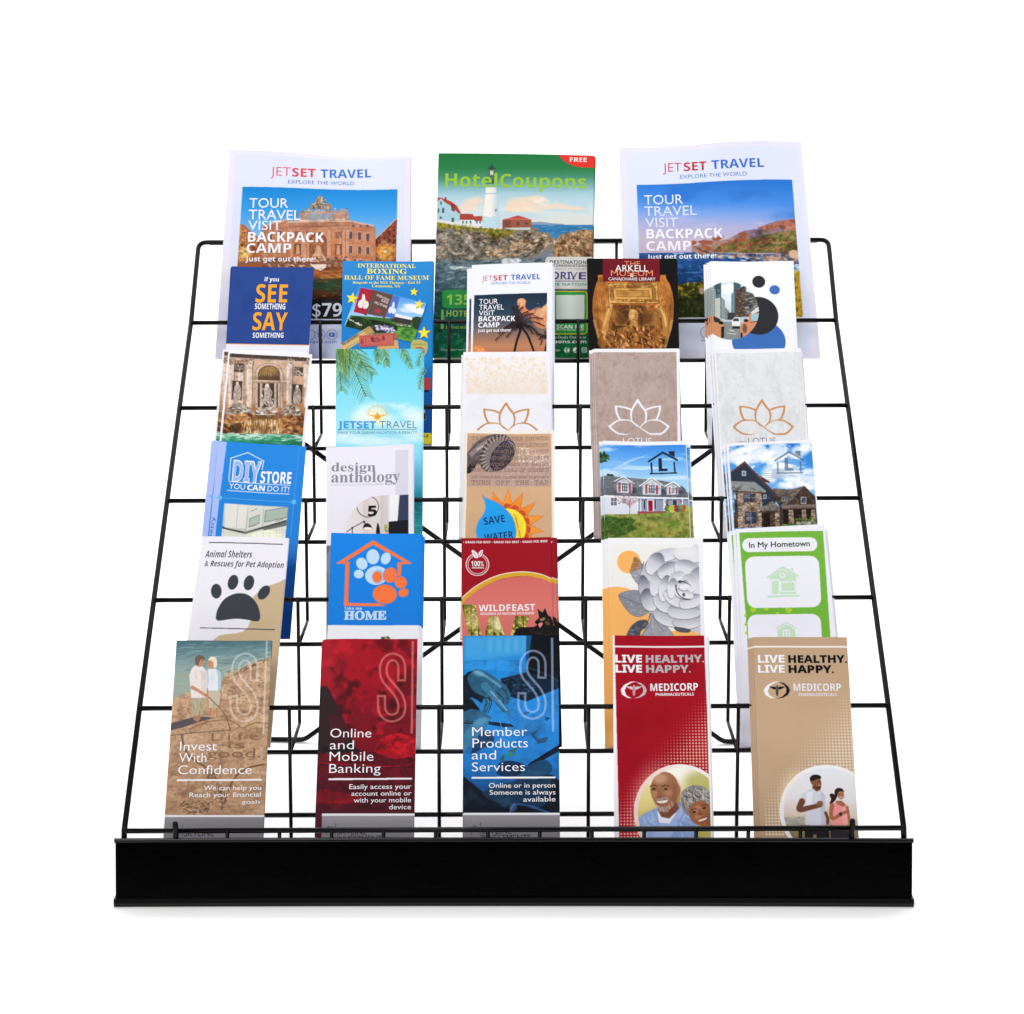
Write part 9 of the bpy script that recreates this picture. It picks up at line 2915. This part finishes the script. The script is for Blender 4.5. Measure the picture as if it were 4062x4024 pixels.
['n',[-12,-8,955,-3,958,995,10,992],'5e0814',16,16.7,0.45,0.68,0.85,3,0,4],
['n',[-12,-8,955,-3,958,995,10,992],'c41a2c',11.6,12.2,0.55,0.75,0.7,4,0,4],
['n',[14,295,809,298,822,965,38,963],'3c0810',8.7,9,0.58,0.75,0.8,5,0,4],
['bl',[-12,-8,955,-3,958,995,10,992],0.9],
['p',[-8,489,35,493,72,519,218,817,359,1128,343,1154,-24,1226,-48,963],'2c1a1e'],
['p',[14,1109,359,1128,428,1169,19,1226],'1e1216'],
['p',[75,816,146,787,249,890,254,1052,157,1110],'5a1420',0.5,1],
['p',[528,1183,568,1096,607,1031,680,994,765,977,851,998,951,1036,968,1170,884,1228,742,1257,629,1242],'c00f22'],
['n',[528,1183,607,1031,765,977,966,1039,968,1170,742,1257],'90081a',9.9,7.3,0.5,0.7,0.7,6,0,4],
['l',[626,1111,710,1053,823,1038],0.72,'5a0814',0.7,1],
['p',[-11,1182,542,1169,742,1242,954,1213,956,1286,-19,1342],'5a0a18'],
['l',[-8,1277,546,1311,829,1315,969,1257],0.86,'c8142a',0.8,1],
['l',[-7,1291,546,1326,956,1315],0.86,'1e0a10',0.7,1],
['p',[-26,1544,271,1587,441,1616,316,1687,-21,1673],'8a0c1e',0.7,1],
['l',[-22,1651,274,1673,413,1616],0.85,'c0142a',0.6,1],
['n',[528,1183,607,1031,765,977,966,1039,969,1257,742,1257],'30040c',9.9,7.1,0.5,0.72,0.35,411,0,4],
['n',[528,1183,607,1031,765,977,966,1039,969,1257,742,1257],'30040c',3,3.1,0.52,0.75,0.28,412,0,3],
['n',[528,1183,607,1031,765,977,966,1039,969,1257,742,1257],'f04050',5,4.1,0.54,0.76,0.28,413,0,4],
['n',[-12,1168,968,1170,977,1745,-4,1744],'200408',17,12.2,0.5,0.72,0.3,415,0,4],
['n',[-12,1168,968,1170,977,1745,-4,1744],'200408',5.1,5.2,0.52,0.75,0.24,416,0,3],
['n',[-12,1168,968,1170,977,1745,-4,1744],'a01c30',8.5,7,0.54,0.76,0.24,417,0,4],
['o',[797,445,797,347,791,265,761,212,702,189,645,215,614,279,614,362,641,429,697,496,753,564,792,638,805,712,787,786,719,823,647,802,608,741,601,667,599,585],9.09,2.2,'e69a8c',0.55],
['p',[892,24,914,24,919,983,898,983],'e69a8c',0.6,0],
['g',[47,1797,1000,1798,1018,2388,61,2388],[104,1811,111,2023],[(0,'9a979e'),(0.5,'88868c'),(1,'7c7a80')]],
['p',[47,1785,1000,1786,1000,1808,48,1807],'f2f2f6'],
['p',[98,1434,919,1430,920,1447,98,1453],'f2f2f6'],
['l',[183,1885,185,2012],0.42,'2c2a2e'],
['l',[104,1998,81,1948,115,1917,161,1932,168,1977],0.56,'2c2a2e',1,1],
['l',[139,2012,166,1977],0.56,'2c2a2e'],
  ]),
 dict(name='trifold_leaflet', label='blue tinted leaflet of hands over paperwork lettered Member Products and Services', cat='leaflet', group='leaflets in the front basket', size=(94.2, 236.6), loc=(-0.00179, 0.02529, 0.02717), lean=0.58903, quad=[(-0.04825, 0.23644), (0.04648, 0.23675), (0.04683, -0.0), (-0.04683, 0.0)], bend=[(0.00116, 1.0, 0.0, 2), (0.00056, 2.0, 0.76, 1.5)], thick=0.8, edge='20222a', base='86848a', step=0.5, fine=236.6,
  copies=[(-1,-0.3,-1.1,0.05,'blue paperwork leaflet copy, a white edge left of the front one',0)],
  text=[('title','Member','r',8.04,104.15,62.68,103.95,9.09,'f6f5fb',-0.006),
   ('title','Products','r',8.49,115.98,63.33,115.78,9.35,'f6f5fb',-0.006),
   ('title','and','r',7.8,127.77,31.77,127.66,9.02,'f6f5fb',-0.006),
   ('title','Services','r',7.96,139.79,60.21,139.57,8.98,'f6f5fb',-0.006),
   ('subtitle','Online or in person','r',24.66,156.38,89.94,156.17,4.74,'f6f5fb',0),
   ('subtitle','Someone is always','r',25.36,163.27,90.15,163.05,4.73,'f6f5fb',0),
   ('subtitle','available','r',58.49,170.31,90.09,169.91,4.72,'f6f5fb',0),
   ('company_name','SKYLINE','r',17.47,202.1,46.67,201.97,7.07,'2c2a2e',0),
   ('company_name','INVESTMENTS','r',17.47,209.29,65.44,209.17,6.49,'2c2a2e',0)],
  ops=[
['g',[-39,-18,971,-15,949,2147,-46,2147],[466,-2,460,1793],[(0,'2a8cd4'),(0.2,'1c86d8'),(0.5,'2a8adc'),(0.75,'1f74c4'),(1,'0e2c50')]],
['p',[0,12,625,7,595,196,1,269],'5ab0e0',0.5,0],
['p',[206,28,232,28,224,164,198,164],'3a8cc4',0.4,0],
['p',[250,28,276,28,267,165,241,164],'8ad0ec',0.4,0],
['p',[293,28,319,28,310,165,284,165],'3a8cc4',0.4,0],
['p',[336,28,362,29,353,165,327,165],'8ad0ec',0.4,0],
['p',[379,29,405,29,396,165,370,165],'3a8cc4',0.4,0],
['p',[423,29,449,29,439,165,414,165],'8ad0ec',0.4,0],
['p',[466,29,492,29,483,165,457,165],'3a8cc4',0.4,0],
['p',[509,29,535,29,526,165,500,165],'8ad0ec',0.4,0],
['p',[552,29,578,29,569,165,543,165],'3a8cc4',0.4,0],
['p',[596,29,622,29,612,166,586,165],'8ad0ec',0.4,0],
['bl',[0,12,625,14,623,256,1,254],2.1],
['p',[1,224,393,255,623,346,536,376,1,345],'2f96e4',0.7,0],
['p',[680,-24,971,-23,965,542,822,601,621,667,622,391],'0a1018'],
['p',[622,-1,690,-7,637,391,615,376],'0a2a48',0.6,0],
['p',[364,450,622,384,966,482,965,542,621,689,392,615],'0f2236'],
['d',[393,465,622,421,736,526,592,645,407,585],90,0.88,2.05,0.4,0.3,0.2,['1f4468','081422','2c5a80'],1,4,0],
['l',[623,331,823,407,952,482],0.73,'3a6a8c',0.7,1],
['p',[-16,434,34,382,127,348,221,375,249,525,178,703,77,643,-15,703],'0c1a28'],
['p',[34,450,70,390,142,354,221,378,321,443,421,533,457,615,392,689,278,659,149,614,77,554],'2a5c7c',1,1],
['l',[206,584,238,688,203,795],7.3,'22506e',1,1,3.5],
['l',[385,540,438,629,418,704],6.72,'2a5c7c',1,1,3.8],
['l',[321,540,399,629,385,704],6.43,'2f6688',1,1,3.8],
['l',[206,525,321,659,406,763,449,819],7.89,'3a7699',1,1,2.92],
['l',[127,378,235,435,364,533],2.35,'6aaac8',0.7,1],
['e',14.2,39,6.3,3,'7ab8d4',0.6,0.35,0.8],
['l',[263,577,349,681,428,781],1.31,'86c0da',0.7,1],
['l',[218,629,243,703,213,770],1.17,'6aaac8',0.5,1],
['l',[249,644,275,703,235,804],0.73,'0c1c2a',1,1],
['l',[314,577,381,647,389,704],0.73,'0c1c2a',1,1],
['l',[371,540,421,603,428,659],0.58,'0c1c2a',1,1],
['l',[178,629,292,681,399,795],0.87,'0c1c2a',0.8,1],
['l',[313,647,349,629],0.58,'16344a',1,1],
['l',[323,666,361,647],0.58,'16344a',1,1],
['p',[-15,673,78,658,192,821,263,851,220,910,2,806],'0a121c'],
['p',[-14,797,71,760,171,783,271,849,257,886,157,856,86,901,43,1033,-13,1164],'2f6488'],
['p',[72,915,157,849,243,849,257,894,200,960,157,1033,72,1106,-6,1208,-13,1047],'3a7aa4',1,1],
['p',[86,923,157,864,228,864,200,915,129,974],'5a9cc4',0.6,1],
['p',[143,1033,228,989,300,1048,271,1135,186,1164,72,1222],'17324a',0.8,1],
['p',[-14,878,86,893,86,918,-14,912],'0c1c30'],
['p',[243,889,471,919,499,948,385,948,243,924],'0e1e34'],
['l',[357,898,371,945],0.43,'b8d8f0'],
['l',[-7,889,79,903],0.29,'cfe4f4'],
['l',[400,901,542,828],0.36,'1a4a7c',0.8,0],
['l',[425,925,562,848],0.36,'1a4a7c',0.8,0],
['l',[451,948,582,869],0.36,'1a4a7c',0.8,0],
['l',[476,972,602,890],0.36,'1a4a7c',0.8,0],
['l',[502,995,622,910],0.36,'1a4a7c',0.8,0],
['l',[527,1019,642,931],0.36,'1a4a7c',0.8,0],
['l',[553,1042,662,952],0.36,'1a4a7c',0.8,0],
['l',[578,1066,681,972],0.36,'1a4a7c',0.8,0],
['l',[485,1033,670,931],0.29,'1c5490',0.5,0],
['l',[527,1033,713,931],0.29,'1c5490',0.5,0],
['l',[570,1034,756,931],0.29,'1c5490',0.5,0],
['l',[613,1034,798,931],0.29,'1c5490',0.5,0],
['l',[655,1034,841,931],0.29,'1c5490',0.5,0],
['l',[698,1034,884,932],0.29,'1c5490',0.5,0],
['p',[655,1012,748,975,698,1034,740,1070,840,1046,811,1107,733,1122],'2a4a6c',0.8,0],
['p',[427,1194,541,1150,498,1209],'2a5a58'],
['p',[413,1208,505,1223,455,1264],'2f8a5a'],
['p',[349,1281,399,1223,391,1296],'2a5a4a'],
['p',[799,843,863,858,813,890],'16385c',0.8,0],
['p',[543,813,671,784,614,828],'16385c',0.5,0],
['p',[625,1339,668,1303,953,1122,960,1187,639,1368],'0a1626'],
['p',[611,1354,781,1282,866,1340,851,1426,723,1469,539,1484,497,1426],'1c4a70',1,1],
['p',[356,1310,498,1296,611,1354,497,1455,327,1426],'0c2038',0.8,1],
['p',[-1,1447,186,1605,610,1455,865,1434,957,1499,953,1813,0,1812],'0b1422'],
['p',[186,1598,582,1469,837,1455,821,1599,778,1742,496,1784,327,1713],'1c3c5c',0.8,1],
['e',53.8,177.7,12.7,7.1,'0a0e18',1,0,0],
['l',[453,1806,496,1727,637,1742,834,1813],1.98,'3a6aa8',0.8,1],
['e',48.2,175.3,3.7,4.3,'5a8ac8',0.5,0,0.6],
['bl',[2,1469,950,1470,946,1806,3,1805],0.7],
['n',[1,254,940,257,939,1751,-33,1750],'04101e',17.3,12.7,0.5,0.72,0.13,421,0,4],
['n',[1,254,940,257,939,1751,-33,1750],'04101e',5.2,5.4,0.52,0.75,0.1,422,0,3],
['n',[1,254,940,257,939,1751,-33,1750],'7ac4f4',8.6,7.2,0.54,0.76,0.1,423,0,4],
['o',[777,452,779,354,776,272,747,219,690,196,632,221,600,286,597,369,622,436,676,504,730,571,767,645,778,719,757,793,688,830,617,809,580,748,575,674,576,593],9.08,2.2,'c2cdf6',0.55],
['p',[871,24,893,24,892,999,872,999],'c2cdf6',0.6,0],
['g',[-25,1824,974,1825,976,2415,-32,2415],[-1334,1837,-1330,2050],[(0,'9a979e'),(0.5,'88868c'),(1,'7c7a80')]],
['p',[-25,1812,974,1813,974,1834,-25,1834],'f2f2f6'],
['p',[77,1454,903,1451,903,1470,77,1473],'f2f2f6'],
['l',[163,1909,161,2046],0.42,'2c2a2e'],
['l',[81,2032,66,1983,102,1945,141,1959,144,2004],0.56,'2c2a2e',1,1],
  ]),
 dict(name='trifold_leaflet', label='crimson health leaflet with a smiling older couple in a round photo', cat='leaflet', group='leaflets in the front basket', size=(95.9, 237.1), loc=(0.14542, 0.02529, 0.02717), lean=0.58903, quad=[(-0.04539, 0.23705), (0.05037, 0.23705), (0.04799, 0.0), (-0.04799, 0.0)], bend=[(-0.00112, 1.0, 0.0, 2), (0.00036, 2.0, 0.3, 1.5)], thick=0.8, edge='e8e8ee', base='f1eef3', step=0.5, fine=237.1,
  copies=[(0.4,-0.7,-1.1,-0.1,'crimson health leaflet copy directly behind the smiling older couple one',0),
   (1.3,-0.4,-2.2,-0.15,'rearmost crimson health leaflet, a dark edge showing on the right',0)],
  text=[('slogan','LIVE','b',2.54,28.43,29.12,28.43,7.83,'f0ecf0',0.02),
   ('slogan','HEALTHY.','b',33.46,28.43,91.69,28.13,7.68,'b5aeb3',0.02),
   ('slogan','LIVE','b',2.75,38.94,28.99,38.94,7.81,'f0ecf0',0.02),
   ('slogan','HAPPY.','b',33.6,38.94,78.02,38.79,7.66,'b5aeb3',0.02),
   ('company_name','MEDICORP','b',37.37,58.06,85.08,57.46,7.75,'f0ecf0',0),
   ('company_name','PHARMACEUTICALS','b',42.46,63.12,80.65,62.82,2.97,'f0ecf0',0)],
  ops=[
['p',[18,-12,926,-12,925,260,934,708,939,2151,50,2151,30,856],'a00a1f'],
['n',[18,-12,926,-12,934,708,929,1726,51,1726],'8a0818',43.6,45.6,0.4,0.8,0.6,2,0,4],
['p',[12,108,927,108,928,126,12,126],'f0eaee'],
['ht',6.9,43.1,93.5,205.8,3.127,0.00905,0.00757,0.83,1.09,'eaa898',[65.3,181.7,46.3,48.9]],
['e',65.3,181.7,46,48.7,'f4ece8',1,0,0],
['e',42.9,181.7,23.9,42.7,'f0b4a4',0.6,0,1],
['ce',66,182,42.6,45.2],
['g',[210,1358,1002,1358,983,2086,201,2086],[663,1358,651,1945],[(0,'f4f0ea'),(0.35,'e8dcb0'),(0.6,'d8c878'),(1,'c0a850')]],
['e',49.2,143,22.6,13,'fbf8f0',0.8,0,1],
['e',85.7,151.7,15.5,11.5,'a8a84a',0.7,0,1],
['e',29.1,166,11.3,17.2,'e8d890',0.7,0,1],
['e',92.9,201.6,8.4,8.5,'b8b860',0.8,0,1],
['p',[201,2072,225,1888,288,1825,387,1782,458,1746,628,1703,725,1760,786,1860,818,1959,822,2086],'8ea6d6'],
['p',[401,1803,455,1931,525,1931,626,1789,669,1718,724,1803,651,1959,523,2072,397,2072,315,1945],'a8bce4',0.7,0],
['p',[422,1789,439,1917,539,1924,611,1817,512,1860],'e4e8f2'],
['l',[387,1789,438,1931],0.57,'6a80b4'],
['l',[641,1725,688,1817,623,1917],0.57,'6a80b4'],
['d',[231,1917,387,1803,441,1945,397,2058,244,2058],60,1.13,3.66,0.25,1,0.7,['7a92c6','b4c6ea','6a80b4'],0.5,4,0],
['d',[655,1746,765,1832,805,1945,788,2058,565,2058],60,1.13,3.68,0.25,1,0.7,['7a92c6','b4c6ea','6a80b4'],0.5,5,0],
['p',[422,1782,606,1703,640,1775,540,1874,463,1860],'7a4a34'],
['p',[360,1560,392,1474,456,1413,534,1413,601,1459,633,1546,623,1660,585,1746,513,1810,457,1803,409,1732,368,1646],'a06c4c',1,1],
['e',45.5,147.4,7.1,4.9,'d4a484',0.7,0,1],
['e',60.8,163.2,4.8,12.9,'8a5640',0.6,0,1],
['e',63.3,158.9,2,4.9,'a06a4c',1,0,0],
['e',40.4,163.2,3.1,3.2,'c48c6c',0.6,0,1],
['e',53.8,161.7,3.7,3.2,'c48c6c',0.6,0,1],
['l',[354,1554,388,1543,422,1551],0.85,'3a241c',1,1],
['e',39.2,157.9,1.8,0.9,'2a1a16',1,0,0],
['l',[359,1592,418,1592],0.43,'6a4434',0.7,1],
['l',[473,1554,507,1543,540,1551],0.85,'3a241c',1,1],
['e',51,157.9,1.8,0.9,'2a1a16',1,0,0],
['l',[478,1592,537,1592],0.43,'6a4434',0.7,1],
['p',[435,1589,458,1589,476,1653,452,1668,420,1658],'8a5a44',0.6,1],
['e',44.5,166,2.8,1,'6a4030',0.5,0,0],
['p',[417,1702,462,1698,524,1690,518,1709,484,1722,442,1720],'ece2d8',1,1],
['l',[403,1698,466,1689,538,1680],0.57,'6a2e28',1,1],
['l',[419,1723,472,1740,523,1718],0.57,'8a3e34',1,1],
['d',[402,1732,458,1768,542,1746,571,1703,578,1746,513,1810,450,1803],120,0.42,1.27,0.5,1.4,0.7,['c8c0b8','a89a90','8a7a70'],0.7,6,0],
['d',[403,1682,530,1660,537,1682,410,1696],50,0.43,1.13,0.5,0,0.5,['b8aca4','9a8a80'],0.7,7,0],
['p',[656,1689,664,1617,715,1567,786,1543,870,1553,933,1596,963,1675,977,1789,922,1746,824,1703,746,1760,723,1846,689,1803,662,1746],'8a8480',1,1],
['d',[664,1632,786,1549,939,1603,964,1732,825,1689,724,1775,676,1746],180,0.85,3.41,0.2,1,0.7,['c4beba','6a6460','a49e98','4c4644','d8d4d0'],1,8,0],
['p',[731,1782,775,1725,853,1696,929,1732,962,1817,967,1910,930,1988,875,1952,798,1931,743,1874],'9c6242',1,1],
['e',82.3,178.2,4.2,3.7,'c89070',0.6,0,1],
['e',82.1,186,3.6,2.8,'c48a68',0.6,0,1],
['e',93.9,188.8,3.6,8.5,'7a4a34',0.5,0,1],
['l',[755,1792,783,1778,811,1780],0.71,'3a2620',1,1],
['e',78.3,180.9,1.8,0.9,'241814',1,-0.24,0],
['l',[854,1753,883,1739,911,1742],0.71,'3a2620',1,1],
['e',88.2,177,1.8,0.9,'241814',1,-0.24,0],
['p',[830,1782,848,1782,863,1834,832,1846,816,1834],'7a4836',0.6,1],
['p',[820,1894,862,1877,905,1864,899,1880,862,1897,831,1903],'ece0d8',1,1],
['l',[809,1891,863,1869,913,1852],0.56,'7a2c2c',1,1],
['l',[825,1914,867,1914,907,1886],0.56,'8a3a34',1,1],
['cl'],
['p',[241,479,176,485,111,518,75,567,89,619,139,652,189,658,132,627,115,578,136,530,183,497],'f2eef0'],
['p',[220,485,277,497,320,530,338,575,319,619,268,649,196,661,261,637,297,597,302,560,284,522],'bdb6ba'],
['l',[209,527,208,634],0.73,'cfc8cc',1,0,0.29],
['e',20.9,53,0.9,0.9,'cfc8cc',1,0,0],
['p',[205,545,183,533,154,536,130,527,144,548,164,557,176,566,199,566],'cfc8cc'],
['p',[213,545,235,533,264,536,288,527,274,548,253,557,242,566,219,566],'cfc8cc'],
['l',[199,567,221,582,197,598,218,613,208,628],0.51,'cfc8cc',1,1],
['l',[219,567,196,582,220,598,198,613,208,628],0.51,'cfc8cc',1,1],
['p',[929,-20,996,-20,1009,2151,942,2151,935,753],'f1eef3'],
  ]),
 dict(name='trifold_leaflet', label='tan health leaflet with two runners in a round photo', cat='leaflet', group='leaflets in the front basket', size=(95.5, 235.2), loc=(0.28759, 0.02529, 0.02717), lean=0.58903, quad=[(-0.04572, 0.23523), (0.049, 0.23523), (0.04811, 0.0), (-0.04811, 0.0)], bend=[(0.0007, 1.0, 0.0, 2), (0.00033, 2.0, 0.31, 1.5)], thick=0.8, edge='d4cce0', base='c3a486', step=0.5, fine=235.2,
  copies=[(-1.9,-0.1,-1.1,0,'tan runners health leaflet copy just left of the front one',0),
   (-3.6,-0.4,-2.2,0,'tan runners health leaflet copy further left, third in its stack',0),
   (-5.5,-0.7,-3.3,0.05,'rearmost tan runners health leaflet, its edge farthest left',0)],
  text=[('slogan','LIVE','b',4.18,26.91,30.61,26.91,7.84,'f0eef4',0.02),
   ('slogan','HEALTHY.','b',34.96,27.06,93.79,26.91,7.69,'0e0c0e',0.02),
   ('slogan','LIVE','b',3.96,37.42,30.47,37.42,7.81,'f0eef4',0.02),
   ('slogan','HAPPY.','b',34.81,37.57,80,37.57,7.66,'0e0c0e',0.02),
   ('company_name','MEDICORP','b',38.77,56.38,86.49,56.38,7.76,'e9e5ec',0),
   ('company_name','PHARMACEUTICALS','b',43.72,61.74,81.88,61.74,3.12,'e9e5ec',0)],
  ops=[
['g',[-36,-15,988,-15,962,2133,-78,2133],[475,0,386,1992],[(0,'bea082'),(0.5,'c5a688'),(1,'bc9e80')]],
['n',[-36,-15,988,-15,957,1992,-45,1992],'b89878',43.9,45.6,0.4,0.8,0.4,2,0,4],
['p',[-3,94,952,94,951,112,-4,112],'f0eae6'],
['ht',6.4,41.3,96.2,204,3.134,0.00903,0.00755,0.83,1.09,'e6d6c4',[67.6,179.2,48.1,47.7]],
['e',67.6,179.2,47.8,47.4,'f0eef2',1,0,0],
['e',38.1,164.2,15.4,22.9,'f4e2cc',0.5,0,1],
['ce',68.5,179.6,44.7,44.1],
['g',[211,1340,1045,1340,990,2265,175,2265],[705,1354,670,2040],[(0,'e4e6ee'),(0.45,'e6e0e2'),(0.7,'dccabc'),(0.8,'b8a490'),(1,'8a7a54')]],
['d',[233,1849,429,1842,439,1920,237,1920],200,0.84,2.53,0.4,0,0.2,['9aa0a0','c0b8ac','8a8e88','b4a48e'],0.7,4,0],
['d',[237,1927,956,1899,962,2040,253,2040],120,0.84,2.53,0.5,0,0.5,['7a6a44','9a8a58','5c5434'],0.7,5,0],
['p',[230,1927,983,1920,962,2265,216,2265],'8a7c50',0.7,0],
['p',[437,1913,646,1913,675,1998,661,2153,546,2153,546,2012,518,2012,498,2153,428,2153],'1e1a20'],
['p',[536,1499,613,1499,609,1585,565,1614,525,1571],'7a4c38'],
['p',[397,1678,425,1614,486,1571,533,1556,567,1588,610,1571,647,1614,649,1671,635,1785,645,1924,439,1921,459,1785,457,1706],'d4d5e2'],
['p',[609,1585,649,1621,640,1920,599,1920,600,1756],'b8bac8',0.6,0],
['p',[468,1599,532,1585,516,1756,466,1785],'eeeef4',0.7,0],
['l',[422,1685,393,1764,489,1749,602,1721],6.23,'70442f',1,1,4.25],
['e',59.6,170.6,3.1,2.6,'8a5a40',1,0,0],
['l',[589,1699,615,1688],1.27,'8a5a40'],
['l',[647,1799,665,1856,660,1899],3.1,'70442f',1,1],
['e',57.8,149.9,4.2,6.3,'84543c',1,-0.1,0],
['p',[512,1484,511,1448,539,1421,589,1419,616,1434,618,1458,573,1463,536,1484,530,1520],'201814',1,1],
['p',[544,1520,562,1542,611,1535,610,1553,575,1559,548,1545],'2c201a',0.85,1],
['l',[586,1527,609,1523],0.43,'e4d8d0'],
['e',60,148.7,1,0.6,'201814',1,0,0],
['e',52.9,149.9,1.1,2,'8a5a42',1,0,0],
['p',[687,1920,857,1920,875,2040,858,2153,678,2153],'2c2630'],
['p',[718,1785,729,1714,751,1682,799,1706,848,1711,860,1749,871,1799,854,1924,704,1924],'ef9690'],
['p',[812,1728,859,1756,851,1913,809,1913],'f8b4aa',0.5,0],
['l',[714,1721,699,1799,714,1856,808,1806,865,1785],4.24,'a8684c',1,1,2.83],
['e',79.1,181.1,1.5,1.8,'2a2020',1,0,0],
['p',[751,1678,808,1678,848,1714,825,1742,764,1714],'a8684c'],
['l',[860,1742,874,1870,879,1899],2.54,'a8684c',1,1],
['e',80.1,161.4,3.5,5.2,'b07656',1,-0.14,0],
['p',[745,1614,750,1571,782,1550,821,1559,839,1593,813,1585,784,1592,763,1642],'2a1a14',1,1],
['p',[754,1628,720,1606,694,1621,706,1664,690,1706,722,1699,744,1678,763,1649],'2a1a14',1,1],
['e',79,161.6,0.6,0.4,'201410',1,0,0],
['e',81.5,161.4,0.6,0.4,'201410',1,0,0],
['l',[791,1645,817,1642],0.57,'f4e8e4'],
['cl'],
['p',[258,464,192,470,126,503,88,552,101,604,150,637,200,643,144,611,128,562,150,515,199,482],'f0eef4'],
['p',[236,470,293,482,335,515,352,559,331,604,280,634,207,646,273,622,311,582,316,544,299,507],'141216'],
['l',[224,512,220,619],0.73,'16141a',1,0,0.29],
['e',22.4,51.5,0.9,0.9,'16141a',1,0,0],
['p',[219,530,198,518,169,521,145,512,158,533,178,542,189,550,212,550],'16141a'],
['p',[228,530,250,518,278,521,303,512,288,533,268,542,256,550,233,550],'16141a'],
['l',[212,552,235,567,210,583,231,598,220,613],0.51,'16141a',1,1],
['l',[232,552,209,567,233,583,210,598,220,613],0.51,'16141a',1,1],
  ]),

]
for d in LEAFLETS:
    leaflet(d)
